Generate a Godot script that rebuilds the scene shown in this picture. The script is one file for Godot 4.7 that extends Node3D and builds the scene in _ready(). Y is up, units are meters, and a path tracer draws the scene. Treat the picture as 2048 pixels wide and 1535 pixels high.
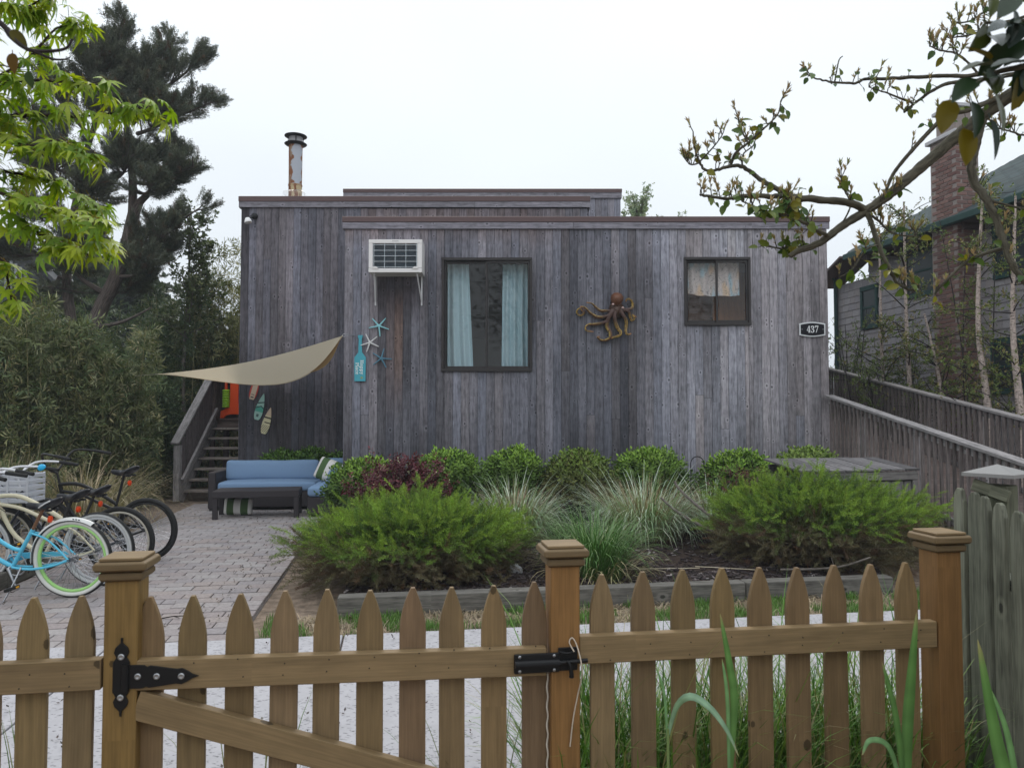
extends Node3D

const A := 0.1518  # the street runs at this angle to the house front

var rng := RandomNumberGenerator.new()
var M := {}
var fast_noise := FastNoiseLite.new()


# ------------------------------------------------------------------ mesh building
class MB:
	var v := PackedVector3Array()
	var nn := PackedVector3Array()
	var uv := PackedVector2Array()
	var cc := PackedColorArray()
	var ix := PackedInt32Array()
	var col := Color.WHITE
	var uo := Vector2.ZERO

	func vert(p: Vector3, n: Vector3, t := Vector2.ZERO) -> int:
		v.append(p)
		nn.append(n)
		uv.append(t + uo)
		cc.append(col)
		return v.size() - 1

	func face(a: int, b: int, c: int) -> void:
		var cr := (v[b] - v[a]).cross(v[c] - v[a])
		if cr.dot(nn[a] + nn[b] + nn[c]) > 0.0:
			ix.append(a)
			ix.append(c)
			ix.append(b)
		else:
			ix.append(a)
			ix.append(b)
			ix.append(c)

	func face4(a: int, b: int, c: int, d: int) -> void:
		face(a, b, c)
		face(a, c, d)

	func tri(a: Vector3, b: Vector3, c: Vector3) -> void:
		var n := (b - a).cross(c - a).normalized()
		face(vert(a, n, Vector2(a.x + a.z, a.y)), vert(b, n, Vector2(b.x + b.z, b.y)), vert(c, n, Vector2(c.x + c.z, c.y)))

	func quad(a: Vector3, b: Vector3, c: Vector3, d: Vector3, w := 1.0, h := 1.0) -> void:
		var n := (c - a).cross(d - b).normalized()
		face4(vert(a, n, Vector2(0, 0)), vert(b, n, Vector2(w, 0)), vert(c, n, Vector2(w, h)), vert(d, n, Vector2(0, h)))

	func box(t: Transform3D, size: Vector3, bev := 0.0) -> void:
		var h := size * 0.5
		var longest := size.max_axis_index()
		var base := v.size()
		var b := minf(bev, minf(h.x, minf(h.y, h.z)) * 0.6)
		for k in 8:
			var s := Vector3(1 if k & 1 else -1, 1 if k & 2 else -1, 1 if k & 4 else -1)
			for ax in 3:
				var p := Vector3(s.x * (h.x - b), s.y * (h.y - b), s.z * (h.z - b))
				p[ax] = s[ax] * h[ax]
				var n := Vector3.ZERO
				n[ax] = s[ax]
				var i := (ax + 1) % 3
				var j := (ax + 2) % 3
				var t2 := Vector2(p[i], p[j])
				if longest == i:
					t2 = Vector2(p[j], p[i])
				vert(t * p, (t.basis * n).normalized(), t2 + Vector2(0.37 * ax * s[ax], 0))
		var id := func(k: int, ax: int) -> int: return base + k * 3 + ax
		for ax in 3:
			var i := 1 << ((ax + 1) % 3)
			var j := 1 << ((ax + 2) % 3)
			for o in [0, 1 << ax]:
				face4(id.call(o, ax), id.call(o | i, ax), id.call(o | i | j, ax), id.call(o | j, ax))
		if b <= 0.0:
			return
		for ax in 3:
			var a1 := (ax + 1) % 3
			var a2 := (ax + 2) % 3
			for o in 4:
				var k: int = (1 << a1 if o & 1 else 0) | (1 << a2 if o & 2 else 0)
				var k2 := k | (1 << ax)
				face4(id.call(k, a1), id.call(k2, a1), id.call(k2, a2), id.call(k, a2))
		for k in 8:
			face(id.call(k, 0), id.call(k, 1), id.call(k, 2))

	func bar(a: Vector3, b: Vector3, w: float, d: float, bev := 0.0, up := Vector3.UP) -> void:  # a board from a to b: w across, d thick along «up»
		var y := (b - a).normalized()
		var z := (up - y * up.dot(y)).normalized()
		if z.length() < 0.5:
			z = Vector3(0, 0, 1)
		box(Transform3D(Basis(y.cross(z), y, z), (a + b) * 0.5), Vector3(w, a.distance_to(b), d), bev)

	func tube(pts: PackedVector3Array, radii: PackedFloat32Array, sides := 8, cap := true, flat := 1.0) -> void:
		var n := pts.size()
		var dir := (pts[1] - pts[0]).normalized()
		var side := dir.cross(Vector3.UP if absf(dir.y) < 0.9 else Vector3.RIGHT).normalized()
		var base := v.size()
		var run := 0.0
		for i in n:
			var d2: Vector3 = (pts[mini(i + 1, n - 1)] - pts[maxi(i - 1, 0)]).normalized()
			side = (side - d2 * side.dot(d2)).normalized()
			var up := d2.cross(side)
			if i > 0:
				run += pts[i].distance_to(pts[i - 1])
			var r := radii[mini(i, radii.size() - 1)]
			for k in sides + 1:
				var a := TAU * k / sides
				var o := side * cos(a) + up * sin(a) * flat
				vert(pts[i] + o * r, o.normalized(), Vector2(a * r, run))
		for i in n - 1:
			for k in sides:
				var q := base + i * (sides + 1) + k
				face4(q, q + 1, q + sides + 2, q + sides + 1)
		if cap:
			for e in 2:
				var i := 0 if e == 0 else n - 1
				var d3: Vector3 = (pts[0] - pts[1]).normalized() if e == 0 else (pts[n - 1] - pts[n - 2]).normalized()
				var c := vert(pts[i], d3)
				var ring := []
				for k in sides + 1:
					ring.append(vert(v[base + i * (sides + 1) + k], d3))
				for k in sides:
					face(c, ring[k], ring[k + 1])

	func lathe(t: Transform3D, prof: PackedVector2Array, segs := 16) -> void:
		var base := v.size()
		var n := prof.size()
		for i in n:
			var tg := prof[mini(i + 1, n - 1)] - prof[maxi(i - 1, 0)]
			var nr := Vector2(tg.y, -tg.x).normalized()
			for k in segs + 1:
				var a := TAU * k / segs
				var d := Vector3(cos(a), 0, sin(a))
				vert(t * (d * prof[i].x + Vector3.UP * prof[i].y), (t.basis * (d * nr.x + Vector3.UP * nr.y)).normalized(), Vector2(float(k) / segs, float(i) / (n - 1)))
		for i in n - 1:
			for k in segs:
				var q := base + i * (segs + 1) + k
				face4(q, q + 1, q + segs + 2, q + segs + 1)

	func torus(t: Transform3D, big: float, small: float, segs := 32, sides := 8, flat := 1.0) -> void:  # lies in the xy plane of t
		var base := v.size()
		for i in segs + 1:
			var a := TAU * i / segs
			var d := Vector3(cos(a), sin(a), 0)
			for k in sides + 1:
				var b := TAU * k / sides
				var o := d * cos(b) + Vector3(0, 0, sin(b) * flat)
				vert(t * (d * big + o * small), (t.basis * o).normalized(), Vector2(float(i) / segs, float(k) / sides))
		for i in segs:
			for k in sides:
				var q := base + i * (sides + 1) + k
				face4(q, q + 1, q + sides + 2, q + sides + 1)

	func prism(t: Transform3D, poly: PackedVector2Array, depth: float, bev := 0.0) -> void:  # an outline in xy, «depth» thick along z
		var tris := Geometry2D.triangulate_polygon(poly)
		var n := poly.size()
		var turn := 0.0
		for i in n:
			turn += poly[i].cross(poly[(i + 1) % n])
		var sgn := 1.0 if turn > 0 else -1.0
		var inner := PackedVector2Array()
		for i in n:
			var e1 := (poly[i] - poly[(i + n - 1) % n]).normalized()
			var e2 := (poly[(i + 1) % n] - poly[i]).normalized()
			var m := (Vector2(-e1.y, e1.x) + Vector2(-e2.y, e2.x)) * sgn
			inner.append(poly[i] + m.normalized() * bev)
		for s in [1.0, -1.0]:
			var base := v.size()
			for p in inner:
				vert(t * Vector3(p.x, p.y, s * depth * 0.5), t.basis * Vector3(0, 0, s), p)
			for i in range(0, tris.size(), 3):
				face(base + tris[i], base + tris[i + 1], base + tris[i + 2])
		var hz := depth * 0.5 - bev
		for i in n:
			var p := poly[i]
			var q := poly[(i + 1) % n]
			var e := (q - p).normalized()
			var nr: Vector3 = t.basis * Vector3(e.y, -e.x, 0) * sgn
			var a := vert(t * Vector3(p.x, p.y, hz), nr, p)
			var b := vert(t * Vector3(q.x, q.y, hz), nr, q)
			var c := vert(t * Vector3(q.x, q.y, -hz), nr, q + Vector2(depth, 0))
			var d := vert(t * Vector3(p.x, p.y, -hz), nr, p + Vector2(depth, 0))
			face4(a, b, c, d)
			if bev > 0.0:
				for s in [1.0, -1.0]:
					var f: Vector3 = t.basis * Vector3(0, 0, s)
					var a2 := vert(t * Vector3(inner[i].x, inner[i].y, s * depth * 0.5), f, p)
					var b2 := vert(t * Vector3(inner[(i + 1) % n].x, inner[(i + 1) % n].y, s * depth * 0.5), f, q)
					face4(a if s > 0 else d, b if s > 0 else c, b2, a2)

	func soft(t: Transform3D, size: Vector3, rnd: float, puff: float, sub := 8, sag := 0.0) -> void:  # a stuffed cushion
		var h := size * 0.5
		var seen := {}
		var base := v.size()
		for ax in 3:
			for sg in [-1.0, 1.0]:
				var grid := []
				for i in sub + 1:
					for j in sub + 1:
						var q := Vector3.ZERO
						q[ax] = sg
						q[(ax + 1) % 3] = sin((2.0 * i / sub - 1.0) * PI * 0.5)
						q[(ax + 2) % 3] = sin((2.0 * j / sub - 1.0) * PI * 0.5)
						var p := q * h
						var inn := p.clamp(-h + Vector3.ONE * rnd, h - Vector3.ONE * rnd)
						var o := p - inn
						if o.length() > 0.0001:
							p = inn + o.normalized() * rnd
						var thin := size.min_axis_index()
						var e := 1.0
						for k in 3:
							if k != thin:
								e *= 1.0 - pow(absf(q[k]), 2.4)
						p[thin] += signf(q[thin]) * puff * e * absf(q[thin])
						p.y -= sag * (1.0 - q.x * q.x) * (0.6 + 0.4 * sin(q.x * 7.0))
						var key := Vector3i((p * 4000.0).round())
						if not seen.has(key):
							seen[key] = vert(t * p, (t.basis * (o.normalized() if o.length() > 0.0001 else q)).normalized(), Vector2(q[(thin + 1) % 3], q[(thin + 2) % 3]) * 0.5 + Vector2(0.5, 0.5))
						grid.append(seen[key])
				for i in sub:
					for j in sub:
						var q2 := i * (sub + 1) + j
						face4(grid[q2], grid[q2 + 1], grid[q2 + sub + 2], grid[q2 + sub + 1])
		smooth(base)

	func smooth(from := 0) -> void:
		var sum := {}
		var tot := PackedVector3Array()
		var slot := PackedInt32Array()
		slot.resize(v.size())
		for i in range(from, v.size()):
			var key := Vector3i((v[i] * 5000.0).round())
			if not sum.has(key):
				sum[key] = tot.size()
				tot.append(Vector3.ZERO)
			slot[i] = sum[key]
		for i in range(0, ix.size(), 3):
			if ix[i] < from:
				continue
			var cr := (v[ix[i + 2]] - v[ix[i]]).cross(v[ix[i + 1]] - v[ix[i]])
			for k in 3:
				tot[slot[ix[i + k]]] += cr
		for i in range(from, v.size()):
			if tot[slot[i]].length() > 1e-12:
				nn[i] = tot[slot[i]].normalized()

	func sheet(nu: int, nv: int, at: Callable, uvs := Vector2.ONE) -> void:
		var base := v.size()
		for i in nu + 1:
			for j in nv + 1:
				var a := float(i) / nu
				var b := float(j) / nv
				var p: Vector3 = at.call(a, b)
				var n: Vector3 = (at.call(a + 0.002, b) - at.call(a - 0.002, b)).cross(at.call(a, b + 0.002) - at.call(a, b - 0.002)).normalized()
				vert(p, n, Vector2(a * uvs.x, b * uvs.y))
		for i in nu:
			for j in nv:
				var q := base + i * (nv + 1) + j
				face4(q, q + 1, q + nv + 2, q + nv + 1)

	func mesh() -> ArrayMesh:
		var arr := []
		arr.resize(Mesh.ARRAY_MAX)
		arr[Mesh.ARRAY_VERTEX] = v
		arr[Mesh.ARRAY_NORMAL] = nn
		arr[Mesh.ARRAY_TEX_UV] = uv
		arr[Mesh.ARRAY_COLOR] = cc
		arr[Mesh.ARRAY_INDEX] = ix
		var m := ArrayMesh.new()
		m.add_surface_from_arrays(Mesh.PRIMITIVE_TRIANGLES, arr)
		return m


# ------------------------------------------------------------------ nodes
func W(x: float, h: float, d: float) -> Vector3:  # x to the right, h up, d metres in front of the camera
	return Vector3(x, h, -d)


func at(p: Vector3, turn := 0.0) -> Transform3D:
	return Transform3D(Basis(Vector3.UP, turn), p)


func street(s: float, n: float, h := 0.0) -> Vector3:  # s along the street, n away from the camera
	return Vector3(s * cos(A) - n * sin(A), h, -(s * sin(A) + n * cos(A)))


func thing(called: String, label: String, category: String, p := Vector3.ZERO, turn := 0.0, group := "") -> Node3D:
	var o := Node3D.new()
	o.name = called
	add_child(o, true)
	o.position = p
	o.rotation.y = turn
	return tag(o, label, category, group)


func tag(o: Node3D, label: String, category: String, group := "") -> Node3D:
	o.set_meta("label", label)
	o.set_meta("category", category)
	if group:
		o.set_meta("group", group)
	return o


func put(called: String, m: Variant, material: Material, parent: Node3D = self) -> MeshInstance3D:
	var o := MeshInstance3D.new()
	o.name = called
	o.mesh = m.mesh() if m is MB else m
	o.material_override = material
	parent.add_child(o, true)
	return o


func structure(called: String, m: Variant, material: Material) -> MeshInstance3D:
	var o := put(called, m, material)
	o.set_meta("kind", "structure")
	return o


func part(called: String, parent: Node3D, p := Vector3.ZERO) -> Node3D:
	var o := Node3D.new()
	o.name = called
	parent.add_child(o, true)
	o.position = p
	return o


func scatter(called: String, m: Mesh, material: Material, where: Array[Transform3D], tint: PackedColorArray, parent: Node3D = self, stuff := false) -> MultiMeshInstance3D:
	var mm := MultiMesh.new()
	mm.transform_format = MultiMesh.TRANSFORM_3D
	mm.use_colors = true
	mm.mesh = m
	mm.instance_count = where.size()
	for i in where.size():
		mm.set_instance_transform(i, where[i])
		mm.set_instance_color(i, tint[i])
	var o := MultiMeshInstance3D.new()
	o.name = called
	o.multimesh = mm
	o.material_override = material
	parent.add_child(o, true)
	o.set_meta("kind", "stuff")
	return o


func orient(p: Vector3, y: Vector3, roll: float, s: float) -> Transform3D:  # the mesh's y axis turned to «y»
	y = y.normalized()
	var x := y.cross(Vector3(0.3, 0.1, 0.95) if absf(y.z) < 0.8 else Vector3(1, 0.1, 0)).normalized()
	var b := Basis(x, y, x.cross(y)).rotated(y, roll)
	return Transform3D(b.scaled(Vector3.ONE * s), p)


func rr(a: float, b: float) -> float:
	return rng.randf_range(a, b)


func rdir() -> Vector3:
	var z := rr(-1, 1)
	var a := rr(0, TAU)
	return Vector3(sqrt(1 - z * z) * cos(a), z, sqrt(1 - z * z) * sin(a))


func vary(c: Color, by: float, hue := 0.0) -> Color:
	var k := 1.0 + rr(-by, by)
	return Color(c.r * k * (1.0 + rr(-hue, hue)), c.g * k, c.b * k * (1.0 + rr(-hue, hue)))


func spline(pts: Array, n: int) -> PackedVector3Array:  # a smooth run through the points
	var out := PackedVector3Array()
	for i in n + 1:
		var t := float(i) / n * (pts.size() - 1)
		var k := mini(int(t), pts.size() - 2)
		var p0: Vector3 = pts[maxi(k - 1, 0)]
		var p1: Vector3 = pts[k]
		var p2: Vector3 = pts[k + 1]
		var p3: Vector3 = pts[mini(k + 2, pts.size() - 1)]
		out.append(p1.cubic_interpolate(p2, p0, p3, t - k))
	return out


func taper(a: float, b: float, n: int) -> PackedFloat32Array:
	var out := PackedFloat32Array()
	for i in n + 1:
		out.append(lerpf(a, b, float(i) / n))
	return out


# ------------------------------------------------------------------ materials
func lin(r: float, g: float, b: float) -> Color:
	return Color(r, g, b).linear_to_srgb()


func mat(called: String, c: Color, rough := 0.8, tex: Texture2D = null, scale := Vector3.ONE) -> StandardMaterial3D:  # c holds linear base colours
	var m := StandardMaterial3D.new()
	m.resource_name = called
	m.albedo_color = c.linear_to_srgb()
	m.roughness = rough
	m.metallic_specular = 0.35
	m.vertex_color_use_as_albedo = true
	m.cull_mode = BaseMaterial3D.CULL_DISABLED
	if tex:
		m.albedo_texture = tex
		m.uv1_scale = scale
	M[called] = m
	return m


func leafy(called: String, c: Color, through: Color, rough := 0.5) -> StandardMaterial3D:
	var m := mat(called, c, rough)
	m.backlight_enabled = true
	m.backlight = through
	return m


func world_tex(m: StandardMaterial3D, tex: Texture2D, scale: float) -> void:
	m.albedo_texture = tex
	m.uv1_triplanar = true
	m.uv1_world_triplanar = true
	m.uv1_scale = Vector3.ONE * scale


func picture(w: int, h: int, f: Callable) -> ImageTexture:  # f gives the linear colour of a pixel
	var data := PackedByteArray()
	data.resize(w * h * 3)
	var k := 0
	for y in h:
		for x in w:
			var c: Color = f.call(x, y)
			c = c.linear_to_srgb()
			data[k] = int(clampf(c.r, 0, 1) * 255.0)
			data[k + 1] = int(clampf(c.g, 0, 1) * 255.0)
			data[k + 2] = int(clampf(c.b, 0, 1) * 255.0)
			k += 3
	return ImageTexture.create_from_image(Image.create_from_data(w, h, false, Image.FORMAT_RGB8, data))


func noise_of(sd: int, freq: float, oct := 3) -> FastNoiseLite:
	var n := FastNoiseLite.new()
	n.seed = sd
	n.noise_type = FastNoiseLite.TYPE_SIMPLEX_SMOOTH
	n.frequency = freq
	n.fractal_octaves = oct
	return n


func wood(w: int, h: int, mw: float, mh: float, sd: int, knots: int, contrast: float, ring: float) -> ImageTexture:  # grain along v over mw x mh metres
	var fine := noise_of(sd, 1.0, 2)
	var broad := noise_of(sd + 1, 1.0, 3)
	var g := PackedFloat32Array()
	g.resize(w * h)
	for y in h:
		var my := mh * y / h
		for x in w:
			var mx := mw * x / w
			var a := fine.get_noise_2d(mx * 130.0, my * 3.2)
			var b := fine.get_noise_2d(mx * 420.0 + 50, my * 9.0)
			var c := broad.get_noise_2d(mx * 22.0, my * 0.9)
			var bl := broad.get_noise_2d(mx * 9.0 + 70.0, my * 6.0)
			g[y * w + x] = 0.74 + contrast * (a * 0.22 + b * 0.13 + c * 0.2 + bl * 0.13)
	for k in knots:
		var kx := rng.randi_range(0, w - 1)
		var ky := rng.randi_range(0, h - 1)
		var r := rr(0.007, 0.019)
		var reach := int(r * 4.0 / mh * h) + 2
		var reachx := int(r * 2.6 / mw * w) + 2
		for dy in range(-reach, reach + 1):
			for dx in range(-reachx, reachx + 1):
				var ex := dx * mw / w / r
				var ey := dy * mh / h / r * 0.7
				var q := sqrt(ex * ex + ey * ey)
				var i := posmod(ky + dy, h) * w + posmod(kx + dx, w)
				if q < 0.75:
					g[i] *= 0.38
				elif q < 2.2:
					g[i] += ring * (1.0 - absf(q - 1.4) / 0.8)
	return picture(w, h, func(x: int, y: int) -> Color:
		var k := clampf(g[y * w + x], 0.04, 1.0)
		return Color(k, k, k))


func _ready() -> void:
	rng.seed = 437
	camera_and_light()
	materials()
	ground()
	patio()
	house()
	stairs()
	ramp()
	neighbour()
	picket_fence()
	stockade()
	windows_dressing()
	wall_things()
	roof_things()
	sofa_corner()
	bicycles()
	bed_things()
	shrubs()
	grasses()
	bamboo()
	cedar()
	birches()
	far_trees()
	maple()
	holly()
	trees_behind_camera()
	litter()


func camera_and_light() -> void:
	var cam := Camera3D.new()
	cam.name = "camera"
	cam.position = Vector3(0, 1.55, 0)
	cam.rotation_degrees = Vector3(2.2, 0, 0)
	var lens := CameraAttributesPhysical.new()
	lens.frustum_focal_length = 12.0 / tan(atan(767.5 / 1500.0))
	lens.frustum_near = 0.05
	lens.frustum_far = 600.0
	lens.frustum_focus_distance = 9.0
	lens.exposure_aperture = 9.0
	cam.attributes = lens
	cam.current = true
	add_child(cam)

	var sun_dir := Vector3(-0.10, 0.68, -0.72).normalized()
	var cloud := noise_of(3, 1.1, 4)
	var sky_image := Image.create(256, 128, false, Image.FORMAT_RGBF)
	for y in 128:
		for x in 256:
			var az := (x + 0.5) / 256.0 * TAU - PI
			var el := (0.5 - (y + 0.5) / 128.0) * PI
			var d := Vector3(sin(az) * cos(el), sin(el), -cos(az) * cos(el))
			var up := maxf(d.y, 0.0)
			var k := (0.745 + 0.52 * up) * (1.0 + 0.07 * cloud.get_noise_3d(d.x * 1.6, d.y * 3.5, d.z * 1.6))
			var c := Color(0.875, 0.94, 1.0) * k
			var near := maxf(0.0, d.dot(sun_dir))
			c += Color(1.0, 0.98, 0.96) * (0.26 * pow(near, 5.0) + 0.7 * pow(near, 30.0))
			if el < 0.0:
				c = Color(0.30, 0.30, 0.29)
			sky_image.set_pixel(x, y, Color(c.r, c.g, c.b))
	var pano := PanoramaSkyMaterial.new()
	pano.panorama = ImageTexture.create_from_image(sky_image)
	var env := Environment.new()
	env.background_mode = Environment.BG_SKY
	env.sky = Sky.new()
	env.sky.sky_material = pano
	env.tonemap_mode = Environment.TONE_MAPPER_LINEAR
	env.tonemap_exposure = 1.17
	env.sdfgi_enabled = true
	env.ssao_enabled = true
	env.ssil_enabled = true
	env.fog_enabled = true
	env.fog_density = 0.0016
	env.fog_light_color = Color(0.93, 0.96, 1.0)
	var we := WorldEnvironment.new()
	we.name = "world"
	we.environment = env
	add_child(we)

	var sun := DirectionalLight3D.new()
	sun.name = "sun"
	sun.light_energy = 0.32
	sun.light_color = Color(1.0, 0.97, 0.93)
	sun.light_angular_distance = 24.0
	sun.shadow_enabled = true
	sun.sky_mode = DirectionalLight3D.SKY_MODE_LIGHT_ONLY
	sun.basis = Basis.looking_at(-sun_dir)
	add_child(sun)


func materials() -> void:
	var grey := wood(320, 768, 1.3, 3.6, 11, 46, 1.5, 0.34)
	var tan_wood := wood(384, 768, 0.8, 2.0, 23, 9, 0.62, 0.06)
	var m := mat("weathered_cedar", Color(0.475, 0.470, 0.525), 0.85, grey, Vector3(1 / 1.3, 1 / 3.6, 1))
	m.heightmap_enabled = true
	m.heightmap_texture = grey
	m.heightmap_scale = 0.25
	mat("grey_rail", Color(0.33, 0.31, 0.31), 0.85, grey, Vector3(1 / 1.3, 1 / 3.6, 1))
	mat("brown_deck", Color(0.14, 0.105, 0.095), 0.8, grey, Vector3(1 / 1.3, 1 / 3.6, 1))
	mat("old_timber", Color(0.30, 0.28, 0.25), 0.9, grey, Vector3(1 / 1.3, 1 / 3.6, 1))
	mat("picket_wood", Color(0.325, 0.225, 0.118), 0.6, tan_wood, Vector3(1 / 0.8, 1 / 2.0, 1))
	mat("post_wood", Color(0.365, 0.185, 0.062), 0.55, tan_wood, Vector3(1 / 0.8, 1 / 2.0, 1))
	mat("stockade_wood", Color(0.225, 0.232, 0.185), 0.9, grey, Vector3(1 / 1.3, 1 / 3.6, 1))
	mat("indoor_wood", Color(0.60, 0.38, 0.29), 0.6, tan_wood, Vector3(1 / 0.8, 1 / 2.0, 1))
	mat("core_dark", Color(0.03, 0.028, 0.03), 0.9)
	mat("drip_edge", Color(0.115, 0.075, 0.075), 0.45)
	mat("roofing", Color(0.10, 0.095, 0.09), 0.9)
	mat("window_bronze", Color(0.040, 0.036, 0.036), 0.4)
	mat("plaster", Color(0.15, 0.115, 0.095), 0.9)
	mat("tint", Color.WHITE, 0.7)
	mat("tint_gloss", Color.WHITE, 0.3)
	mat("tint_matt", Color.WHITE, 0.92)
	mat("black_iron", Color(0.012, 0.012, 0.013), 0.38)
	mat("rubber", Color(0.018, 0.018, 0.02), 0.65)
	m = mat("chrome", Color(0.65, 0.66, 0.68), 0.22)
	m.metallic = 1.0
	m = mat("steel", Color(0.42, 0.43, 0.45), 0.35)
	m.metallic = 0.9
	var glass := StandardMaterial3D.new()
	glass.resource_name = "glass"
	glass.albedo_color = Color(0.5, 0.55, 0.55, 0.02)
	glass.roughness = 0.02
	glass.transparency = BaseMaterial3D.TRANSPARENCY_ALPHA
	glass.metallic_specular = 0.5
	glass.cull_mode = BaseMaterial3D.CULL_DISABLED
	M["glass"] = glass

	# concrete: pale, with small dark pits
	var cn := noise_of(5, 0.03, 4)
	var cells := {}
	for k in 9000:
		var px := rng.randi_range(0, 511)
		var py := rng.randi_range(0, 511)
		var a := rr(-0.7, 0.7)
		for s in rng.randi_range(2, 5):
			cells[Vector2i(posmod(px + int(s * cos(a)), 512), posmod(py + int(s * sin(a)), 512))] = rr(0.22, 0.7)
	var concrete := picture(512, 512, func(x: int, y: int) -> Color:
		var k := 1.0 + 0.10 * cn.get_noise_2d(x, y) + 0.06 * cn.get_noise_2d(x * 6.0, y * 6.0)
		k *= cells.get(Vector2i(x, y), 1.0)
		return Color(0.40, 0.39, 0.41) * k)
	m = mat("concrete", Color.WHITE, 0.85)
	world_tex(m, concrete, 0.34)
	var speck := noise_of(9, 0.05, 5)
	var grain := picture(256, 256, func(x: int, y: int) -> Color:
		var k := 0.80 + 0.22 * speck.get_noise_2d(x, y) + 0.16 * speck.get_noise_2d(x * 9.0, y * 9.0)
		return Color(k, k, k))
	m = mat("paver", Color(0.37, 0.33, 0.325), 0.9)
	world_tex(m, grain, 2.1)
	m = mat("joint_sand", Color(0.14, 0.125, 0.118), 0.95)
	world_tex(m, grain, 4.0)
	m = mat("brick_red", Color(0.9, 0.9, 0.9), 0.9)
	world_tex(m, grain, 3.0)
	m = mat("shingle_grey", Color(1, 1, 1), 0.9)
	world_tex(m, grain, 2.7)
	m = mat("mortar", Color(0.33, 0.28, 0.26), 0.95)
	world_tex(m, grain, 3.0)
	m = mat("stone", Color(0.62, 0.62, 0.64), 0.8)
	world_tex(m, grain, 4.0)
	var earth := picture(512, 512, func(x: int, y: int) -> Color:
		var k := 0.75 + 0.5 * speck.get_noise_2d(x * 0.5, y * 0.5) + 0.55 * speck.get_noise_2d(x * 7.0, y * 7.0)
		return Color(0.27, 0.205, 0.155) * maxf(k, 0.1))
	m = mat("soil", Color(1, 1, 1), 0.95)
	world_tex(m, earth, 0.6)
	m.heightmap_enabled = true
	m.heightmap_texture = earth
	m.heightmap_scale = 1.2
	m = mat("mulch", Color(0.19, 0.165, 0.17), 0.95)
	world_tex(m, earth, 0.9)
	var bark_n := noise_of(31, 1.0, 3)
	var bark := picture(128, 256, func(x: int, y: int) -> Color:
		var k := 0.7 + 0.5 * bark_n.get_noise_2d(x * 0.09, y * 0.018) + 0.25 * bark_n.get_noise_2d(x * 0.4, y * 0.2)
		return Color(1, 1, 1) * clampf(k, 0.15, 1.0))
	m = mat("bark_cedar", Color(0.17, 0.14, 0.125), 0.95, bark, Vector3(3, 0.9, 1))
	m.heightmap_enabled = true
	m.heightmap_texture = bark
	m.heightmap_scale = 3.0
	mat("bark_grey", Color(0.22, 0.19, 0.165), 0.9, bark, Vector3(8, 3, 1))
	mat("bark_moss", Color(0.125, 0.115, 0.085), 0.9, bark, Vector3(8, 3, 1))
	mat("bark_dark", Color(0.055, 0.045, 0.045), 0.9, bark, Vector3(8, 3, 1))
	mat("twig_tan", Color(0.24, 0.19, 0.14), 0.9, bark, Vector3(9, 3, 1))
	var bn := noise_of(77, 1.0, 2)
	var birch := picture(128, 512, func(x: int, y: int) -> Color:
		var a := bn.get_noise_2d(x * 0.02, y * 0.12)
		var b := bn.get_noise_2d(x * 0.05 + 90, y * 0.03)
		if a > 0.46:
			return Color(0.07, 0.06, 0.055)
		return Color(0.56, 0.46, 0.41) * (0.85 + 0.35 * b))
	mat("bark_birch", Color(1, 1, 1), 0.8, birch, Vector3(4, 0.8, 1))
	leafy("leaf", Color.WHITE, Color(0.55, 0.62, 0.30), 0.5)
	leafy("leaf_thin", Color.WHITE, Color(1.0, 1.0, 0.40), 0.55)
	leafy("leaf_firm", Color.WHITE, Color(0.22, 0.25, 0.08), 0.3)
	leafy("needle", Color.WHITE, Color(0.40, 0.44, 0.22), 0.6)
	leafy("blade", Color.WHITE, Color(0.5, 0.6, 0.3), 0.45)
	m = mat("sail_cloth", Color(0.85, 0.79, 0.68), 0.9)
	m.backlight_enabled = true
	m.backlight = Color(1.0, 0.97, 0.90)
	m = mat("curtain_blue", Color(0.38, 0.53, 0.58), 0.9)
	m.backlight_enabled = true
	m.backlight = Color(0.3, 0.4, 0.4)
	var weave := picture(128, 128, func(x: int, y: int) -> Color:
		var k := 0.86 + 0.07 * sin(x * TAU / 4.0) * sin(y * TAU / 4.0) + 0.12 * speck.get_noise_2d(x * 2.0, y * 2.0)
		return Color(k, k, k))
	m = mat("cushion_blue", Color(0.195, 0.30, 0.46), 0.95)
	world_tex(m, weave, 5.0)
	var wick := picture(128, 128, func(x: int, y: int) -> Color:
		var odd := (int(x / 16.0) + int(y / 8.0)) % 2
		var k := 0.55 + 0.4 * absf(sin(y * PI / 8.0)) * (0.7 if odd == 0 else 1.0)
		return Color(k, k, k))
	m = mat("wicker", Color(0.050, 0.043, 0.047), 0.6)
	world_tex(m, wick, 12.0)
	m.heightmap_enabled = true
	m.heightmap_texture = wick
	m.heightmap_scale = 0.4


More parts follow.
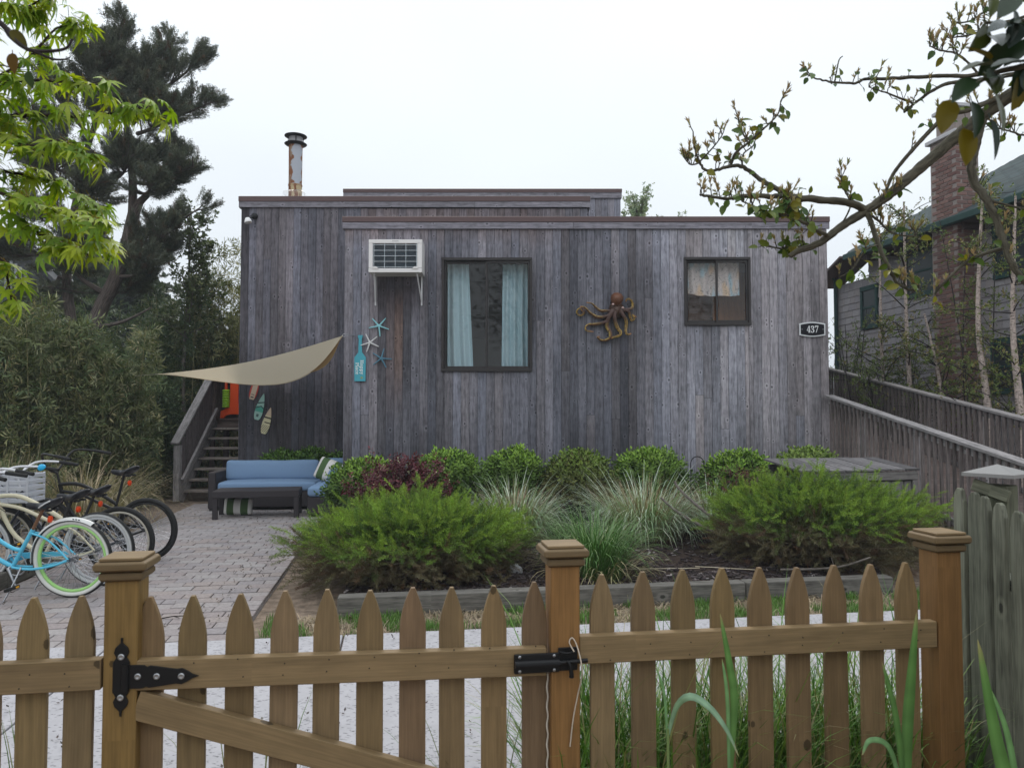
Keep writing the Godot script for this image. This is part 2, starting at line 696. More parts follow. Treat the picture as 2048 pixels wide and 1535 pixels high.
func ground() -> void:
	var g := MB.new()
	g.quad(Vector3(-300, -0.03, 300), Vector3(300, -0.03, 300), Vector3(300, -0.03, -300), Vector3(-300, -0.03, -300))
	structure("ground", g, M.soil)
	var w := MB.new()
	for k in range(-6, 7):
		var c := street(k * 1.52 + 0.4, 4.08, -0.045)
		w.box(at(c, A), Vector3(1.508, 0.10, 2.66), 0.006)
	structure("concrete_walk", w, M.concrete)
	var b := MB.new()  # the mulched bed, raised a little and uneven
	var bump := noise_of(61, 0.9, 3)
	var edge := func(a: float, t: float) -> Vector3:
		var s := lerpf(-0.40, 4.3, a)
		var p := street(s, 6.1, 0)
		var q := Vector3(lerpf(-2.5, 4.9, a), 0, -11.75)
		var r := p.lerp(q, t)
		r.y = 0.05 + 0.07 * bump.get_noise_2d(r.x * 1.5, r.z * 1.5) + 0.06 * sin(t * PI)
		return r
	b.sheet(56, 60, edge)
	structure("mulch_bed", b, M.mulch)
	# chips lying on the mulch
	var chip := MB.new()
	chip.box(Transform3D(), Vector3(0.045, 0.008, 0.016), 0.002)
	var where: Array[Transform3D] = []
	var tint := PackedColorArray()
	for k in 9000:
		var a := rr(0, 1)
		var t := pow(rr(0, 1), 1.4)
		var p: Vector3 = edge.call(a, t)
		where.append(Transform3D(Basis.from_euler(Vector3(rr(-0.4, 0.4), rr(0, TAU), rr(-0.4, 0.4))).scaled(Vector3.ONE * rr(0.5, 1.4)), p + Vector3(0, 0.01, 0)))
		tint.append(vary(Color(0.20, 0.175, 0.17) if rng.randf() < 0.06 else Color(0.055, 0.043, 0.043), 0.5, 0.05))
	var chips := scatter("mulch_chips", chip.mesh(), M.tint_matt, where, tint, self, true)
	tag(chips, "dark bark mulch chips covering the planting bed", "mulch")


func patio() -> void:
	var base := MB.new()
	var d := 0.0
	base.box(at(street(-2.24, 9.55, -0.075), A), Vector3(2.34, 0.1, 8.24))
	var root := structure("patio", base, M.joint_sand)
	var pw := 0.232
	var pd := 0.155
	var cells := []
	for row in 52:
		var n := 5.49 + row * pd
		var off := pw * 0.5 if row % 2 else 0.0
		for k in 11:
			var s := -3.40 + off + k * pw
			var wide := pw
			if row % 2 and k == 0:
				cells.append([-3.40 + pw * 0.25 - 0.002, n, pw * 0.5])
			if k == 10:
				if row % 2 == 0:
					continue
				continue
			if row % 2 and k == 9:
				wide = pw * 0.5
				s -= pw * 0.25
			cells.append([s + pw * 0.5, n, wide])
	cells.sort_custom(func(a, b): return a[1] < b[1])
	var kinds := []
	for k in 6:
		var mb := MB.new()
		mb.box(Transform3D(), Vector3((pw if k < 5 else pw * 0.5) - 0.006, 0.06, pd - 0.015), 0.006)
		kinds.append(mb.mesh())
	var tones := []
	for k in 6:
		var c: Color = [Color(0.345, 0.308, 0.305), Color(0.37, 0.335, 0.33), Color(0.335, 0.29, 0.285), Color(0.36, 0.31, 0.295), Color(0.38, 0.35, 0.345), Color(0.325, 0.295, 0.30)][k]
		var m := mat("paver_%d" % k, c, 0.9)
		m.albedo_texture = M.paver.albedo_texture
		m.uv1_triplanar = true
		m.uv1_world_triplanar = true
		m.uv1_scale = Vector3.ONE * 2.1
		tones.append(m)
	var where: Array[Transform3D] = []
	var tint := PackedColorArray()
	for k in cells.size():
		var p := street(cells[k][0], cells[k][1], -0.026 + rr(-0.003, 0.003))
		var half: bool = cells[k][2] < pw * 0.8
		var t := Transform3D(Basis.from_euler(Vector3(rr(-0.008, 0.008), A + rr(-0.008, 0.008), rr(-0.008, 0.008))), p)
		if k < 298:
			var o := put("paver", kinds[5 if half else 0], tones[rng.randi_range(0, 5)], root)
			o.transform = t
		else:
			if half:
				t.basis = t.basis * Basis.from_scale(Vector3(0.5, 1, 1))
			where.append(t)
			var v: Color = [Color(0.93, 0.95, 0.96), Color(1.0, 1.02, 1.04), Color(0.90, 0.90, 0.90), Color(0.97, 0.95, 0.92), Color(1.02, 1.06, 1.08), Color(0.88, 0.90, 0.92)][rng.randi_range(0, 5)]
			tint.append(v)
	var rest := scatter("paver", kinds[0], M.paver, where, tint, root, true)


# ------------------------------------------------------------------ the grey house
func strip(x0: float, x1: float, y0: float, y1: float, d: float, shade: Callable) -> MB:  # one upright siding board with a chamfered face
	var mb := MB.new()
	var n := maxi(2, int((y1 - y0) / 0.3))
	var off := Vector2(rr(0, 3), rr(0, 3))
	var e := 0.006
	var g := 0.0015
	var own := rr(0.80, 1.12)
	if rng.randf() < 0.12:
		own *= 0.78
	var warm := rr(-0.05, 0.05)
	for i in n + 1:
		var y := lerpf(y0, y1, float(i) / n)
		for k in 4:
			var x: float = [x0 + g, x0 + g + e, x1 - g - e, x1 - g][k]
			var z: float = [d + 0.009, d, d, d + 0.009][k]
			var nr := Vector3([-0.75, -0.1, 0.1, 0.75][k], 0, 1).normalized()
			var c: Color = shade.call((x0 + x1) * 0.5, y)
			mb.col = Color(minf(c.r * own * (1 + warm), 1), minf(c.g * own, 1), minf(c.b * own * (1 - warm), 1))
			mb.vert(Vector3(x, y, -z), nr, Vector2(x - x0, y) + off)
	for i in n:
		for k in 3:
			var q := i * 4 + k
			mb.face4(q, q + 1, q + 5, q + 4)
	for s in [0, 1]:
		var y := y0 if s == 0 else y1
		var a := mb.vert(Vector3(x0 + g, y, -d - 0.009), Vector3(0, -1 if s == 0 else 1, 0), off)
		var b := mb.vert(Vector3(x1 - g, y, -d - 0.009), Vector3(0, -1 if s == 0 else 1, 0), off)
		var c2 := mb.vert(Vector3(x1 - g - e, y, -d), Vector3(0, -1 if s == 0 else 1, 0), off)
		var c3 := mb.vert(Vector3(x0 + g + e, y, -d), Vector3(0, -1 if s == 0 else 1, 0), off)
		mb.face4(a, b, c2, c3)
	return mb


func siding(root: Node3D, x0: float, x1: float, w: float, y0: float, y1: float, d: float, holes: Array, shade: Callable) -> void:
	var n := int(round((x1 - x0) / w))
	for k in n:
		var a := x0 + (x1 - x0) * k / n
		var b := x0 + (x1 - x0) * (k + 1) / n
		var runs := [[a, b, y0, y1]]
		for h in holes:
			var next := []
			for r in runs:
				if r[1] <= h.position.x + 0.01 or r[0] >= h.end.x - 0.01 or r[3] <= h.position.y or r[2] >= h.end.y:
					next.append(r)
					continue
				if h.position.x > r[0] + 0.01:
					next.append([r[0], h.position.x, r[2], r[3]])
				if h.end.x < r[1] - 0.01:
					next.append([h.end.x, r[1], r[2], r[3]])
				var m0 := maxf(r[0], h.position.x)
				var m1 := minf(r[1], h.end.x)
				if h.position.y > r[2]:
					next.append([m0, m1, r[2], h.position.y])
				if h.end.y < r[3]:
					next.append([m0, m1, h.end.y, r[3]])
			runs = next
		for r in runs:
			var depth := d + rr(-0.004, 0.004)
			if rng.randf() < 0.25 and r[3] - r[2] > 2.0:
				var cut := rr(r[2] + 0.6, r[3] - 0.6)
				put("siding_board", strip(r[0], r[1], r[2], cut - 0.002, depth, shade), M.weathered_cedar, root)
				put("siding_board", strip(r[0], r[1], cut + 0.002, r[3], depth + 0.002, shade), M.weathered_cedar, root)
			else:
				put("siding_board", strip(r[0], r[1], r[2], r[3], depth, shade), M.weathered_cedar, root)


func block(mb: MB, x0: float, x1: float, y0: float, y1: float, d0: float, d1: float, bev := 0.0) -> void:
	mb.box(Transform3D(Basis(), W((x0 + x1) * 0.5, (y0 + y1) * 0.5, (d0 + d1) * 0.5)), Vector3(x1 - x0, y1 - y0, d1 - d0), bev)


func fascia(root: Node3D, x0: float, x1: float, y: float, high: float, d: float, joints: Array, tone: Color) -> void:
	var cuts := [x0] + joints + [x1]
	for k in cuts.size() - 1:
		var f := MB.new()
		f.uo = Vector2(rr(0, 3), rr(0, 3))
		f.col = tone * rr(0.88, 1.1)
		f.col.a = 1
		block(f, cuts[k] + (0.002 if k else 0.0), cuts[k + 1], y - high, y, d, d + 0.03, 0.004)
		put("fascia_board", f, M.weathered_cedar, root)


func house() -> void:
	var root := thing("house", "low flat-roofed house clad in upright weathered grey cedar boards", "house")
	var stain := noise_of(91, 0.55, 3)
	var streaks := noise_of(92, 1.0, 2)
	var shade := func(x: float, y: float) -> Color:
		# weathering: silvery to the right and under the roof edge, dark and bluish across the middle
		var pale := smoothstep(1.6, 3.1, x) * 0.42 + 0.30 * smoothstep(3.35, 4.5, y) + 0.40 * stain.get_noise_2d(x * 1.1, y * 0.35) + 0.30 * streaks.get_noise_2d(x * 2.6, y * 0.22)
		pale -= 0.16 * (1.0 - smoothstep(0.3, 1.6, y))
		pale += 0.20 * (1.0 - smoothstep(0.1, 0.75, absf(x + 0.42))) * (1.0 - smoothstep(1.9, 2.3, y))
		var k := clampf(0.40 + 0.80 * pale, 0.15, 1.0)
		var c := Color(k, k * 0.985, k * 1.02).lerp(Color(k, k * 0.95, k * 0.90), smoothstep(1.8, 3.2, x) * 0.6)
		# the sheltered strip below the air conditioner kept its new-wood colour
		var fresh := (1.0 - smoothstep(0.07, 0.12, absf(x + 1.83))) * smoothstep(1.2, 2.6, y + 0.3 * streaks.get_noise_2d(x * 9.0, 3.0)) * (1.0 - smoothstep(3.2, 3.45, y))
		c = c.lerp(Color(0.62, 0.43, 0.33), fresh * 0.85)
		var damp := (1.0 - smoothstep(0.30, 0.5, absf(x + 1.80))) * smoothstep(2.9, 3.4, y) * (1.0 - smoothstep(3.7, 3.8, y))
		c = c.lerp(Color(0.14, 0.11, 0.11), damp * 0.75)
		c = c.lerp(Color(0.45, 0.30, 0.24), 0.5 * smoothstep(4.40, 4.47, y + 0.03 * streaks.get_noise_2d(x * 5.0, 0.0)) * (1.0 - smoothstep(0.3, 1.2, x)))
		return c
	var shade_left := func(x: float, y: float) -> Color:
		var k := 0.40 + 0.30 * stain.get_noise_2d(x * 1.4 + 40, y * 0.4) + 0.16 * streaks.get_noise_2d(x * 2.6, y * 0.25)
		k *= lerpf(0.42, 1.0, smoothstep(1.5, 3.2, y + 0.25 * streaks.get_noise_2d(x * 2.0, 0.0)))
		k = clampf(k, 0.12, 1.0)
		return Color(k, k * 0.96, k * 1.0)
	var w1 := Rect2(-1.078, 2.235, 1.362, 1.735)
	var w2 := Rect2(2.757, 2.962, 0.984, 1.016)

	# walls, floors and roofs, with thickness and open windows
	var core := MB.new()
	block(core, -2.64, w1.position.x, 0.0, 4.6, 11.815, 11.95)
	block(core, w1.position.x, w1.end.x, 0.0, w1.position.y, 11.815, 11.95)
	block(core, w1.position.x, w1.end.x, w1.end.y, 4.6, 11.815, 11.95)
	block(core, w1.end.x, w2.position.x, 0.0, 4.6, 11.815, 11.95)
	block(core, w2.position.x, w2.end.x, 0.0, w2.position.y, 11.815, 11.95)
	block(core, w2.position.x, w2.end.x, w2.end.y, 4.6, 11.815, 11.95)
	block(core, w2.end.x, 4.98, 0.0, 4.6, 11.815, 11.95)
	block(core, -2.64, -2.50, 0.0, 4.6, 11.95, 15.0)
	block(core, 4.84, 4.98, 0.0, 4.6, 11.95, 18.5)
	block(core, -2.50, 4.84, 0.0, 1.45, 11.95, 15.2)
	block(core, -4.70, -2.645, 0.0, 5.26, 13.02, 13.15)
	block(core, -4.70, -4.56, 0.0, 5.26, 13.15, 18.5)
	block(core, -4.56, 4.84, 0.0, 4.5, 18.36, 18.5)
	block(core, -2.64, 1.30, 4.6, 5.22, 13.02, 13.15)
	block(core, 1.16, 1.30, 4.6, 5.22, 13.15, 18.5)
	block(core, -3.45, 2.25, 4.9, 6.10, 15.53, 15.65)
	block(core, 2.13, 2.25, 4.4, 6.10, 15.65, 18.5)
	block(core, -3.45, -3.33, 4.9, 6.10, 15.65, 18.5)
	put("wall", core, M.core_dark, root)
	var inner := MB.new()
	block(inner, -2.49, 1.9, 1.46, 4.3, 15.0, 15.1)
	block(inner, -2.49, 4.83, 1.455, 1.50, 11.96, 15.0)
	block(inner, -2.49, 4.83, 4.20, 4.28, 11.96, 15.0)
	block(inner, 1.9, 2.0, 1.46, 4.3, 11.96, 15.0)
	put("inner_wall", inner, M.plaster, root)
	var room2 := MB.new()
	block(room2, 2.01, 4.83, 1.51, 4.19, 12.75, 12.85)
	put("inner_wall", room2, M.indoor_wood, root)
	var roof := MB.new()
	block(roof, -2.70, 5.03, 4.56, 4.60, 11.84, 15.6)
	block(roof, -4.76, 1.34, 5.20, 5.25, 13.04, 18.5)
	block(roof, -3.50, 2.27, 6.08, 6.13, 15.56, 18.6)
	put("roof", roof, M.roofing, root)

	siding(root, -2.65, 5.0, 0.132, 0.10, 4.46, 11.8, [w1, w2], shade)
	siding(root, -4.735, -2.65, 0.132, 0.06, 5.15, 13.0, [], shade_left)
	siding(root, -2.65, 1.33, 0.132, 4.45, 5.12, 13.0, [], shade)
	siding(root, -3.47, 2.27, 0.132, 4.9, 6.05, 15.5, [], shade)
	# boards of the walls that turn the corner
	for c in [[-2.65, 11.81, 13.0, 4.46, 9], [-4.735, 13.01, 17.6, 5.15, 34]]:
		for k in c[4]:
			var a: float = lerpf(c[1], c[2], float(k) / c[4])
			var b: float = lerpf(c[1], c[2], float(k + 1) / c[4])
			var mb := MB.new()
			mb.uo = Vector2(rr(0, 3), rr(0, 3))
			var t := rr(0.3, 0.48)
			mb.col = Color(t, t * 0.98, t)
			block(mb, c[0] - 0.008, c[0] + 0.008, 0.08, c[3], a + 0.0015, b - 0.0015, 0.004)
			put("siding_board", mb, M.weathered_cedar, root)

	# roof edges
	fascia(root, -2.685, 5.03, 4.565, 0.105, 11.765, [0.97], Color(0.62, 0.60, 0.62))
	fascia(root, -4.775, 1.365, 5.235, 0.10, 12.965, [-0.65], Color(0.64, 0.62, 0.63))
	fascia(root, -3.52, 2.29, 6.135, 0.115, 15.465, [-1.2], Color(0.66, 0.64, 0.65))
	for e in [[-2.69, 5.035, 4.567, 4.655, 11.755, 15.6], [-4.78, 1.37, 5.237, 5.33, 12.955, 18.5], [-3.525, 2.295, 6.137, 6.215, 15.455, 18.6]]:
		var de := MB.new()
		block(de, e[0], e[1], e[2], e[3], e[4], e[4] + 0.05, 0.006)
		block(de, e[0], e[0] + 0.05, e[2], e[3], e[4] + 0.05, e[5], 0.006)
		block(de, e[1] - 0.05, e[1], e[2], e[3], e[4] + 0.05, e[5], 0.006)
		put("drip_edge", de, M.drip_edge, root)
	for s in [[-4.775, 12.995, 18.4, 5.235], [1.335, 12.995, 18.4, 5.235], [-2.685, 11.795, 13.0, 4.565], [2.26, 15.495, 18.4, 6.135]]:
		var f := MB.new()
		f.col = Color(0.6, 0.58, 0.6)
		block(f, s[0], s[0] + 0.03, s[3] - 0.11, s[3], s[1], s[2], 0.004)
		put("fascia_board", f, M.weathered_cedar, root)

	slider(root, w1, 0.55)
	slider(root, w2, 0.5)


func slider(root: Node3D, r: Rect2, split: float) -> void:  # a two-pane sliding window set in the boards
	var d := 11.775
	var w := part("window", root)
	var f := MB.new()
	var x0 := r.position.x - 0.035
	var x1 := r.end.x + 0.035
	var y0 := r.position.y - 0.035
	var y1 := r.end.y + 0.035
	block(f, x0, x1, y1 - 0.045, y1, d, d + 0.12, 0.004)
	block(f, x0, x1, y0, y0 + 0.045, d - 0.012, d + 0.12, 0.004)
	block(f, x0, x0 + 0.04, y0 + 0.0455, y1 - 0.0455, d, d + 0.12, 0.004)
	block(f, x1 - 0.04, x1, y0 + 0.0455, y1 - 0.0455, d, d + 0.12, 0.004)
	put("frame", f, M.window_bronze, w)
	var xm := lerpf(x0, x1, 0.5)
	for s in 2:
		var a: float = x0 + 0.041 if s == 0 else xm - 0.022
		var b: float = xm + 0.022 if s == 0 else x1 - 0.041
		var dd: float = d + 0.06 if s == 0 else d + 0.025
		var sash := MB.new()
		block(sash, a, b, y0 + 0.047, y0 + 0.085, dd, dd + 0.03, 0.003)
		block(sash, a, b, y1 - 0.085, y1 - 0.047, dd, dd + 0.03, 0.003)
		block(sash, a, a + 0.030, y0 + 0.0855, y1 - 0.0855, dd, dd + 0.03, 0.003)
		block(sash, b - 0.030, b, y0 + 0.0855, y1 - 0.0855, dd, dd + 0.03, 0.003)
		put("sash", sash, M.window_bronze, w)
		var g := MB.new()
		var zz := -(dd + 0.015)
		g.quad(Vector3(a + 0.04, y0 + 0.083, zz), Vector3(b - 0.04, y0 + 0.083, zz), Vector3(b - 0.04, y1 - 0.083, zz), Vector3(a + 0.04, y1 - 0.083, zz))
		put("pane", g, M.glass, w)
	var l := MB.new()
	block(l, x1 - 0.075, x1 - 0.060, lerpf(y0, y1, 0.42), lerpf(y0, y1, 0.55), d + 0.008, d + 0.024, 0.004)
	put("latch", l, M.black_iron, w)


func windows_dressing() -> void:  # what hangs behind the glass
	var fold := func(mb: MB, x0: float, x1: float, y0: float, y1: float, d: float, waves: float, amp: float, lean: float) -> void:
		mb.sheet(60, 10, func(a: float, b: float) -> Vector3:
			var x := lerpf(x0, x1, a) + lean * (1.0 - b) * (a if lean > 0 else 1.0 - a)
			return Vector3(x, lerpf(y0, y1, b), -d - amp * sin(a * TAU * waves + 0.6 * sin(b * 3.0)) * (1.0 - 0.3 * b)))
	var c1 := MB.new()
	fold.call(c1, -1.04, -0.70, 2.20, 3.95, 12.06, 2.5, 0.035, 0.08)
	tag(put("curtain", c1, M.curtain_blue), "pale blue curtain on the left side of the large window", "curtain", "pale blue curtains of the large window")
	var c2 := MB.new()
	fold.call(c2, -0.15, 0.26, 2.20, 3.95, 12.06, 3.5, 0.04, -0.02)
	tag(put("curtain", c2, M.curtain_blue), "pale blue curtain on the right side of the large window", "curtain", "pale blue curtains of the large window")
	var vein := noise_of(44, 0.035, 2)
	var tone := noise_of(45, 0.012, 2)
	var lace := picture(256, 160, func(x: int, y: int) -> Color:
		var line := 1.0 - smoothstep(0.0, 0.12, absf(vein.get_noise_2d(x, y)))
		var c := Color(0.62, 0.56, 0.54).lerp(Color(0.45, 0.62, 0.70), smoothstep(-0.1, 0.45, tone.get_noise_2d(x * 1.4, y * 0.4))).lerp(Color(0.72, 0.55, 0.40), smoothstep(0.15, 0.6, tone.get_noise_2d(x * 1.2 + 300, y * 0.5)))
		return c * (1.0 - 0.5 * line))
	var m := mat("lace", Color.WHITE, 0.9, lace)
	m.backlight_enabled = true
	m.backlight = Color(0.4, 0.4, 0.4)
	var c3 := MB.new()
	c3.sheet(60, 12, func(a: float, b: float) -> Vector3:
		var low := 3.43 + 0.045 * maxf(0.0, 1.0 - a * 3.0) + 0.006 * sin(a * 21.0)
		return Vector3(lerpf(2.79, 3.66, a), lerpf(low, 4.0, b), -12.02 - 0.02 * sin(a * 30.0 + b)))
	tag(put("curtain", c3, m), "short patterned curtain in the upper half of the small window", "curtain")
	# a door standing in the small room, a bed and a chair in the large one
	var dr := thing("door", "orange-brown wooden door seen through the small window", "door", W(3.52, 1.505, 12.55))
	var p := MB.new()
	p.box(at(Vector3(0.22, 1.2, 0), 0.06), Vector3(0.75, 2.4, 0.04), 0.004)
	put("panel", p, mat("orange_door", Color(0.50, 0.21, 0.07), 0.5, M.indoor_wood.albedo_texture, Vector3(1.2, 0.5, 1)), dr)
	var pk := MB.new()
	pk.lathe(Transform3D(Basis(Vector3.RIGHT, PI / 2), Vector3(0.28, 1.0, 0.08)), PackedVector2Array([Vector2(0.012, -0.03), Vector2(0.012, 0), Vector2(0.026, 0.012), Vector2(0.026, 0.03), Vector2(0.0, 0.04)]), 10)
	put("handle", pk, M.steel, dr)
	var bed := thing("bed", "bed with a dark green cover behind the large window", "bed", W(-0.65, 1.505, 13.9))
	var b1 := MB.new()
	b1.box(at(Vector3(0, 0.2, 0)), Vector3(1.2, 0.3, 1.6), 0.02)
	b1.col = Color(0.25, 0.18, 0.12)
	put("bed_frame", b1, M.tint, bed)
	var b2 := MB.new()
	b2.col = Color(0.09, 0.15, 0.13)
	b2.soft(at(Vector3(0, 0.5, 0)), Vector3(1.18, 0.3, 1.58), 0.08, 0.03)
	put("cover", b2, M.tint_matt, bed)
	var b3 := MB.new()
	b3.col = Color(0.30, 0.28, 0.25)
	b3.box(at(Vector3(0, 0.75, -0.82)), Vector3(1.25, 1.5, 0.05), 0.02)
	put("headboard", b3, M.tint, bed)


# ------------------------------------------------------------------ steps and landing at the left
func stairs() -> void:
	var root := thing("wooden_stairs", "open dark wooden steps rising to a landing beside the house's left corner", "stairs")
	var x0 := -5.83
	var x1 := -4.77
	for k in 8:
		var h := 0.18 * (k + 1)
		var d := 13.36 + 0.20 * k
		var mb := MB.new()
		mb.uo = Vector2(rr(0, 3), rr(0, 3))
		mb.col = Color(0.85, 0.78, 0.70) if k < 7 else Color(0.7, 0.6, 0.6)
		block(mb, x0 + 0.02, x1, h - 0.04, h, d - 0.03, d + (0.21 if k < 7 else 2.5), 0.006)
		put("step" if k < 7 else "landing", mb, M.grey_rail if k < 7 else M.brown_deck, root)
	var rim := MB.new()
	block(rim, x0 + 0.02, x1, 1.20, 1.399, 14.77, 14.81, 0.004)
	put("landing_edge", rim, M.brown_deck, root)
	for x in [x0 - 0.02, x1 - 0.02]:
		var s := MB.new()
		s.uo = Vector2(rr(0, 3), rr(0, 3))
		s.bar(W(x, 0.02, 13.26), W(x, 1.40, 14.80), 0.05, 0.24, 0.004, Vector3(0, 1, 1))
		put("stringer", s, M.grey_rail, root)
	# solid boarded side with a sloping cap
	for k in 11:
		var d := 13.27 + k * 0.135
		var f := float(k) / 10.0
		var mb := MB.new()
		mb.uo = Vector2(rr(0, 3), rr(0, 3))
		mb.col = Color(0.55, 0.5, 0.5) * rr(0.8, 1.1)
		mb.col.a = 1
		block(mb, x0 - 0.075, x0 - 0.05, maxf(0.03, 0.0 + 1.22 * f), 1.0 + 1.20 * f, d, d + 0.128, 0.003)
		put("side_board", mb, M.grey_rail, root)
	for k in 14:
		var d := 14.76 + k * 0.135
		var mb := MB.new()
		mb.uo = Vector2(rr(0, 3), rr(0, 3))
		block(mb, x0 - 0.075, x0 - 0.05, 1.3, 2.18, d, d + 0.128, 0.003)
		put("side_board", mb, M.brown_deck, root)
	for k in 8:
		var xx := x0 - 0.05 + k * 0.135
		var mb := MB.new()
		mb.uo = Vector2(rr(0, 3), rr(0, 3))
		block(mb, xx, xx + 0.128, 1.40, 2.18, 16.66, 16.685, 0.003)
		put("side_board", mb, M.brown_deck, root)
	var cap := MB.new()
	cap.col = Color(1, 1, 1)
	cap.bar(W(x0 - 0.06, 1.01, 13.12), W(x0 - 0.06, 2.24, 14.62), 0.15, 0.04, 0.005, Vector3(0, 1, 0.8))
	put("rail_cap", cap, M.grey_rail, root)
	var cap2 := MB.new()
	block(cap2, x0 - 0.13, x0 + 0.02, 2.19, 2.23, 14.60, 16.7, 0.005)
	block(cap2, x0 + 0.021, x1 + 0.03, 2.19, 2.23, 16.58, 16.7, 0.005)
	put("rail_cap", cap2, M.grey_rail, root)
	var inner := MB.new()
	inner.bar(W(x0 + 0.05, 0.36, 13.20), W(x0 + 0.05, 1.62, 14.70), 0.05, 0.07, 0.004, Vector3(0, 1, 0.8))
	put("handrail", inner, M.grey_rail, root)
	var post := MB.new()
	block(post, x0 - 0.10, x0 + 0.01, 0.0, 0.98, 13.16, 13.265, 0.005)
	put("post", post, M.grey_rail, root)
	var leg := MB.new()
	block(leg, x0 - 0.09, x0 + 0.0, 0.0, 2.18, 14.70, 14.75, 0.004)
	put("post", leg, M.brown_deck, root)
	for x in [x0 + 0.1, x1 - 0.15]:
		for d in [14.9, 16.4]:
			var q := MB.new()
			block(q, x, x + 0.09, 0.0, 1.38, d, d + 0.09, 0.003)
			put("support", q, M.brown_deck, root)


# ------------------------------------------------------------------ ramp at the right
func ramp() -> void:
	var root := thing("wooden_ramp", "long wooden ramp with slatted railings sloping down beside the house's right corner", "ramp")
	var top := func(d: float) -> float: return 1.06 + (d - 7.28) * 0.168
	var deck := func(d: float) -> float: return top.call(d) - 0.97
	for k in 76:
		var d := 6.7 + k * 0.142
		if d > 17.4:
			break
		var mb := MB.new()
		mb.uo = Vector2(rr(0, 3), rr(0, 3))
		mb.col = Color(1, 0.95, 0.95) * rr(0.8, 1.2)
		mb.col.a = 1
		var h: float = deck.call(d + 0.07)
		mb.box(Transform3D(Basis(Vector3.RIGHT, atan(0.168)), W(5.80, h - 0.018, d + 0.07)), Vector3(1.72, 0.036, 0.136), 0.004)
		put("deck_board", mb, M.brown_deck, root)
	for x in [5.03, 6.56]:
		var b := MB.new()
		b.bar(W(x, deck.call(6.7) - 0.15, 6.7), W(x, deck.call(17.4) - 0.15, 17.4), 0.045, 0.22, 0.004)
		b.col = Color(0.6, 0.55, 0.5)
		put("joist", b, M.grey_rail, root)
	for side in 2:
		var x: float = 4.97 if side == 0 else 6.64
		var far: float = 11.74 if side == 0 else 17.0
		var cap := MB.new()
		cap.uo = Vector2(rr(0, 3), rr(0, 3))
		cap.bar(W(x, top.call(6.6), 6.6), W(x, top.call(far), far), 0.14, 0.04, 0.006)
		put("rail_cap", cap, M.grey_rail, root)
		var r1 := MB.new()
		r1.uo = Vector2(rr(0, 3), rr(0, 3))
		r1.bar(W(x, top.call(6.6) - 0.07, 6.6), W(x, top.call(far) - 0.07, far), 0.04, 0.09, 0.004)
		r1.col = Color(0.75, 0.72, 0.7)
		put("rail", r1, M.grey_rail, root)
		var r2 := MB.new()
		r2.uo = Vector2(rr(0, 3), rr(0, 3))
		r2.bar(W(x, deck.call(6.6) + 0.02, 6.6), W(x, deck.call(far) + 0.02, far), 0.036, 0.09, 0.004)
		put("rail", r2, M.grey_rail, root)
		var n := int((far - 6.65) / 0.128)
		for k in n:
			var d := 6.70 + k * 0.128
			var mb := MB.new()
			mb.uo = Vector2(rr(0, 3), rr(0, 3))
			var t := rr(0.45, 0.85)
			mb.col = Color(t, t * 0.90, t * 0.86)
			var xx: float = x - 0.04
			var hb: float = deck.call(d) + rr(-0.10, -0.07)
			var ht: float = top.call(d) - 0.03
			block(mb, xx - 0.015, xx + 0.015, hb, ht, d, d + 0.034 + (0.026 if side == 1 else 0.0), 0.003)
			put("baluster", mb, M.grey_rail, root)
		var d2 := 6.62
		while d2 < far:
			var p := MB.new()
			p.uo = Vector2(rr(0, 3), rr(0, 3))
			block(p, x + 0.021, x + 0.11, 0.0, top.call(d2) - 0.022, d2, d2 + 0.09, 0.005)
			put("post", p, M.grey_rail, root)
			d2 += 1.36


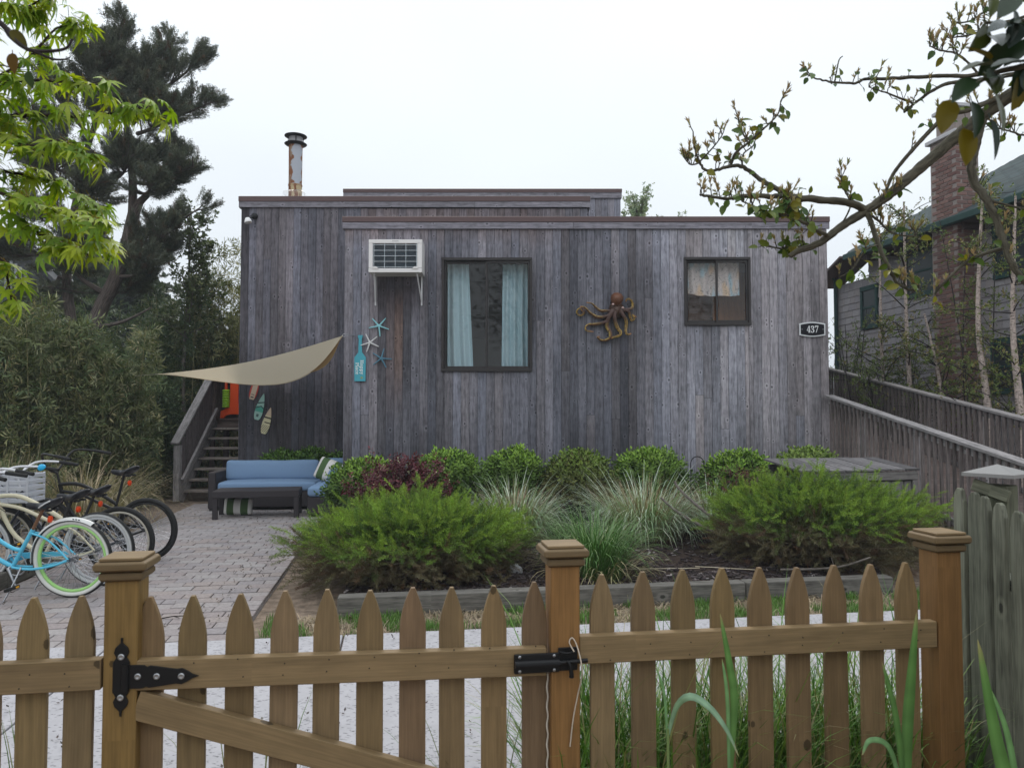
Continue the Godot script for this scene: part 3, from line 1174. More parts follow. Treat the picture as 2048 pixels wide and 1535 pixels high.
# ------------------------------------------------------------------ shingled house beyond the ramp
func neighbour() -> void:
	# its long wall runs straight back from the street: s is fixed, n grows away from the camera
	var root := thing("shingled_house", "tall grey shingled house with green trim and a brick chimney beyond the ramp", "house", W(10.09, 0, 0.0), A)
	# local axes: x to the right along the street, -z away
	var wx := 0.13  # face of the wall
	var n0 := 9.0
	var n1 := 17.6
	var eave := 4.95
	var core := MB.new()
	block(core, wx + 0.03, wx + 8.0, 0.0, eave, n0, 16.3)
	block(core, wx + 0.03, wx + 8.0, 0.0, eave - 0.45, 16.3, n1)
	put("wall", core, M.core_dark, root)
	# windows: [n centre, half width, sill, head]
	var wins := [[16.3, 0.22, 3.45, 4.2], [14.7, 0.36, 3.9, 4.72], [12.25, 0.65, 1.95, 2.7], [12.3, 0.5, 3.9, 4.72]]
	# shingles, course by course; the 300 that show largest are parts
	var kinds := []
	for k in 5:
		var mb := MB.new()
		var w: float = [0.11, 0.14, 0.17, 0.20, 0.23][k]
		mb.box(Transform3D(Basis(Vector3(0, 0, 1), -0.10), Vector3(-0.006, 0.095, 0)), Vector3(0.018, 0.19, w - 0.004), 0.002)
		kinds.append([mb.mesh(), w])
	var tones := []
	for t in [Color(0.385, 0.365, 0.385), Color(0.36, 0.34, 0.36), Color(0.41, 0.39, 0.405), Color(0.365, 0.338, 0.345), Color(0.395, 0.365, 0.37)]:
		var m := mat("shingle_%d" % tones.size(), t, 0.9)
		world_tex(m, M.paver.albedo_texture, 2.7)
		tones.append(m)
	var where: Array[Transform3D] = []
	var tint := PackedColorArray()
	var count := 0
	for row in 32:
		var h := 0.15 + row * 0.148
		var n := n0 + rr(0, 0.1)
		while n < n1 - 0.1:
			var kd: Array = kinds[rng.randi_range(0, 4)]
			n += kd[1]
			var c: float = n - kd[1] * 0.5
			var skip := false
			if c > 16.25 and h > eave - 0.6:
				skip = true
			for q in wins:
				if absf(c - q[0]) < q[1] + 0.08 and h > q[2] - 0.16 and h < q[3] + 0.03:
					skip = true
			if skip:
				continue
			var t := at(W(wx, h + rr(-0.004, 0.004), c))
			var near := c > 13.9 and c < 16.8 and h > 1.7 and h < 4.3
			if near and count < 298:
				count += 1
				var o := put("shingle", kd[0], tones[rng.randi_range(0, 4)], root)
				o.transform = t
			else:
				t.basis = t.basis * Basis.from_scale(Vector3(1, 1, kd[1] / 0.17))
				where.append(t)
				tint.append(tones[rng.randi_range(0, 4)].albedo_color.srgb_to_linear())
	scatter("shingle", kinds[2][0], M.shingle_grey, where, tint, root, true)
	for q in wins:
		var w := part("window", root)
		var f := MB.new()
		f.col = Color(0.028, 0.068, 0.066)
		block(f, wx - 0.06, wx + 0.03, q[2] - 0.09, q[2], q[0] - q[1] - 0.07, q[0] + q[1] + 0.07, 0.004)
		block(f, wx - 0.06, wx + 0.03, q[3], q[3] + 0.10, q[0] - q[1] - 0.07, q[0] + q[1] + 0.07, 0.004)
		block(f, wx - 0.055, wx + 0.03, q[2] + 0.001, q[3] - 0.001, q[0] - q[1] - 0.07, q[0] - q[1], 0.004)
		block(f, wx - 0.055, wx + 0.03, q[2] + 0.001, q[3] - 0.001, q[0] + q[1], q[0] + q[1] + 0.07, 0.004)
		block(f, wx - 0.045, wx + 0.03, (q[2] + q[3]) * 0.5 - 0.02, (q[2] + q[3]) * 0.5 + 0.02, q[0] - q[1] + 0.001, q[0] + q[1] - 0.001, 0.003)
		put("frame", f, M.tint, w)
		var g := MB.new()
		g.col = Color(0.035, 0.045, 0.05)
		block(g, wx - 0.03, wx + 0.028, q[2] + 0.001, q[3] - 0.001, q[0] - q[1] + 0.001, q[0] + q[1] - 0.001)
		put("pane", g, M.tint_gloss, w)
	for n in [n1 - 0.05, n0 + 0.05]:
		var c := MB.new()
		c.col = Color(0.028, 0.068, 0.066)
		block(c, wx - 0.05, wx + 0.05, 0.1, eave, n - 0.05, n + 0.05, 0.004)
		put("corner_board", c, M.tint, root)
	var drip := MB.new()
	drip.col = Color(0.03, 0.06, 0.06)
	drip.tube(PackedVector3Array([W(wx - 0.09, 0.2, n1 - 0.15), W(wx - 0.09, 4.6, n1 - 0.15), W(wx - 0.40, 4.95, n1 - 0.15)]), PackedFloat32Array([0.045]), 8)
	put("downpipe", drip, M.tint, root)

	# roof: eave along the wall, ridge further right
	var p := 0.543
	var ex := wx - 0.46
	var ridge := 4.4
	var up := Vector2(1, p).normalized()
	var deck := MB.new()
	var e0 := n0 - 0.4
	var e1 := 16.4
	var long := (ridge - ex) / up.x
	deck.box(Transform3D(Basis(Vector3(up.x, up.y, 0), Vector3(-up.y, up.x, 0), Vector3(0, 0, 1)), W(ex + up.x * long * 0.5, eave + up.y * long * 0.5, (e0 + e1) * 0.5)), Vector3(long, 0.10, e1 - e0))
	deck.box(Transform3D(Basis(Vector3(up.x, -up.y, 0), Vector3(up.y, up.x, 0), Vector3(0, 0, 1)), W(ridge + up.x * long * 0.5, eave + up.y * long * 0.5, (e0 + e1) * 0.5)), Vector3(long, 0.10, e1 - e0))
	deck.col = Color(0.05, 0.06, 0.06)
	put("roof", deck, M.tint_matt, root)
	var gable := MB.new()
	for n in [16.3, n0 + 0.06]:
		gable.tri(W(wx, eave - 0.05, n), W(ridge, eave + (ridge - ex) * p - 0.12, n), W(2 * ridge - wx, eave - 0.05, n))
	gable.col = Color(0.2, 0.19, 0.2)
	put("gable", gable, M.tint_matt, root)
	var tab := MB.new()
	tab.box(Transform3D(Basis(Vector3(0, 0, 1), 0.05), Vector3.ZERO), Vector3(0.17, 0.014, 0.29), 0.002)
	var where2: Array[Transform3D] = []
	var tint2 := PackedColorArray()
	var rb := Basis(Vector3(up.x, up.y, 0), Vector3(-up.y, up.x, 0), Vector3(0, 0, 1))
	for row in 36:
		var q := ex - 0.02 + up.x * (0.08 + row * 0.14)
		if q > ridge:
			break
		var n := e0 + (0.15 if row % 2 else 0.0)
		while n < e1 - 0.1:
			where2.append(Transform3D(rb, W(q, eave + (q - ex) * p + 0.066, n + 0.15)))
			tint2.append(vary(Color(0.050, 0.072, 0.075), 0.3, 0.05))
			n += 0.30
	scatter("roof_shingle", tab.mesh(), M.shingle_grey, where2, tint2, root, true)
	var gut := MB.new()
	gut.col = Color(0.024, 0.060, 0.058)
	block(gut, ex - 0.12, ex + 0.0, eave - 0.10, eave + 0.02, e0, e1, 0.012)
	gut.bar(W(ex, eave - 0.06, e1 + 0.02), W(ridge, eave + (ridge - ex) * p - 0.06, e1 + 0.02), 0.03, 0.16, 0.003)
	put("gutter", gut, M.tint, root)
	var soff := MB.new()
	soff.col = Color(0.085, 0.06, 0.055)
	block(soff, ex + 0.001, wx + 0.1, eave - 0.09, eave - 0.06, e0, e1)
	soff.bar(W(ex + 0.2, eave - 0.02, 16.4), W(ex + 0.45, eave - 0.42, 18.0), 0.7, 0.05)
	put("soffit", soff, M.tint, root)
	for k in 16:
		var r := MB.new()
		r.col = Color(0.07, 0.05, 0.045)
		block(r, ex + 0.02, wx, eave - 0.22, eave - 0.091, n0 + k * 0.45, n0 + k * 0.45 + 0.05, 0.004)
		put("rafter_end", r, M.tint, root)

	# brick chimney standing against the wall
	var ch := part("chimney", root)
	var cn := 13.5
	var bl := 0.205
	var bh := 0.074
	var brick := MB.new()
	brick.box(Transform3D(), Vector3(0.09, 0.060, bl - 0.012), 0.004)
	var bm := brick.mesh()
	var side := MB.new()
	side.box(Transform3D(), Vector3(bl - 0.012, 0.060, 0.09), 0.004)
	var sm := side.mesh()
	var bricks := []
	for t in [Color(0.225, 0.128, 0.110), Color(0.18, 0.098, 0.088), Color(0.28, 0.17, 0.148), Color(0.215, 0.14, 0.125)]:
		var m := mat("brick_%d" % bricks.size(), t, 0.9)
		world_tex(m, M.paver.albedo_texture, 3.0)
		bricks.append(m)
	var stack := MB.new()
	block(stack, wx - 0.445, wx - 0.005, 0.0, 6.44, cn - 0.315, cn + 0.315)
	put("mortar", stack, M.mortar, ch)
	var wh := [[], []]
	var made := 0
	for row in range(85, -1, -1):
		var h := 0.06 + row * bh
		var sh := bl * 0.5 if row % 2 else 0.0
		for k in 4:
			var n := cn - 0.325 + k * bl + sh
			if n < cn - 0.24 or n > cn + 0.25:
				continue
			var t := at(W(wx - 0.445 + 0.035, h, n))
			if made < 298 and row > 22:
				made += 1
				var o := put("brick", bm, bricks[rng.randi_range(0, 3)], ch)
				o.transform = t
			else:
				wh[0].append(t)
		for k in 3:
			var x := wx - 0.455 + 0.11 + k * bl - sh * 0.9
			if x < wx - 0.37 or x > wx - 0.05:
				continue
			for face in 2:
				var t := at(W(x, h, cn - 0.315 + 0.035 if face == 0 else cn + 0.315 - 0.035))
				if face == 0 and made < 298 and row > 22:
					made += 1
					var o := put("brick", sm, bricks[rng.randi_range(0, 3)], ch)
					o.transform = t
				else:
					wh[1].append(t)
	for k in 2:
		var ts: Array[Transform3D] = []
		var cs := PackedColorArray()
		for t in wh[k]:
			ts.append(t)
			cs.append(bricks[rng.randi_range(0, 3)].albedo_color.srgb_to_linear())
		if ts.size():
			scatter("brick", bm if k == 0 else sm, M.brick_red, ts, cs, ch, true)
	var capm := MB.new()
	block(capm, wx - 0.51, wx + 0.06, 6.445, 6.52, cn - 0.38, cn + 0.38, 0.01)
	put("cap", capm, M.stone, ch)
	var top2 := MB.new()
	block(top2, wx - 0.38, wx - 0.06, 6.525, 6.96, cn - 0.24, cn + 0.24, 0.01)
	top2.col = Color(0.6, 0.3, 0.24)
	put("chimney_top", top2, M.mortar, ch)
	var cap3 := MB.new()
	block(cap3, wx - 0.43, wx - 0.01, 6.963, 7.03, cn - 0.29, cn + 0.29, 0.01)
	put("cap", cap3, M.stone, ch)

	# the dark gable that shows between the trees at the far left
	var far := thing("far_house", "dark gabled house roof half hidden behind the cedar at the left", "house", W(-16.6, 0, 25.0), 0.35)
	var fw := MB.new()
	fw.col = Color(0.07, 0.075, 0.08)
	block(fw, -1.3, 1.3, 0.0, 5.9, -2.0, 2.0)
	put("wall", fw, M.tint_matt, far)
	var fr := MB.new()
	fr.col = Color(0.06, 0.065, 0.07)
	for s in [-1.0, 1.0]:
		fr.bar(W(s * 1.6, 5.6, 0.0), W(0, 7.25, 0.0), 4.6, 0.1, 0.0, Vector3(s, 1, 0))
	put("roof", fr, M.tint_matt, far)
	var fg := MB.new()
	fg.col = Color(0.08, 0.085, 0.09)
	fg.tri(W(-1.3, 5.9, -2.01), W(1.3, 5.9, -2.01), W(0, 7.1, -2.01))
	put("gable", fg, M.tint_matt, far)
	for k in 5:
		var sl := MB.new()
		sl.col = Color(0.32, 0.34, 0.36)
		block(sl, 0.15 + k * 0.13, 0.22 + k * 0.13, 5.4, 6.4 - k * 0.1, -2.06, -2.02, 0.003)
		put("slat", sl, M.tint, far)


# ------------------------------------------------------------------ picket fence and gate in front
func picket_shape(w: float, h: float, lop: float) -> PackedVector2Array:
	var out := PackedVector2Array([Vector2(-w * 0.5, 0), Vector2(w * 0.5, 0)])
	for k in 7:
		var t := float(k) / 6.0
		out.append(Vector2(w * 0.5 * (1.0 - 0.86 * pow(t, 1.75)), h - 0.135 + 0.135 * t))
	for k in 7:
		var t := 1.0 - float(k) / 6.0
		out.append(Vector2(-w * 0.5 * (1.0 - 0.86 * pow(t, 1.75 + lop)), h - 0.135 + 0.135 * t))
	return out


func picket(parent: Node3D, x: float, h: float) -> void:
	var mb := MB.new()
	mb.uo = Vector2(rr(0, 3), rr(0, 3))
	var t := rr(0.70, 1.0)
	mb.col = Color(t, t * rr(0.94, 1.03), t * rr(0.84, 1.05))
	mb.prism(Transform3D(Basis(Vector3(0, 0, 1), rr(-0.004, 0.004)), Vector3(x, 0.05, -0.03 + rr(-0.001, 0.001))), picket_shape(0.0815 + rr(-0.002, 0.002), h - 0.05, rr(-0.2, 0.3)), 0.019, 0.002)
	put("picket", mb, M.picket_wood, parent)
	var nails := MB.new()
	nails.col = Color(0.03, 0.025, 0.02)
	for y in [0.77, 0.81]:
		nails.lathe(Transform3D(Basis(Vector3.RIGHT, PI / 2), Vector3(x + rr(-0.02, 0.02), y + rr(-0.01, 0.01), 0.0185)), PackedVector2Array([Vector2(0.0022, -0.002), Vector2(0.0022, 0.0008), Vector2(0.0, 0.001)]), 6)
	put("nail", nails, M.tint, parent)


func rail(parent: Node3D, a: Vector3, b: Vector3, w: float, thick: float) -> void:
	var mb := MB.new()
	mb.uo = Vector2(rr(0, 3), rr(0, 3))
	var t := rr(0.86, 1.0)
	mb.col = Color(t, t, t * 0.98)
	mb.bar(a, b, w, thick, 0.003, Vector3(0, 0, 1))
	put("rail", mb, M.picket_wood, parent)


func capped_post(label: String, x: float, h: float, turn: float, tone0: Color) -> Node3D:
	var o := thing("fence_post", label, "post", at(Vector3(0, 0, -2.429), A) * Vector3(x, 0, 0), A + turn)
	var p := MB.new()
	p.uo = Vector2(rr(0, 3), rr(0, 3))
	p.col = tone0
	p.box(at(Vector3(0, (h - 0.06) * 0.5, 0)), Vector3(0.094, h - 0.06, 0.094), 0.004)
	put("shaft", p, M.post_wood, o)
	for k in 3:
		var c := MB.new()
		c.uo = Vector2(rr(0, 3), rr(0, 3))
		var tone: float = [0.60, 0.70, 0.92][k]
		c.col = Color(tone, tone, tone)
		var y: float = h + [-0.052, -0.0225, -0.003][k]
		var s: float = [0.124, 0.148, 0.120][k]
		c.box(at(Vector3(0, y, 0)), Vector3(s, [0.028, 0.028, 0.010][k], s), [0.009, 0.012, 0.003][k])
		put(["cap_moulding", "cap", "cap_plate"][k], c, M.picket_wood, o)
	return o


func picket_fence() -> void:
	var gate := thing("picket_gate", "brown picket gate with black strap hinge and sloping brace", "gate", W(0, 0, 2.40), A)
	for k in 10:
		picket(gate, -1.091 + k * (1.166 / 9.0) + rr(-0.003, 0.003), 1.001 + rr(-0.004, 0.005))
	rail(gate, Vector3(-1.112, 0.785, 0), Vector3(0.108, 0.765, 0), 0.087, 0.036)
	rail(gate, Vector3(-1.112, 0.20, 0), Vector3(0.108, 0.20, 0), 0.087, 0.036)
	rail(gate, Vector3(-1.112, 0.700, 0.0), Vector3(0.10, 0.29, 0.0), 0.085, 0.034)
	# strap hinge: pin plate on the post, long strap on the rail
	var hinge := part("hinge", gate, Vector3(-1.150, 0.785, 0.0215))
	var pl := MB.new()
	var out := PackedVector2Array()
	for k in 17:
		var t := float(k) / 16.0
		var y := -0.112 + 0.224 * t
		var e := absf(y)
		var w := 0.023 if e < 0.05 else (0.014 if e < 0.062 else (0.021 if e < 0.078 else (0.017 if e < 0.092 else 0.003)))
		out.append(Vector2(w, y))
	for k in 17:
		out.append(Vector2(-out[16 - k].x, out[16 - k].y))
	pl.prism(Transform3D(Basis(), Vector3(0, 0, 0)), out, 0.006, 0.0015)
	put("pin_plate", pl, M.black_iron, hinge)
	var st := MB.new()
	st.prism(Transform3D(Basis(Vector3(0, 0, 1), -0.035), Vector3(0.012, 0, 0.0005)), PackedVector2Array([Vector2(0, -0.034), Vector2(0.05, -0.033), Vector2(0.058, -0.028), Vector2(0.066, -0.032), Vector2(0.14, -0.021), Vector2(0.155, -0.023), Vector2(0.172, -0.015), Vector2(0.185, -0.006), Vector2(0.203, 0.0), Vector2(0.185, 0.006), Vector2(0.172, 0.015), Vector2(0.155, 0.023), Vector2(0.14, 0.021), Vector2(0.066, 0.032), Vector2(0.058, 0.028), Vector2(0.05, 0.033), Vector2(0, 0.034)]), 0.006, 0.0015)
	put("strap", st, M.black_iron, hinge)
	var kn := MB.new()
	kn.tube(PackedVector3Array([Vector3(0.012, -0.038, 0.003), Vector3(0.012, 0.038, 0.003)]), PackedFloat32Array([0.011]), 12)
	put("knuckle", kn, M.black_iron, hinge)
	for q in [Vector3(0, 0.058, 0.004), Vector3(0, -0.058, 0.004), Vector3(0.046, 0.0, 0.0045), Vector3(0.098, -0.002, 0.0045), Vector3(0.166, -0.005, 0.0045)]:
		var sc := MB.new()
		sc.lathe(Transform3D(Basis(Vector3.RIGHT, PI / 2), q), PackedVector2Array([Vector2(0.0095, -0.002), Vector2(0.0095, 0.0015), Vector2(0.006, 0.003), Vector2(0.0045, 0.0012), Vector2(0, 0.001)]), 12)
		put("screw", sc, M.steel, hinge)
	# sliding latch: bolt case on the gate, keeper on the post
	var latch := part("latch", gate, Vector3(0.07, 0.765, 0.021))
	var lc := MB.new()
	lc.box(at(Vector3(0.005, 0.0, 0.004)), Vector3(0.145, 0.060, 0.010), 0.004)
	lc.tube(PackedVector3Array([Vector3(-0.066, 0, 0.008), Vector3(0.076, 0, 0.008)]), PackedFloat32Array([0.021]), 14, true, 0.55)
	put("bolt_case", lc, M.black_iron, latch)
	var bo := MB.new()
	bo.tube(PackedVector3Array([Vector3(0.07, 0, 0.014), Vector3(0.165, 0.006, 0.020)]), PackedFloat32Array([0.007]), 10)
	put("bolt", bo, M.black_iron, latch)
	for q in [Vector3(-0.05, 0.022, 0.009), Vector3(0.06, 0.022, 0.009), Vector3(-0.05, -0.022, 0.009), Vector3(0.06, -0.022, 0.009)]:
		var sc := MB.new()
		sc.lathe(Transform3D(Basis(Vector3.RIGHT, PI / 2), q), PackedVector2Array([Vector2(0.005, -0.001), Vector2(0.005, 0.0015), Vector2(0.0, 0.002)]), 8)
		put("screw", sc, M.steel, latch)

	# fixed panels either side
	var right := thing("picket_fence", "brown picket fence panel with tall grass growing behind it", "fence", W(0, 0, 2.40), A)
	for k in 9:
		picket(right, 0.303 + k * (1.096 / 8.0) + rr(-0.003, 0.003), 1.026 + rr(-0.004, 0.005))
	rail(right, Vector3(0.216, 0.795, 0), Vector3(1.476, 0.790, 0), 0.088, 0.036)
	rail(right, Vector3(0.216, 0.20, 0), Vector3(1.476, 0.20, 0), 0.088, 0.036)
	var left := thing("picket_fence", "brown picket fence panel left of the hinged gate post, cut by the picture edge", "fence", W(0, 0, 2.40), A)
	for k in 9:
		picket(left, -1.284 - k * 0.122 + rr(-0.003, 0.003), 1.009 + rr(-0.004, 0.005))
	rail(left, Vector3(-2.35, 0.79, 0), Vector3(-1.207, 0.793, 0), 0.088, 0.036)
	rail(left, Vector3(-2.35, 0.20, 0), Vector3(-1.207, 0.20, 0), 0.088, 0.036)

	capped_post("hinge post of the picket gate, yellowish and split down its face", -1.159, 1.126, 0.0, Color(0.80, 0.98, 1.0))
	var mid := capped_post("latch post at the middle of the picket fence, with white cord", 0.165, 1.127, 0.0, Color(0.92, 0.95, 1.0))
	capped_post("corner post of the picket fence touching the grey stockade fence", 1.522, 1.135, 0.02, Color(0.80, 0.84, 0.95))
	var kp := part("keeper", mid, Vector3(0.0, 0.765, 0.05))
	var k1 := MB.new()
	k1.box(at(Vector3(0.006, 0.008, 0.001)), Vector3(0.062, 0.072, 0.006), 0.002)
	put("plate", k1, M.black_iron, kp)
	var k2 := MB.new()
	k2.tube(PackedVector3Array([Vector3(0.0, 0.008, 0.02), Vector3(0.008, -0.005, 0.028), Vector3(0.012, -0.03, 0.026), Vector3(0.012, -0.042, 0.024)]), PackedFloat32Array([0.005, 0.006, 0.007, 0.008]), 10)
	k2.tube(PackedVector3Array([Vector3(-0.02, 0.03, 0.004), Vector3(0.0, 0.03, 0.018), Vector3(0.03, 0.03, 0.004)]), PackedFloat32Array([0.004]), 8)
	put("hook", k2, M.black_iron, kp)
	# white cord looped through the keeper and hanging down
	var cord := thing("cord", "thin white cord looped through the latch and hanging down the post", "cord", mid.position, A)
	var c := MB.new()
	c.col = Color(0.55, 0.47, 0.38)
	c.tube(spline([Vector3(0.022, 0.80, 0.07), Vector3(0.010, 0.825, 0.056), Vector3(0.020, 0.838, 0.054), Vector3(0.033, 0.815, 0.062), Vector3(0.041, 0.77, 0.085), Vector3(0.044, 0.73, 0.083), Vector3(0.036, 0.66, 0.058), Vector3(0.022, 0.585, 0.054), Vector3(0.012, 0.50, 0.052)], 48), PackedFloat32Array([0.0022]), 6)
	put("strand", c, M.tint_matt, cord)
	c = MB.new()
	c.col = Color(0.6, 0.56, 0.48)
	var tw := PackedVector3Array()
	for k in 60:
		tw.append(Vector3(-0.054 + 0.002 * sin(k * 1.1), 0.72 - k * 0.0105, 0.02 + 0.002 * cos(k * 1.1)))
	c.tube(tw, PackedFloat32Array([0.003]), 6)
	put("rope_end", c, M.tint_matt, cord)


func stockade() -> void:
	var root := thing("stockade_fence", "weathered grey-green stockade fence of close upright boards at the right edge", "fence", W(1.725, 0, 2.90))
	for k in 17:
		var d := -k * 0.082
		var h: float = 1.265 + [0.0, -0.006, -0.012, -0.03, -0.05][mini(k, 4)] + rr(-0.006, 0.006)
		var mb := MB.new()
		mb.uo = Vector2(rr(0, 3), rr(0, 3))
		var t := rr(0.72, 1.0)
		mb.col = Color(t, t, t * 0.96)
		var w := 0.072
		var o := PackedVector2Array([Vector2(-w / 2, 0), Vector2(w / 2, 0), Vector2(w / 2, h - 0.05), Vector2(w * 0.30, h - 0.008), Vector2(w * 0.12, h), Vector2(-w * 0.16, h - 0.003), Vector2(-w * 0.36, h - 0.02), Vector2(-w / 2, h - 0.07)])
		# turned so that the face looks left, towards the gate
		mb.prism(Transform3D(Basis(Vector3.UP, -PI / 2 - 0.04), Vector3(0.008 * sin(k * 2.0) - d * -0.02, 0, -d)), o, 0.018, 0.004)
		put("board", mb, M.stockade_wood, root)
	for h in [0.3, 0.95]:
		var r := MB.new()
		r.bar(Vector3(0.045, h, -0.05), Vector3(0.045, h, 1.4), 0.08, 0.04, 0.004)
		put("rail", r, M.stockade_wood, root)
	var p := thing("old_fence_post", "old grey-green fence post with flat pyramid cap behind the stockade boards", "post", W(1.825, 0, 2.83), 0.62)
	var s := MB.new()
	s.col = Color(0.7, 0.72, 0.62)
	s.box(at(Vector3(0, 0.64, 0)), Vector3(0.10, 1.28, 0.10), 0.004)
	put("shaft", s, M.stockade_wood, p)
	var c := MB.new()
	c.col = Color(1, 1, 1)
	var e := 0.088
	var y := 1.325
	for k in 4:
		var a := Vector3(e, y, e).rotated(Vector3.UP, k * PI / 2)
		var b := Vector3(e, y, e).rotated(Vector3.UP, (k + 1) * PI / 2)
		c.tri(a, b, Vector3(0, y + 0.032, 0))
		c.quad(a, b, b - Vector3(0, 0.013, 0), a - Vector3(0, 0.013, 0), 0.17, 0.013)
	c.quad(Vector3(e, y - 0.013, e), Vector3(-e, y - 0.013, e), Vector3(-e, y - 0.013, -e), Vector3(e, y - 0.013, -e))
	put("cap", c, mat("cap_zinc", Color(0.27, 0.265, 0.26), 0.7), p)
	var tr := MB.new()
	tr.col = Color(1, 1, 0.9)
	tr.box(Transform3D(Basis(Vector3(1, 0, 0), 0.30), Vector3(-0.058, 1.262, 0.0)), Vector3(0.016, 0.045, 0.13), 0.004)
	put("loose_moulding", tr, M.stockade_wood, p)


# ------------------------------------------------------------------ things on the walls
func wall_things() -> void:
	var ac := thing("air_conditioner", "white boxy air conditioner mounted high on the grey wall", "air conditioner", W(-1.792, 3.70, 11.79))
	var cas := MB.new()
	cas.col = Color(0.66, 0.64, 0.63)
	# a case open at the front
	for q in [[Vector3(0, 0.008, 0.17), Vector3(0.82, 0.016, 0.34)], [Vector3(0, 0.502, 0.17), Vector3(0.82, 0.016, 0.34)], [Vector3(-0.402, 0.255, 0.17), Vector3(0.016, 0.476, 0.34)], [Vector3(0.402, 0.255, 0.17), Vector3(0.016, 0.476, 0.34)], [Vector3(0, 0.255, 0.10), Vector3(0.786, 0.474, 0.2)]]:
		cas.box(at(q[0]), q[1], 0.005)
	put("case", cas, M.tint, ac)
	var bez := MB.new()
	bez.col = Color(0.78, 0.76, 0.75)
	for q in [[Vector3(0, 0.480, 0.352), Vector3(0.822, 0.060, 0.024)], [Vector3(0, 0.033, 0.352), Vector3(0.822, 0.066, 0.024)], [Vector3(-0.378, 0.258, 0.352), Vector3(0.064, 0.382, 0.0235)], [Vector3(0.372, 0.258, 0.352), Vector3(0.076, 0.382, 0.0235)]]:
		bez.box(at(q[0]), q[1], 0.006)
	put("bezel", bez, M.tint, ac)
	for k in 22:
		var f := MB.new()
		f.col = Color(0.075, 0.115, 0.15)
		f.box(Transform3D(Basis(Vector3.RIGHT, 0.5), Vector3(-0.003, 0.078 + k * 0.0168, 0.325)), Vector3(0.678, 0.003, 0.022))
		put("fin", f, M.tint, ac)
	for k in 5:
		var b := MB.new()
		b.col = Color(0.60, 0.66, 0.70)
		b.box(at(Vector3(-0.003, 0.085 + k * 0.0855, 0.361)), Vector3(0.686, 0.007, 0.006), 0.002)
		put("grille_bar", b, M.tint, ac)
	for k in 5:
		var b := MB.new()
		b.col = Color(0.60, 0.66, 0.70)
		b.box(at(Vector3(-0.328 + k * 0.1635, 0.257, 0.366)), Vector3(0.007, 0.375, 0.0035), 0.001)
		put("grille_bar", b, M.tint, ac)
	for s in [-1.0, 1.0]:
		var br := MB.new()
		br.col = Color(0.60, 0.60, 0.62)
		br.bar(Vector3(s * 0.33, -0.01, 0.32), Vector3(s * 0.365, -0.40, 0.012), 0.020, 0.020, 0.003, Vector3(1, 0, 0))
		br.bar(Vector3(s * 0.365, -0.46, 0.010), Vector3(s * 0.365, 0.0, 0.010), 0.024, 0.010, 0.003, Vector3(0, 0, 1))
		put("bracket", br, M.tint, ac)
		var tabm := MB.new()
		tabm.col = Color(0.76, 0.74, 0.72)
		tabm.prism(at(Vector3(s * 0.30, 0.055, 0.372)), PackedVector2Array([Vector2(-0.045, 0), Vector2(0.045, 0), Vector2(0.045 if s > 0 else 0.01, 0.035), Vector2(-0.01 if s > 0 else -0.045, 0.035)]), 0.008, 0.002)
		put("corner_tab", tabm, M.tint, ac)
	var mk := MB.new()
	mk.col = Color(0.35, 0.35, 0.36)
	mk.box(at(Vector3(0.0, 0.485, 0.3655)), Vector3(0.10, 0.008, 0.003), 0.001)
	put("badge", mk, M.tint, ac)

	# paddle-shaped sign
	var oar := thing("oar_sign", "turquoise wooden oar sign reading Happy Place near the wall corner", "sign", W(-2.390, 2.045, 11.775))
	var ob := MB.new()
	ob.col = Color(0.075, 0.36, 0.44)
	ob.prism(Transform3D(), PackedVector2Array([Vector2(-0.087, 0), Vector2(0.087, 0), Vector2(0.090, 0.375), Vector2(0.030, 0.455), Vector2(0.024, 0.66), Vector2(0.038, 0.705), Vector2(0.036, 0.725), Vector2(-0.036, 0.725), Vector2(-0.038, 0.705), Vector2(-0.024, 0.66), Vector2(-0.030, 0.455), Vector2(-0.090, 0.375)]), 0.022, 0.003)
	put("paddle", ob, M.tint, oar)
	var serif := SystemFont.new()
	serif.font_names = PackedStringArray(["Droid Serif"])
	serif.font_weight = 700
	for q in [["Happy", 0.030, 0.335], ["Place", -0.044, 0.295]]:
		var tm := TextMesh.new()
		tm.text = q[0]
		tm.font = serif
		tm.font_size = 64
		tm.pixel_size = 0.0011
		tm.depth = 0.004
		tm.horizontal_alignment = HORIZONTAL_ALIGNMENT_LEFT
		var o := put("lettering", tm, mat("white_paint", Color(0.74, 0.78, 0.76), 0.6), oar)
		o.transform = Transform3D(Basis(Vector3(0, 0, 1), -PI / 2), Vector3(q[1] - 0.0, q[2], 0.0125))
	var fl := MB.new()
	fl.col = Color(0.28, 0.36, 0.16)
	for k in 6:
		fl.prism(Transform3D(Basis(Vector3(0, 0, 1), k * TAU / 6), Vector3(0.028, 0.055, 0.0125)), PackedVector2Array([Vector2(0, 0), Vector2(0.006, 0.014), Vector2(0, 0.028), Vector2(-0.006, 0.014)]), 0.003)
	put("painted_star", fl, M.tint, oar)

	# three starfish
	var star := func(label: String, x: float, h: float, turns: Array, c: Color, size: float) -> void:
		var o := thing("starfish_ornament", label, "starfish ornament", W(x, h, 11.765), 0.0, "starfish ornaments on the wall")
		for a in turns:
			var mb := MB.new()
			mb.col = c
			var d := Vector3(sin(a), cos(a), 0)
			mb.tube(PackedVector3Array([Vector3(0, 0, 0.010), d * size * 0.25 + Vector3(0, 0, 0.006), d * size * 0.95 - Vector3(0, 0, 0.002), d * size - Vector3(0, 0, 0.004)]), PackedFloat32Array([0.015, 0.0125, 0.008, 0.003]), 8)
			put("arm", mb, M.tint, o)
	star.call("aqua blue starfish ornament, topmost of the three on the wall", -2.094, 2.915, [-0.74, 0.70, 1.90, 3.05, -1.76], Color(0.27, 0.58, 0.63), 0.165)
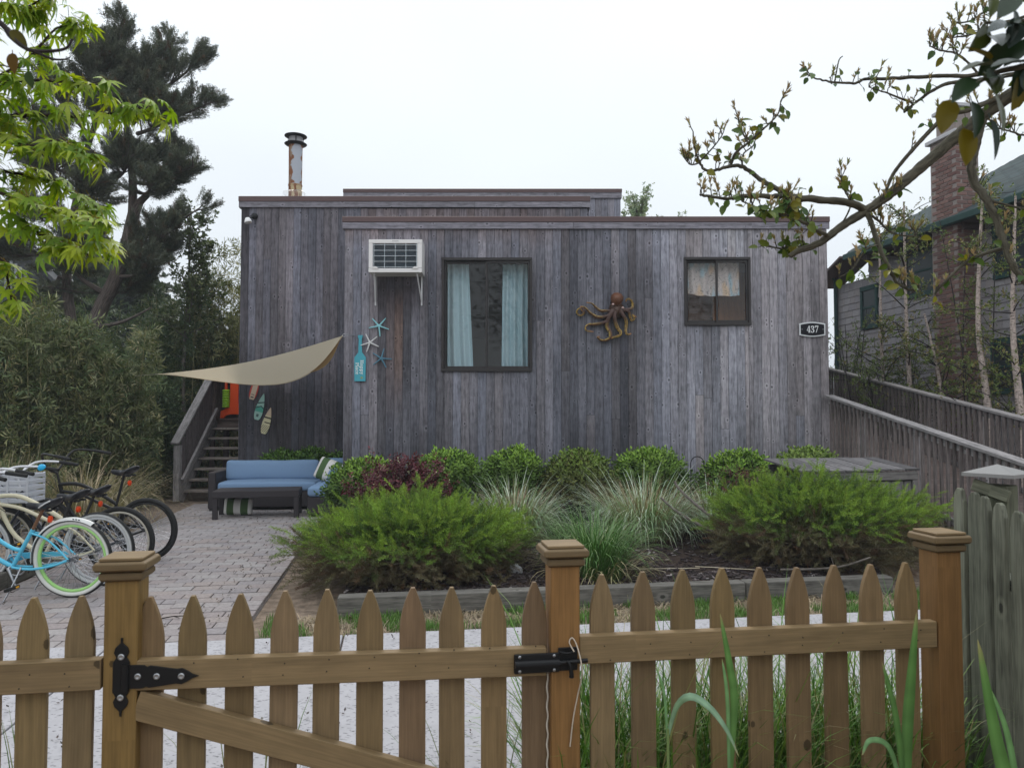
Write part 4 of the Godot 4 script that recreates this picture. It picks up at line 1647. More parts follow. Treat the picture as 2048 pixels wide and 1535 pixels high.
	star.call("white starfish ornament, the one closest to the oar sign", -2.236, 2.652, [-0.46, 0.86, 2.0, 3.49, -1.86], Color(0.62, 0.62, 0.62), 0.155)
	star.call("slate blue starfish ornament, lowest of the three on the wall", -2.054, 2.402, [-1.0, 0.25, 1.62, 2.65, -2.22], Color(0.085, 0.20, 0.28), 0.165)

	# house number plaque
	var pq := thing("house_number", "black plaque with silver rim and the number 437", "sign", W(4.733, 2.862, 11.772))
	var outl := func(w: float, h: float, bulge: float) -> PackedVector2Array:
		var p := PackedVector2Array()
		for k in 9:
			var t := float(k) / 8.0
			p.append(Vector2(lerpf(-w, w, t), -h - bulge * sin(t * PI)))
		for k in 9:
			var t := float(k) / 8.0
			p.append(Vector2(lerpf(w, -w, t), h + bulge * sin(t * PI)))
		return p
	var rim := MB.new()
	rim.col = Color(0.66, 0.68, 0.70)
	rim.prism(Transform3D(), outl.call(0.205, 0.092, 0.026), 0.012, 0.003)
	put("rim", rim, M.tint, pq)
	var fc := MB.new()
	fc.col = Color(0.008, 0.009, 0.012)
	fc.prism(at(Vector3(0, 0, 0.008)), outl.call(0.184, 0.074, 0.024), 0.006, 0.001)
	put("face", fc, M.tint, pq)
	for k in 3:
		var tm := TextMesh.new()
		tm.text = ["4", "3", "7"][k]
		tm.font = serif
		tm.font_size = 64
		tm.pixel_size = 0.00235
		tm.depth = 0.008
		var o := put("digit", tm, mat("silver_paint", Color(0.72, 0.73, 0.75), 0.4), pq)
		o.transform = Transform3D(Basis.from_scale(Vector3(0.72, 1, 1)), Vector3(-0.062 + k * 0.062, 0.0, 0.014))
	for s in [-1.0, 1.0]:
		var sc := MB.new()
		sc.lathe(Transform3D(Basis(Vector3.RIGHT, PI / 2), Vector3(s * 0.166, 0, 0.011)), PackedVector2Array([Vector2(0.007, -0.002), Vector2(0.006, 0.004), Vector2(0.0, 0.005)]), 8)
		put("screw", sc, M.steel, pq)

	octopus()

	# floodlight with one white shade
	var fl2 := thing("floodlight", "small white lamp on a black bracket near the roof's left corner", "lamp", W(-4.55, 4.86, 12.985))
	var br := MB.new()
	br.lathe(Transform3D(Basis(Vector3.RIGHT, PI / 2), Vector3(0.05, 0.12, 0.0)), PackedVector2Array([Vector2(0.055, -0.01), Vector2(0.055, 0.02), Vector2(0.02, 0.035), Vector2(0, 0.036)]), 14)
	br.tube(PackedVector3Array([Vector3(0.05, 0.12, 0.02), Vector3(0.04, 0.09, 0.08), Vector3(0.0, 0.06, 0.10)]), PackedFloat32Array([0.014]), 8)
	br.tube(PackedVector3Array([Vector3(0.05, 0.12, 0.02), Vector3(0.08, 0.08, 0.07)]), PackedFloat32Array([0.018]), 8)
	put("bracket", br, M.black_iron, fl2)
	var sh := MB.new()
	sh.col = Color(0.8, 0.8, 0.8)
	sh.lathe(Transform3D(Basis(Vector3(0, 0, 1), 0.25), Vector3(-0.02, -0.015, 0.11)), PackedVector2Array([Vector2(0.0, 0.085), Vector2(0.035, 0.08), Vector2(0.05, 0.05), Vector2(0.062, 0.02), Vector2(0.065, 0.0), Vector2(0.058, 0.0), Vector2(0.0, 0.02)]), 16)
	put("shade", sh, M.tint, fl2)

	# three little surfboards
	var board := func(label: String, x: float, h: float, f: Callable) -> void:
		var o := thing("surfboard_ornament", label, "surfboard ornament", W(x, h, 12.975), 0.0, "surfboard ornaments on the wall")
		var mb := MB.new()
		var p := PackedVector2Array()
		for k in 15:
			var t := float(k) / 14.0
			p.append(Vector2(0.071 * pow(sin(PI * pow(t, 0.75) * 0.86 + 0.42), 0.8) if t < 0.99 else 0.0, -0.235 + 0.47 * t))
		for k in 14:
			p.append(Vector2(-p[13 - k].x, p[13 - k].y))
		mb.uo = Vector2(0.5, 0.5)
		mb.prism(Transform3D(Basis(Vector3(0, 0, 1), -0.27), Vector3.ZERO), p, 0.014, 0.003)
		for i in mb.uv.size():
			mb.uv[i] = Vector2((mb.uv[i].x - 0.5) / 0.15 + 0.5, 0.5 - (mb.uv[i].y - 0.5) / 0.48)
		put("board", mb, mat("surf_print", Color.WHITE, 0.5, picture(48, 128, f)), o)
	board.call("red and cream little surfboard on the wall under the sail", -4.448, 2.005, func(x: int, y: int) -> Color:
		if y > 100 and absf(x - 24) < 9 and y % 14 < 6:
			return Color(0.06, 0.05, 0.05)
		if x < 11 or x > 38:
			return Color(0.33, 0.04, 0.03)
		return Color(0.40, 0.32, 0.24))
	board.call("mint green little surfboard on the wall, in the middle of three", -4.356, 1.655, func(x: int, y: int) -> Color:
		if absf(y - 44 + (x - 24) * 0.3) < 3 or absf(y - 60 - absf(x - 28) * 0.5) < 3:
			return Color(0.02, 0.05, 0.05)
		if y > 62 and y < 88:
			return Color(0.05, 0.26, 0.20)
		if y > 98 and y < 112 and absf(x - 22) < 7:
			return Color(0.04, 0.08, 0.08)
		return Color(0.22, 0.36, 0.32))
	board.call("cream and black little surfboard, lowest of the three on the wall", -4.235, 1.415, func(x: int, y: int) -> Color:
		if (y > 46 and y < 54) or (y > 70 and y < 76 and x > 12):
			return Color(0.03, 0.025, 0.02)
		if y > 84 and y < 120 and absf(sin(x * 0.3 + y * 0.18)) < 0.4:
			return Color(0.03, 0.025, 0.02)
		if y < 40:
			return Color(0.42, 0.33, 0.24)
		return Color(0.45, 0.42, 0.27))


func octopus() -> void:
	# metal wall octopus, drawn in metres about its middle
	var o := thing("octopus_ornament", "rusty brown and yellow metal octopus hung on the grey wall", "octopus ornament", W(1.555, 3.045, 11.768))
	var k := 11.76 / 1500.0 / 12.79  # photograph's scale
	var arm := func(pts: Array, w0: float, w1: float) -> void:
		var ps := []
		for i in pts.size():
			var q: Vector2 = pts[i]
			ps.append(Vector3((q.x - 1049) * k, (716 - q.y) * k, 0.025 + 0.012 * sin(i * 1.7)))
		var run := spline(ps, 36)
		var mb := MB.new()
		mb.tube(run, taper(w0 * 1.6, w1 * 1.5, 36), 8, true, 0.55)
		for i in mb.v.size():
			var ring := int(i / 9.0)
			var t := clampf(ring / 36.0, 0.0, 1.0)
			var c := Color(0.085, 0.05, 0.04).lerp(Color(0.36, 0.25, 0.06), smoothstep(0.18, 0.4, t))
			if t > 0.25 and i % 9 in [0, 3, 4, 8]:
				c = Color(0.10, 0.05, 0.03)
			if t > 0.3 and ring % 5 == 0 and i % 9 in [1, 2, 5, 6]:
				c = Color(0.07, 0.03, 0.015)
			if t > 0.9:
				c = c.lerp(Color(0.4, 0.18, 0.09), 0.6)
			mb.cc[i] = c
		put("tentacle", mb, M.tint_gloss, o)
	arm.call([Vector2(1090, 560), Vector2(960, 540), Vector2(800, 540), Vector2(660, 440), Vector2(560, 355), Vector2(420, 330)], 0.030, 0.010)
	arm.call([Vector2(1080, 640), Vector2(860, 700), Vector2(700, 700), Vector2(520, 590), Vector2(380, 460), Vector2(260, 440)], 0.034, 0.014)
	arm.call([Vector2(330, 470), Vector2(370, 540), Vector2(330, 640), Vector2(230, 650), Vector2(170, 560), Vector2(250, 480), Vector2(330, 560)], 0.020, 0.010)
	arm.call([Vector2(1000, 790), Vector2(850, 850), Vector2(640, 890), Vector2(500, 890), Vector2(405, 950), Vector2(420, 1050), Vector2(600, 1080)], 0.032, 0.010)
	arm.call([Vector2(1100, 520), Vector2(1000, 680), Vector2(940, 840), Vector2(960, 970), Vector2(1030, 1100), Vector2(1020, 1240), Vector2(900, 1300), Vector2(780, 1290), Vector2(700, 1220), Vector2(760, 1210)], 0.046, 0.012)
	arm.call([Vector2(1150, 560), Vector2(1140, 720), Vector2(1180, 880), Vector2(1240, 1010), Vector2(1300, 1090), Vector2(1260, 1180), Vector2(1120, 1220), Vector2(1040, 1250)], 0.038, 0.018)
	arm.call([Vector2(1290, 520), Vector2(1380, 680), Vector2(1440, 800), Vector2(1440, 950), Vector2(1430, 1080), Vector2(1470, 1150), Vector2(1560, 1130)], 0.036, 0.014)
	arm.call([Vector2(1350, 520), Vector2(1500, 560), Vector2(1540, 680), Vector2(1590, 790), Vector2(1650, 740), Vector2(1600, 650), Vector2(1700, 700)], 0.030, 0.009)
	arm.call([Vector2(1330, 500), Vector2(1500, 510), Vector2(1600, 450), Vector2(1610, 350), Vector2(1560, 260), Vector2(1470, 240), Vector2(1440, 300)], 0.030, 0.012)
	var hd := MB.new()
	hd.col = Color(0.15, 0.068, 0.040)
	hd.lathe(Transform3D(Basis(Vector3(0, 0, 1), -0.15).scaled(Vector3(1, 1, 0.6)), Vector3((1190 - 1049) * k, (716 - 330) * k, 0.04)), PackedVector2Array([Vector2(0.05, -0.05), Vector2(0.085, 0.0), Vector2(0.10, 0.05), Vector2(0.098, 0.10), Vector2(0.06, 0.145), Vector2(0.0, 0.16)]), 18)
	put("head", hd, M.tint_gloss, o)
	var bd := MB.new()
	bd.col = Color(0.075, 0.045, 0.035)
	bd.lathe(Transform3D(Basis(Vector3(0, 0, 1), 0.1).scaled(Vector3(1.7, 1.15, 0.45)), Vector3((1210 - 1049) * k, (716 - 560) * k, 0.03)), PackedVector2Array([Vector2(0.0, -0.10), Vector2(0.05, -0.08), Vector2(0.085, 0.0), Vector2(0.06, 0.09), Vector2(0.035, 0.13), Vector2(0.0, 0.14)]), 18)
	put("body", bd, M.tint_gloss, o)
	for q in [Vector2(1100, 385), Vector2(1350, 475)]:
		var ey := MB.new()
		ey.col = Color(0.5, 0.36, 0.33)
		ey.lathe(Transform3D(Basis(), Vector3((q.x - 1049) * k, (716 - q.y) * k, 0.06)), PackedVector2Array([Vector2(0, -0.02), Vector2(0.02, -0.008), Vector2(0.022, 0.004), Vector2(0.012, 0.018), Vector2(0, 0.021)]), 10)
		put("eye", ey, M.tint_gloss, o)


func roof_things() -> void:
	var o := thing("stove_pipe", "rusty metal chimney pipe with black double cap on the roof", "chimney pipe", W(-4.385, 5.25, 15.0))
	var rn := noise_of(17, 0.05, 4)
	var rust := picture(128, 256, func(x: int, y: int) -> Color:
		var n := rn.get_noise_2d(x, y)
		var k := 1.0 + 0.5 * rn.get_noise_2d(x * 3.0, y * 0.6)
		var c := Color(0.23, 0.095, 0.045) * k
		var wide := 6.5 + 18.0 * rn.get_noise_2d(3.0, y * 0.9) + (4 if y > 60 else 7)
		if y < 106 and absf(x - 29.0) < wide:
			c = Color(0.42, 0.45, 0.50)
		elif y > 112:
			if absf(x - 22.0 + n * 18.0) < 7 or absf(x - 45.0 + n * 10.0) < 4:
				c = Color(0.50, 0.40, 0.24)
		elif n > 0.25:
			c = Color(0.30, 0.21, 0.15)
		return c)
	var p := MB.new()
	p.lathe(Transform3D(Basis(Vector3.UP, 0.45), Vector3.ZERO), PackedVector2Array([Vector2(0.136, 1.72), Vector2(0.131, 0.92), Vector2(0.140, 0.90), Vector2(0.140, 0.88), Vector2(0.133, 0.86), Vector2(0.133, 0.0)]), 28)
	put("pipe", p, mat("rust", Color.WHITE, 0.7, rust), o)
	var c1 := MB.new()
	c1.lathe(at(Vector3(0, 1.70, 0)), PackedVector2Array([Vector2(0.13, 0.0), Vector2(0.20, 0.015), Vector2(0.225, 0.035), Vector2(0.20, 0.05), Vector2(0.14, 0.055)]), 28)
	put("collar", c1, M.black_iron, o)
	var gp := MB.new()
	gp.col = Color(0.30, 0.30, 0.31)
	gp.lathe(at(Vector3(0, 1.755, 0)), PackedVector2Array([Vector2(0.145, 0.0), Vector2(0.145, 0.045), Vector2(0.138, 0.05), Vector2(0.138, 0.14)]), 24)
	put("screen", gp, M.tint, o)
	var c2 := MB.new()
	c2.lathe(at(Vector3(0, 1.87, 0)), PackedVector2Array([Vector2(0.0, 0.0), Vector2(0.15, 0.0), Vector2(0.222, 0.02), Vector2(0.222, 0.032), Vector2(0.15, 0.06), Vector2(0.07, 0.078), Vector2(0.0, 0.082)]), 28)
	put("rain_cap", c2, M.black_iron, o)
	for k in 4:
		var s := MB.new()
		s.box(at(Vector3(0.15, 1.80, 0).rotated(Vector3.UP, k * PI / 2 + 0.3), k * PI / 2 + 0.3), Vector3(0.012, 0.15, 0.02))
		put("strut", s, M.black_iron, o)
	var sk := thing("skylight", "low clear plastic skylight dome at the foot of the stove pipe", "skylight", W(-4.17, 5.25, 14.3))
	var fr := MB.new()
	fr.col = Color(0.4, 0.4, 0.42)
	fr.box(at(Vector3(0, 0.17, 0)), Vector3(0.44, 0.34, 0.44), 0.01)
	put("frame", fr, M.tint, sk)
	var dm := MB.new()
	dm.soft(at(Vector3(0, 0.44, 0)), Vector3(0.42, 0.19, 0.42), 0.06, 0.03)
	put("dome", dm, M.glass, sk)


# ------------------------------------------------------------------ sofa, table, pillows, sail, toy
func sofa_corner() -> void:
	var so := thing("corner_sofa", "dark wicker corner sofa with blue cushions by the left wall", "sofa", W(-4.83, 0, 12.25), 0.10)
	# local axes: x along the back, z towards the camera
	var part_box := func(called: String, x0: float, x1: float, y0: float, y1: float, z0: float, z1: float, bev: float) -> void:
		var mb := MB.new()
		mb.box(at(Vector3((x0 + x1) * 0.5, (y0 + y1) * 0.5, (z0 + z1) * 0.5)), Vector3(x1 - x0, y1 - y0, z1 - z0), bev)
		put(called, mb, M.wicker, so)
	part_box.call("arm", 0.0, 0.12, 0.03, 0.615, -0.42, 0.40, 0.02)
	part_box.call("back_frame", 0.121, 2.09, 0.03, 0.60, -0.42, -0.29, 0.02)
	part_box.call("base", 0.121, 1.67, 0.05, 0.30, -0.289, 0.36, 0.015)
	part_box.call("base", 1.671, 2.03, 0.05, 0.30, -0.289, 1.25, 0.015)
	part_box.call("side_frame", 2.031, 2.09, 0.03, 0.58, -0.289, 1.25, 0.02)
	for q in [Vector2(0.02, 0.33), Vector2(1.70, 1.18), Vector2(2.035, 1.18)]:
		part_box.call("foot", q.x, q.x + 0.05, 0.0, 0.049, q.y, q.y + 0.05, 0.0)
	for q in [[0.90, 0.04, 1.54, 0.68], [1.85, 0.24, 0.35, 1.06], [1.85, 1.02, 0.35, 0.49]]:
		var c := MB.new()
		c.soft(at(Vector3(q[0], 0.375, q[1])), Vector3(q[2], 0.145, q[3]), 0.05, 0.02, 10)
		put("seat_cushion", c, M.cushion_blue, so)
	var k1 := MB.new()
	k1.soft(Transform3D(Basis(Vector3.RIGHT, -0.16), Vector3(0.88, 0.60, -0.17)), Vector3(1.50, 0.34, 0.15), 0.06, 0.035, 14, 0.012)
	put("back_cushion", k1, M.cushion_blue, so)
	var k2 := MB.new()
	k2.soft(Transform3D(Basis(Vector3.RIGHT, -0.13), Vector3(1.88, 0.615, -0.16)), Vector3(0.44, 0.36, 0.15), 0.06, 0.035, 10, 0.0)
	put("back_cushion", k2, M.cushion_blue, so)
	var k3 := MB.new()
	k3.soft(Transform3D(Basis(Vector3.UP, PI / 2) * Basis(Vector3.RIGHT, 0.20), Vector3(1.98, 0.56, 0.65)), Vector3(0.7, 0.26, 0.10), 0.05, 0.03, 10, 0.0)
	put("back_cushion", k3, M.cushion_blue, so)

	var stripes := picture(128, 64, func(x: int, y: int) -> Color:
		var t := x / 128.0
		var white := t < 0.13 or (t > 0.38 and t < 0.62) or t > 0.87
		var k := 0.9 + 0.1 * sin(y * 1.6)
		return Color(0.66, 0.64, 0.62) * k if white else Color(0.072, 0.125, 0.05) * k)
	var m := mat("stripe_cloth", Color.WHITE, 0.95, stripes)
	var p1 := thing("striped_pillow", "green and white striped pillow leaning in the sofa's right corner", "pillow", W(-2.90, 0.625, 12.0), -0.25, "striped pillows")
	var a := MB.new()
	a.soft(Transform3D(Basis(Vector3(0, 0, 1), -0.30) * Basis(Vector3.RIGHT, -0.35), Vector3.ZERO), Vector3(0.46, 0.36, 0.10), 0.045, 0.05, 12)
	put("cover", a, m, p1)
	var p2 := thing("striped_pillow", "green and white striped pillow lying on the ground under the table", "pillow", W(-4.12, 0.145, 11.35), 0.05, "striped pillows")
	a = MB.new()
	a.soft(Transform3D(Basis(Vector3.RIGHT, -0.25), Vector3.ZERO), Vector3(0.42, 0.25, 0.09), 0.04, 0.045, 12, 0.006)
	put("cover", a, m, p2)

	var t := thing("coffee_table", "long low dark brown wicker coffee table before the sofa", "table", W(-3.80, 0, 11.30), 0.19)
	var tp := MB.new()
	tp.box(at(Vector3(0, 0.36, 0)), Vector3(1.22, 0.10, 0.58), 0.008)
	put("top", tp, M.wicker, t)
	for x in [-0.57, 0.57]:
		for z in [-0.25, 0.25]:
			var l := MB.new()
			l.box(at(Vector3(x, 0.155, z)), Vector3(0.07, 0.31, 0.07), 0.005)
			put("leg", l, M.wicker, t)

	# shade sail: high corner at the house, long point to the left, low corner at the wall
	var sail := thing("shade_sail", "cream triangular shade sail stretched from the house corner to the left", "shade sail")
	var pa := W(-2.66, 2.755, 11.72)
	var pb := W(-5.86, 2.19, 12.4)
	var sm := MB.new()
	var drop := Vector3(0.10, -0.40, -0.85)
	var lower := func(u: float) -> Vector3:
		u = clampf(u, 0.0, 1.0)
		return pb.lerp(pa, u) + Vector3(0, -0.06 * sin(u * PI), 0) + drop * sin(PI * pow(u, 1.30))
	sm.sheet(48, 16, func(u: float, v: float) -> Vector3:
		u = clampf(u, 0.0, 1.0)
		var top := pb.lerp(pa, u) + Vector3(0, -0.09 * sin(u * PI), -0.10 * sin(u * PI))
		var low: Vector3 = lower.call(u)
		return top.lerp(low, v) + Vector3(0, -0.06 * sin(v * PI) * sin(u * PI), 0))
	put("cloth", sm, M.sail_cloth, sail)
	var hem := MB.new()
	var hp := PackedVector3Array()
	for i in 41:
		hp.append(lower.call(i / 40.0))
	hem.tube(hp, PackedFloat32Array([0.009]), 6)
	hem.col = Color(0.9, 0.85, 0.75)
	put("hem", hem, M.sail_cloth, sail)
	var fold := MB.new()
	fold.col = Color(0.62, 0.46, 0.27)
	fold.sheet(16, 4, func(u: float, v: float) -> Vector3:
		var p: Vector3 = lower.call(lerpf(0.74, 0.985, clampf(u, 0.0, 1.0)))
		return p + Vector3(0.03, -0.075, -0.05) * v * sin(PI * clampf(u, 0.0, 1.0)) + Vector3(0, 0, 0.012))
	put("folded_corner", fold, M.sail_cloth, sail)
	var ring := MB.new()
	ring.torus(Transform3D(Basis(), W(-2.635, 2.765, 11.72)), 0.022, 0.005, 18, 6)
	ring.torus(Transform3D(Basis(Vector3.RIGHT, 1.2), W(-2.59, 2.77, 11.72)), 0.026, 0.004, 18, 6)
	ring.tube(PackedVector3Array([W(-2.565, 2.77, 11.72), W(-2.50, 2.765, 11.78), W(-2.46, 2.765, 11.83)]), PackedFloat32Array([0.005]), 6)
	put("ring", ring, M.steel, sail)
	var rope := MB.new()
	rope.col = Color(0.6, 0.55, 0.45)
	rope.tube(PackedVector3Array([pb, pb + Vector3(-1.2, -0.1, 0.1)]), PackedFloat32Array([0.003]), 5)
	put("rope", rope, M.tint, sail)

	# plastic game on the landing
	var toy := thing("ring_game", "orange plastic game stand with green rings on the landing", "toy", W(-5.47, 1.44, 15.0))
	var og := Color(0.70, 0.075, 0.015)
	var st := MB.new()
	st.col = og
	st.prism(at(Vector3(-0.08, 0, 0)), PackedVector2Array([Vector2(-0.28, 0), Vector2(-0.20, 0), Vector2(-0.17, 0.05), Vector2(-0.08, 0.075), Vector2(0.08, 0.075), Vector2(0.17, 0.05), Vector2(0.20, 0), Vector2(0.28, 0), Vector2(0.27, 0.14), Vector2(0.12, 0.22), Vector2(0.085, 0.32), Vector2(0.085, 1.05), Vector2(-0.085, 1.05), Vector2(-0.085, 0.32), Vector2(-0.12, 0.22), Vector2(-0.27, 0.14)]), 0.06, 0.01)
	put("stand", st, M.tint_gloss, toy)
	for x in [-0.24, 0.09]:
		var pg := MB.new()
		pg.col = og * 0.9
		pg.tube(PackedVector3Array([Vector3(x, 0.20, 0.03), Vector3(x, 0.72, 0.03)]), PackedFloat32Array([0.028]), 12)
		put("peg", pg, M.tint_gloss, toy)
		for k in 8:
			var rg := MB.new()
			rg.col = Color(0.30, 0.55, 0.03) if x < 0 else Color(0.30, 0.03, 0.28)
			rg.torus(Transform3D(Basis(Vector3.RIGHT, PI / 2), Vector3(x, 0.235 + k * 0.045, 0.03)), 0.055, 0.022, 20, 8)
			put("ring", rg, M.tint_gloss, toy)
	var bl := MB.new()
	bl.col = Color(0.015, 0.12, 0.36)
	bl.box(at(Vector3(0.19, 0.86, -0.05)), Vector3(0.16, 0.42, 0.05), 0.01)
	put("blue_panel", bl, M.tint_gloss, toy)
	for k in 2:
		var yl := MB.new()
		yl.col = Color(0.62, 0.60, 0.05)
		yl.box(at(Vector3(0.14, 0.69 + k * 0.05, 0.0)), Vector3(0.05, 0.03, 0.03), 0.006)
		put("clip", yl, M.tint_gloss, toy)


# ------------------------------------------------------------------ bicycles: origin under the rear axle, front towards -x
func wheel(parent: Node3D, x: float, r: float, wall: Color, rim: Color, tread: Color) -> void:
	var w := part("wheel", parent, Vector3(x, r, 0))
	var t := MB.new()
	t.col = tread
	t.torus(Transform3D(), r - 0.024, 0.0245, 56, 12, 1.0)
	for i in t.v.size():
		var rad := Vector2(t.v[i].x, t.v[i].y).length()
		if wall.a > 0.5 and absf(t.v[i].z) > 0.008 and rad < r - 0.020:
			t.cc[i] = wall
	put("tyre", t, M.tint, w)
	var ri := MB.new()
	ri.col = rim
	ri.torus(Transform3D(), r - 0.056, 0.013, 56, 8, 1.3)
	put("rim", ri, M.tint_gloss, w)
	var hb := MB.new()
	hb.col = Color(0.5, 0.5, 0.52)
	hb.tube(PackedVector3Array([Vector3(0, 0, -0.055), Vector3(0, 0, 0.055)]), PackedFloat32Array([0.022]), 12)
	hb.tube(PackedVector3Array([Vector3(0, 0, -0.08), Vector3(0, 0, 0.08)]), PackedFloat32Array([0.006]), 8)
	put("hub", hb, M.steel, w)
	var sp := MB.new()
	sp.col = Color(0.75, 0.75, 0.77)
	for k in 36:
		var a := TAU * k / 36.0
		var b := a + (0.9 if k % 2 else -0.9)
		var s := 1.0 if k % 4 < 2 else -1.0
		sp.tube(PackedVector3Array([Vector3(cos(b) * 0.022, sin(b) * 0.022, s * 0.03), Vector3(cos(a), sin(a), 0) * (r - 0.06)]), PackedFloat32Array([0.0019]), 4, false)
	put("spokes", sp, M.chrome, w)


func tubes(called: String, parent: Node3D, runs: Array, c: Color, m: Material) -> void:
	var mb := MB.new()
	mb.col = c
	for q in runs:
		mb.tube(spline(q[0], 14) if q[0].size() > 2 else PackedVector3Array(q[0]), PackedFloat32Array([q[1]]), 10)
	put(called, mb, m, parent)


func bicycle(label: String, hub: Vector3, turn: float, lean: float, o: Dictionary) -> Node3D:
	var root := thing("bicycle", label, "bicycle", Vector3(hub.x, 0, hub.z), turn, "bicycles parked on the patio")
	root.rotation.x = lean
	var r := 0.33
	var c: Color = o.frame
	var paint: Material = M.tint_gloss
	var head := Vector3(-0.93, 0.80, 0)
	var bb := Vector3(-0.495, 0.262, 0)
	var cluster := Vector3(-0.325, 0.575, 0)
	wheel(root, 0.0, r, o.wall, o.rim, Color(0.02, 0.02, 0.022))
	wheel(root, -1.10, r, o.wall, o.rim, Color(0.02, 0.02, 0.022))
	var f := [[[bb, cluster], 0.0165], [[head, head + Vector3(0.035, -0.13, 0)], 0.021]]
	for s in [-1.0, 1.0]:
		f.append([[bb + Vector3(0, 0, s * 0.025), bb + Vector3(0.18, -0.012, s * 0.045), Vector3(-0.12, 0.285, s * 0.062), Vector3(0, r, s * 0.066)], 0.0105])
		f.append([[cluster + Vector3(0, -0.03, s * 0.02), Vector3(-0.17, 0.49, s * 0.05), Vector3(0, r, s * 0.066)], 0.0085])
	if o.step:
		f.append([[head, Vector3(-0.78, 0.66, 0), Vector3(-0.62, 0.50, 0), Vector3(-0.50, 0.42, 0), Vector3(-0.43, 0.40, 0)], 0.0165])
		f.append([[head + Vector3(0.03, -0.10, 0), Vector3(-0.80, 0.52, 0), Vector3(-0.66, 0.36, 0), bb], 0.019])
	else:
		f.append([[head, Vector3(-0.72, 0.80, 0), Vector3(-0.50, 0.70, 0), cluster + Vector3(0, 0.02, 0)], 0.019])
		f.append([[head + Vector3(0.02, -0.07, 0), Vector3(-0.70, 0.69, 0), Vector3(-0.45, 0.58, 0), Vector3(-0.2, 0.47, 0)], 0.016])
		f.append([[head + Vector3(0.035, -0.11, 0), Vector3(-0.76, 0.45, 0), bb], 0.019])
	tubes("frame", root, f, c, paint)
	# fork, stem and bars
	var fk := []
	for s in [-1.0, 1.0]:
		fk.append([[head + Vector3(0.035, -0.14, s * 0.045), Vector3(-1.0, 0.50, s * 0.055), Vector3(-1.10, r, s * 0.055)], 0.0115])
	fk.append([[head + Vector3(0.035, -0.14, -0.045), head + Vector3(0.035, -0.14, 0.045)], 0.014])
	tubes("fork", root, fk, o.fork, paint)
	var hx := head.x
	var bars := [[[head, head + Vector3(-0.03, 0.12, 0)], 0.012]]
	for s in [-1.0, 1.0]:
		bars.append([[head + Vector3(-0.03, 0.12, 0), Vector3(hx - 0.06, 0.97, s * 0.10), Vector3(hx - 0.02, 1.03 + o.rise, s * 0.26), Vector3(hx + 0.14, 1.03 + o.rise, s * 0.33), Vector3(hx + 0.32, 1.0 + o.rise, s * 0.36)], 0.0115])
	tubes("handlebar", root, bars, Color(0.62, 0.62, 0.64) if o.chrome else Color(0.02, 0.02, 0.02), M.tint_gloss)
	for s in [-1.0, 1.0]:
		tubes("grip", root, [[[Vector3(hx + 0.17, 1.026 + o.rise, s * 0.335), Vector3(hx + 0.34, 0.995 + o.rise, s * 0.362)], 0.017]], Color(0.02, 0.02, 0.022), M.tint)
	if not o.fender or o.step:
		var cb := MB.new()
		cb.col = Color(0.015, 0.015, 0.016)
		cb.tube(spline([Vector3(hx + 0.16, 1.02 + o.rise, 0.33), Vector3(hx - 0.10, 0.98, 0.20), Vector3(hx - 0.07, 0.80, 0.06), Vector3(hx + 0.1, 0.66, 0.02)], 16), PackedFloat32Array([0.003]), 5)
		cb.tube(spline([Vector3(hx + 0.16, 1.02 + o.rise, -0.33), Vector3(hx - 0.12, 0.93, -0.15), Vector3(hx - 0.02, 0.72, 0.0)], 16), PackedFloat32Array([0.003]), 5)
		put("cable", cb, M.tint, root)
	# seat
	var top := Vector3(-0.225, o.seat, 0)
	tubes("seat_post", root, [[[cluster, top + Vector3(-0.015, -0.03, 0)], 0.0135]], o.post, M.tint)
	var sd := MB.new()
	sd.col = Color(0.022, 0.022, 0.026)
	sd.sheet(24, 20, func(u: float, v: float) -> Vector3:
		var w := lerpf(0.022, 0.118, smoothstep(0.28, 0.86, u))
		var e := sqrt(maxf(0.0, 1.0 - pow(absf(clampf(u, 0.0, 1.0) - 0.5) * 2.0, 7.0)))
		var a := v * TAU
		var up := cos(a)
		return top + Vector3(-0.16 + 0.28 * u, 0.005 + 0.050 * u * u - 0.022 * sin(u * PI) + e * (0.030 * up if up > 0 else 0.048 * up * (0.5 + 0.5 * u)), w * e * sin(a)))
	for s in [-1.0, 1.0]:
		sd.torus(Transform3D(Basis(Vector3.RIGHT, PI / 2), top + Vector3(0.055, -0.035, s * 0.045)), 0.022, 0.008, 16, 6)
	put("saddle", sd, M.tint_gloss, root)
	if o.trim:
		tubes("saddle_trim", root, [[[top + Vector3(-0.02, -0.01, 0.055), top + Vector3(0.03, 0.015, 0.10), top + Vector3(0.10, 0.055, 0.105)], 0.006]], Color(0.6, 0.6, 0.6), M.tint)
	var rf := MB.new()
	rf.col = Color(0.75, 0.07, 0.01)
	rf.lathe(Transform3D(Basis(Vector3(0, 0, 1), -PI / 2) , top + Vector3(0.035, -0.115, 0)), PackedVector2Array([Vector2(0.0, 0.02), Vector2(0.028, 0.016), Vector2(0.03, 0.0), Vector2(0.0, -0.004)]), 14)
	put("reflector", rf, M.tint_gloss, root)
	# cranks
	var cr := part("crank", root, bb)
	var ch := MB.new()
	ch.torus(Transform3D(Basis(), Vector3(0, 0, -0.045)), 0.085, 0.006, 32, 6)
	for k in 5:
		ch.bar(Vector3(0, 0, -0.045), Vector3(cos(k * TAU / 5), sin(k * TAU / 5), 0) * 0.085 + Vector3(0, 0, -0.045), 0.02, 0.004)
	put("chainring", ch, M.steel, cr)
	var ang: float = o.crank
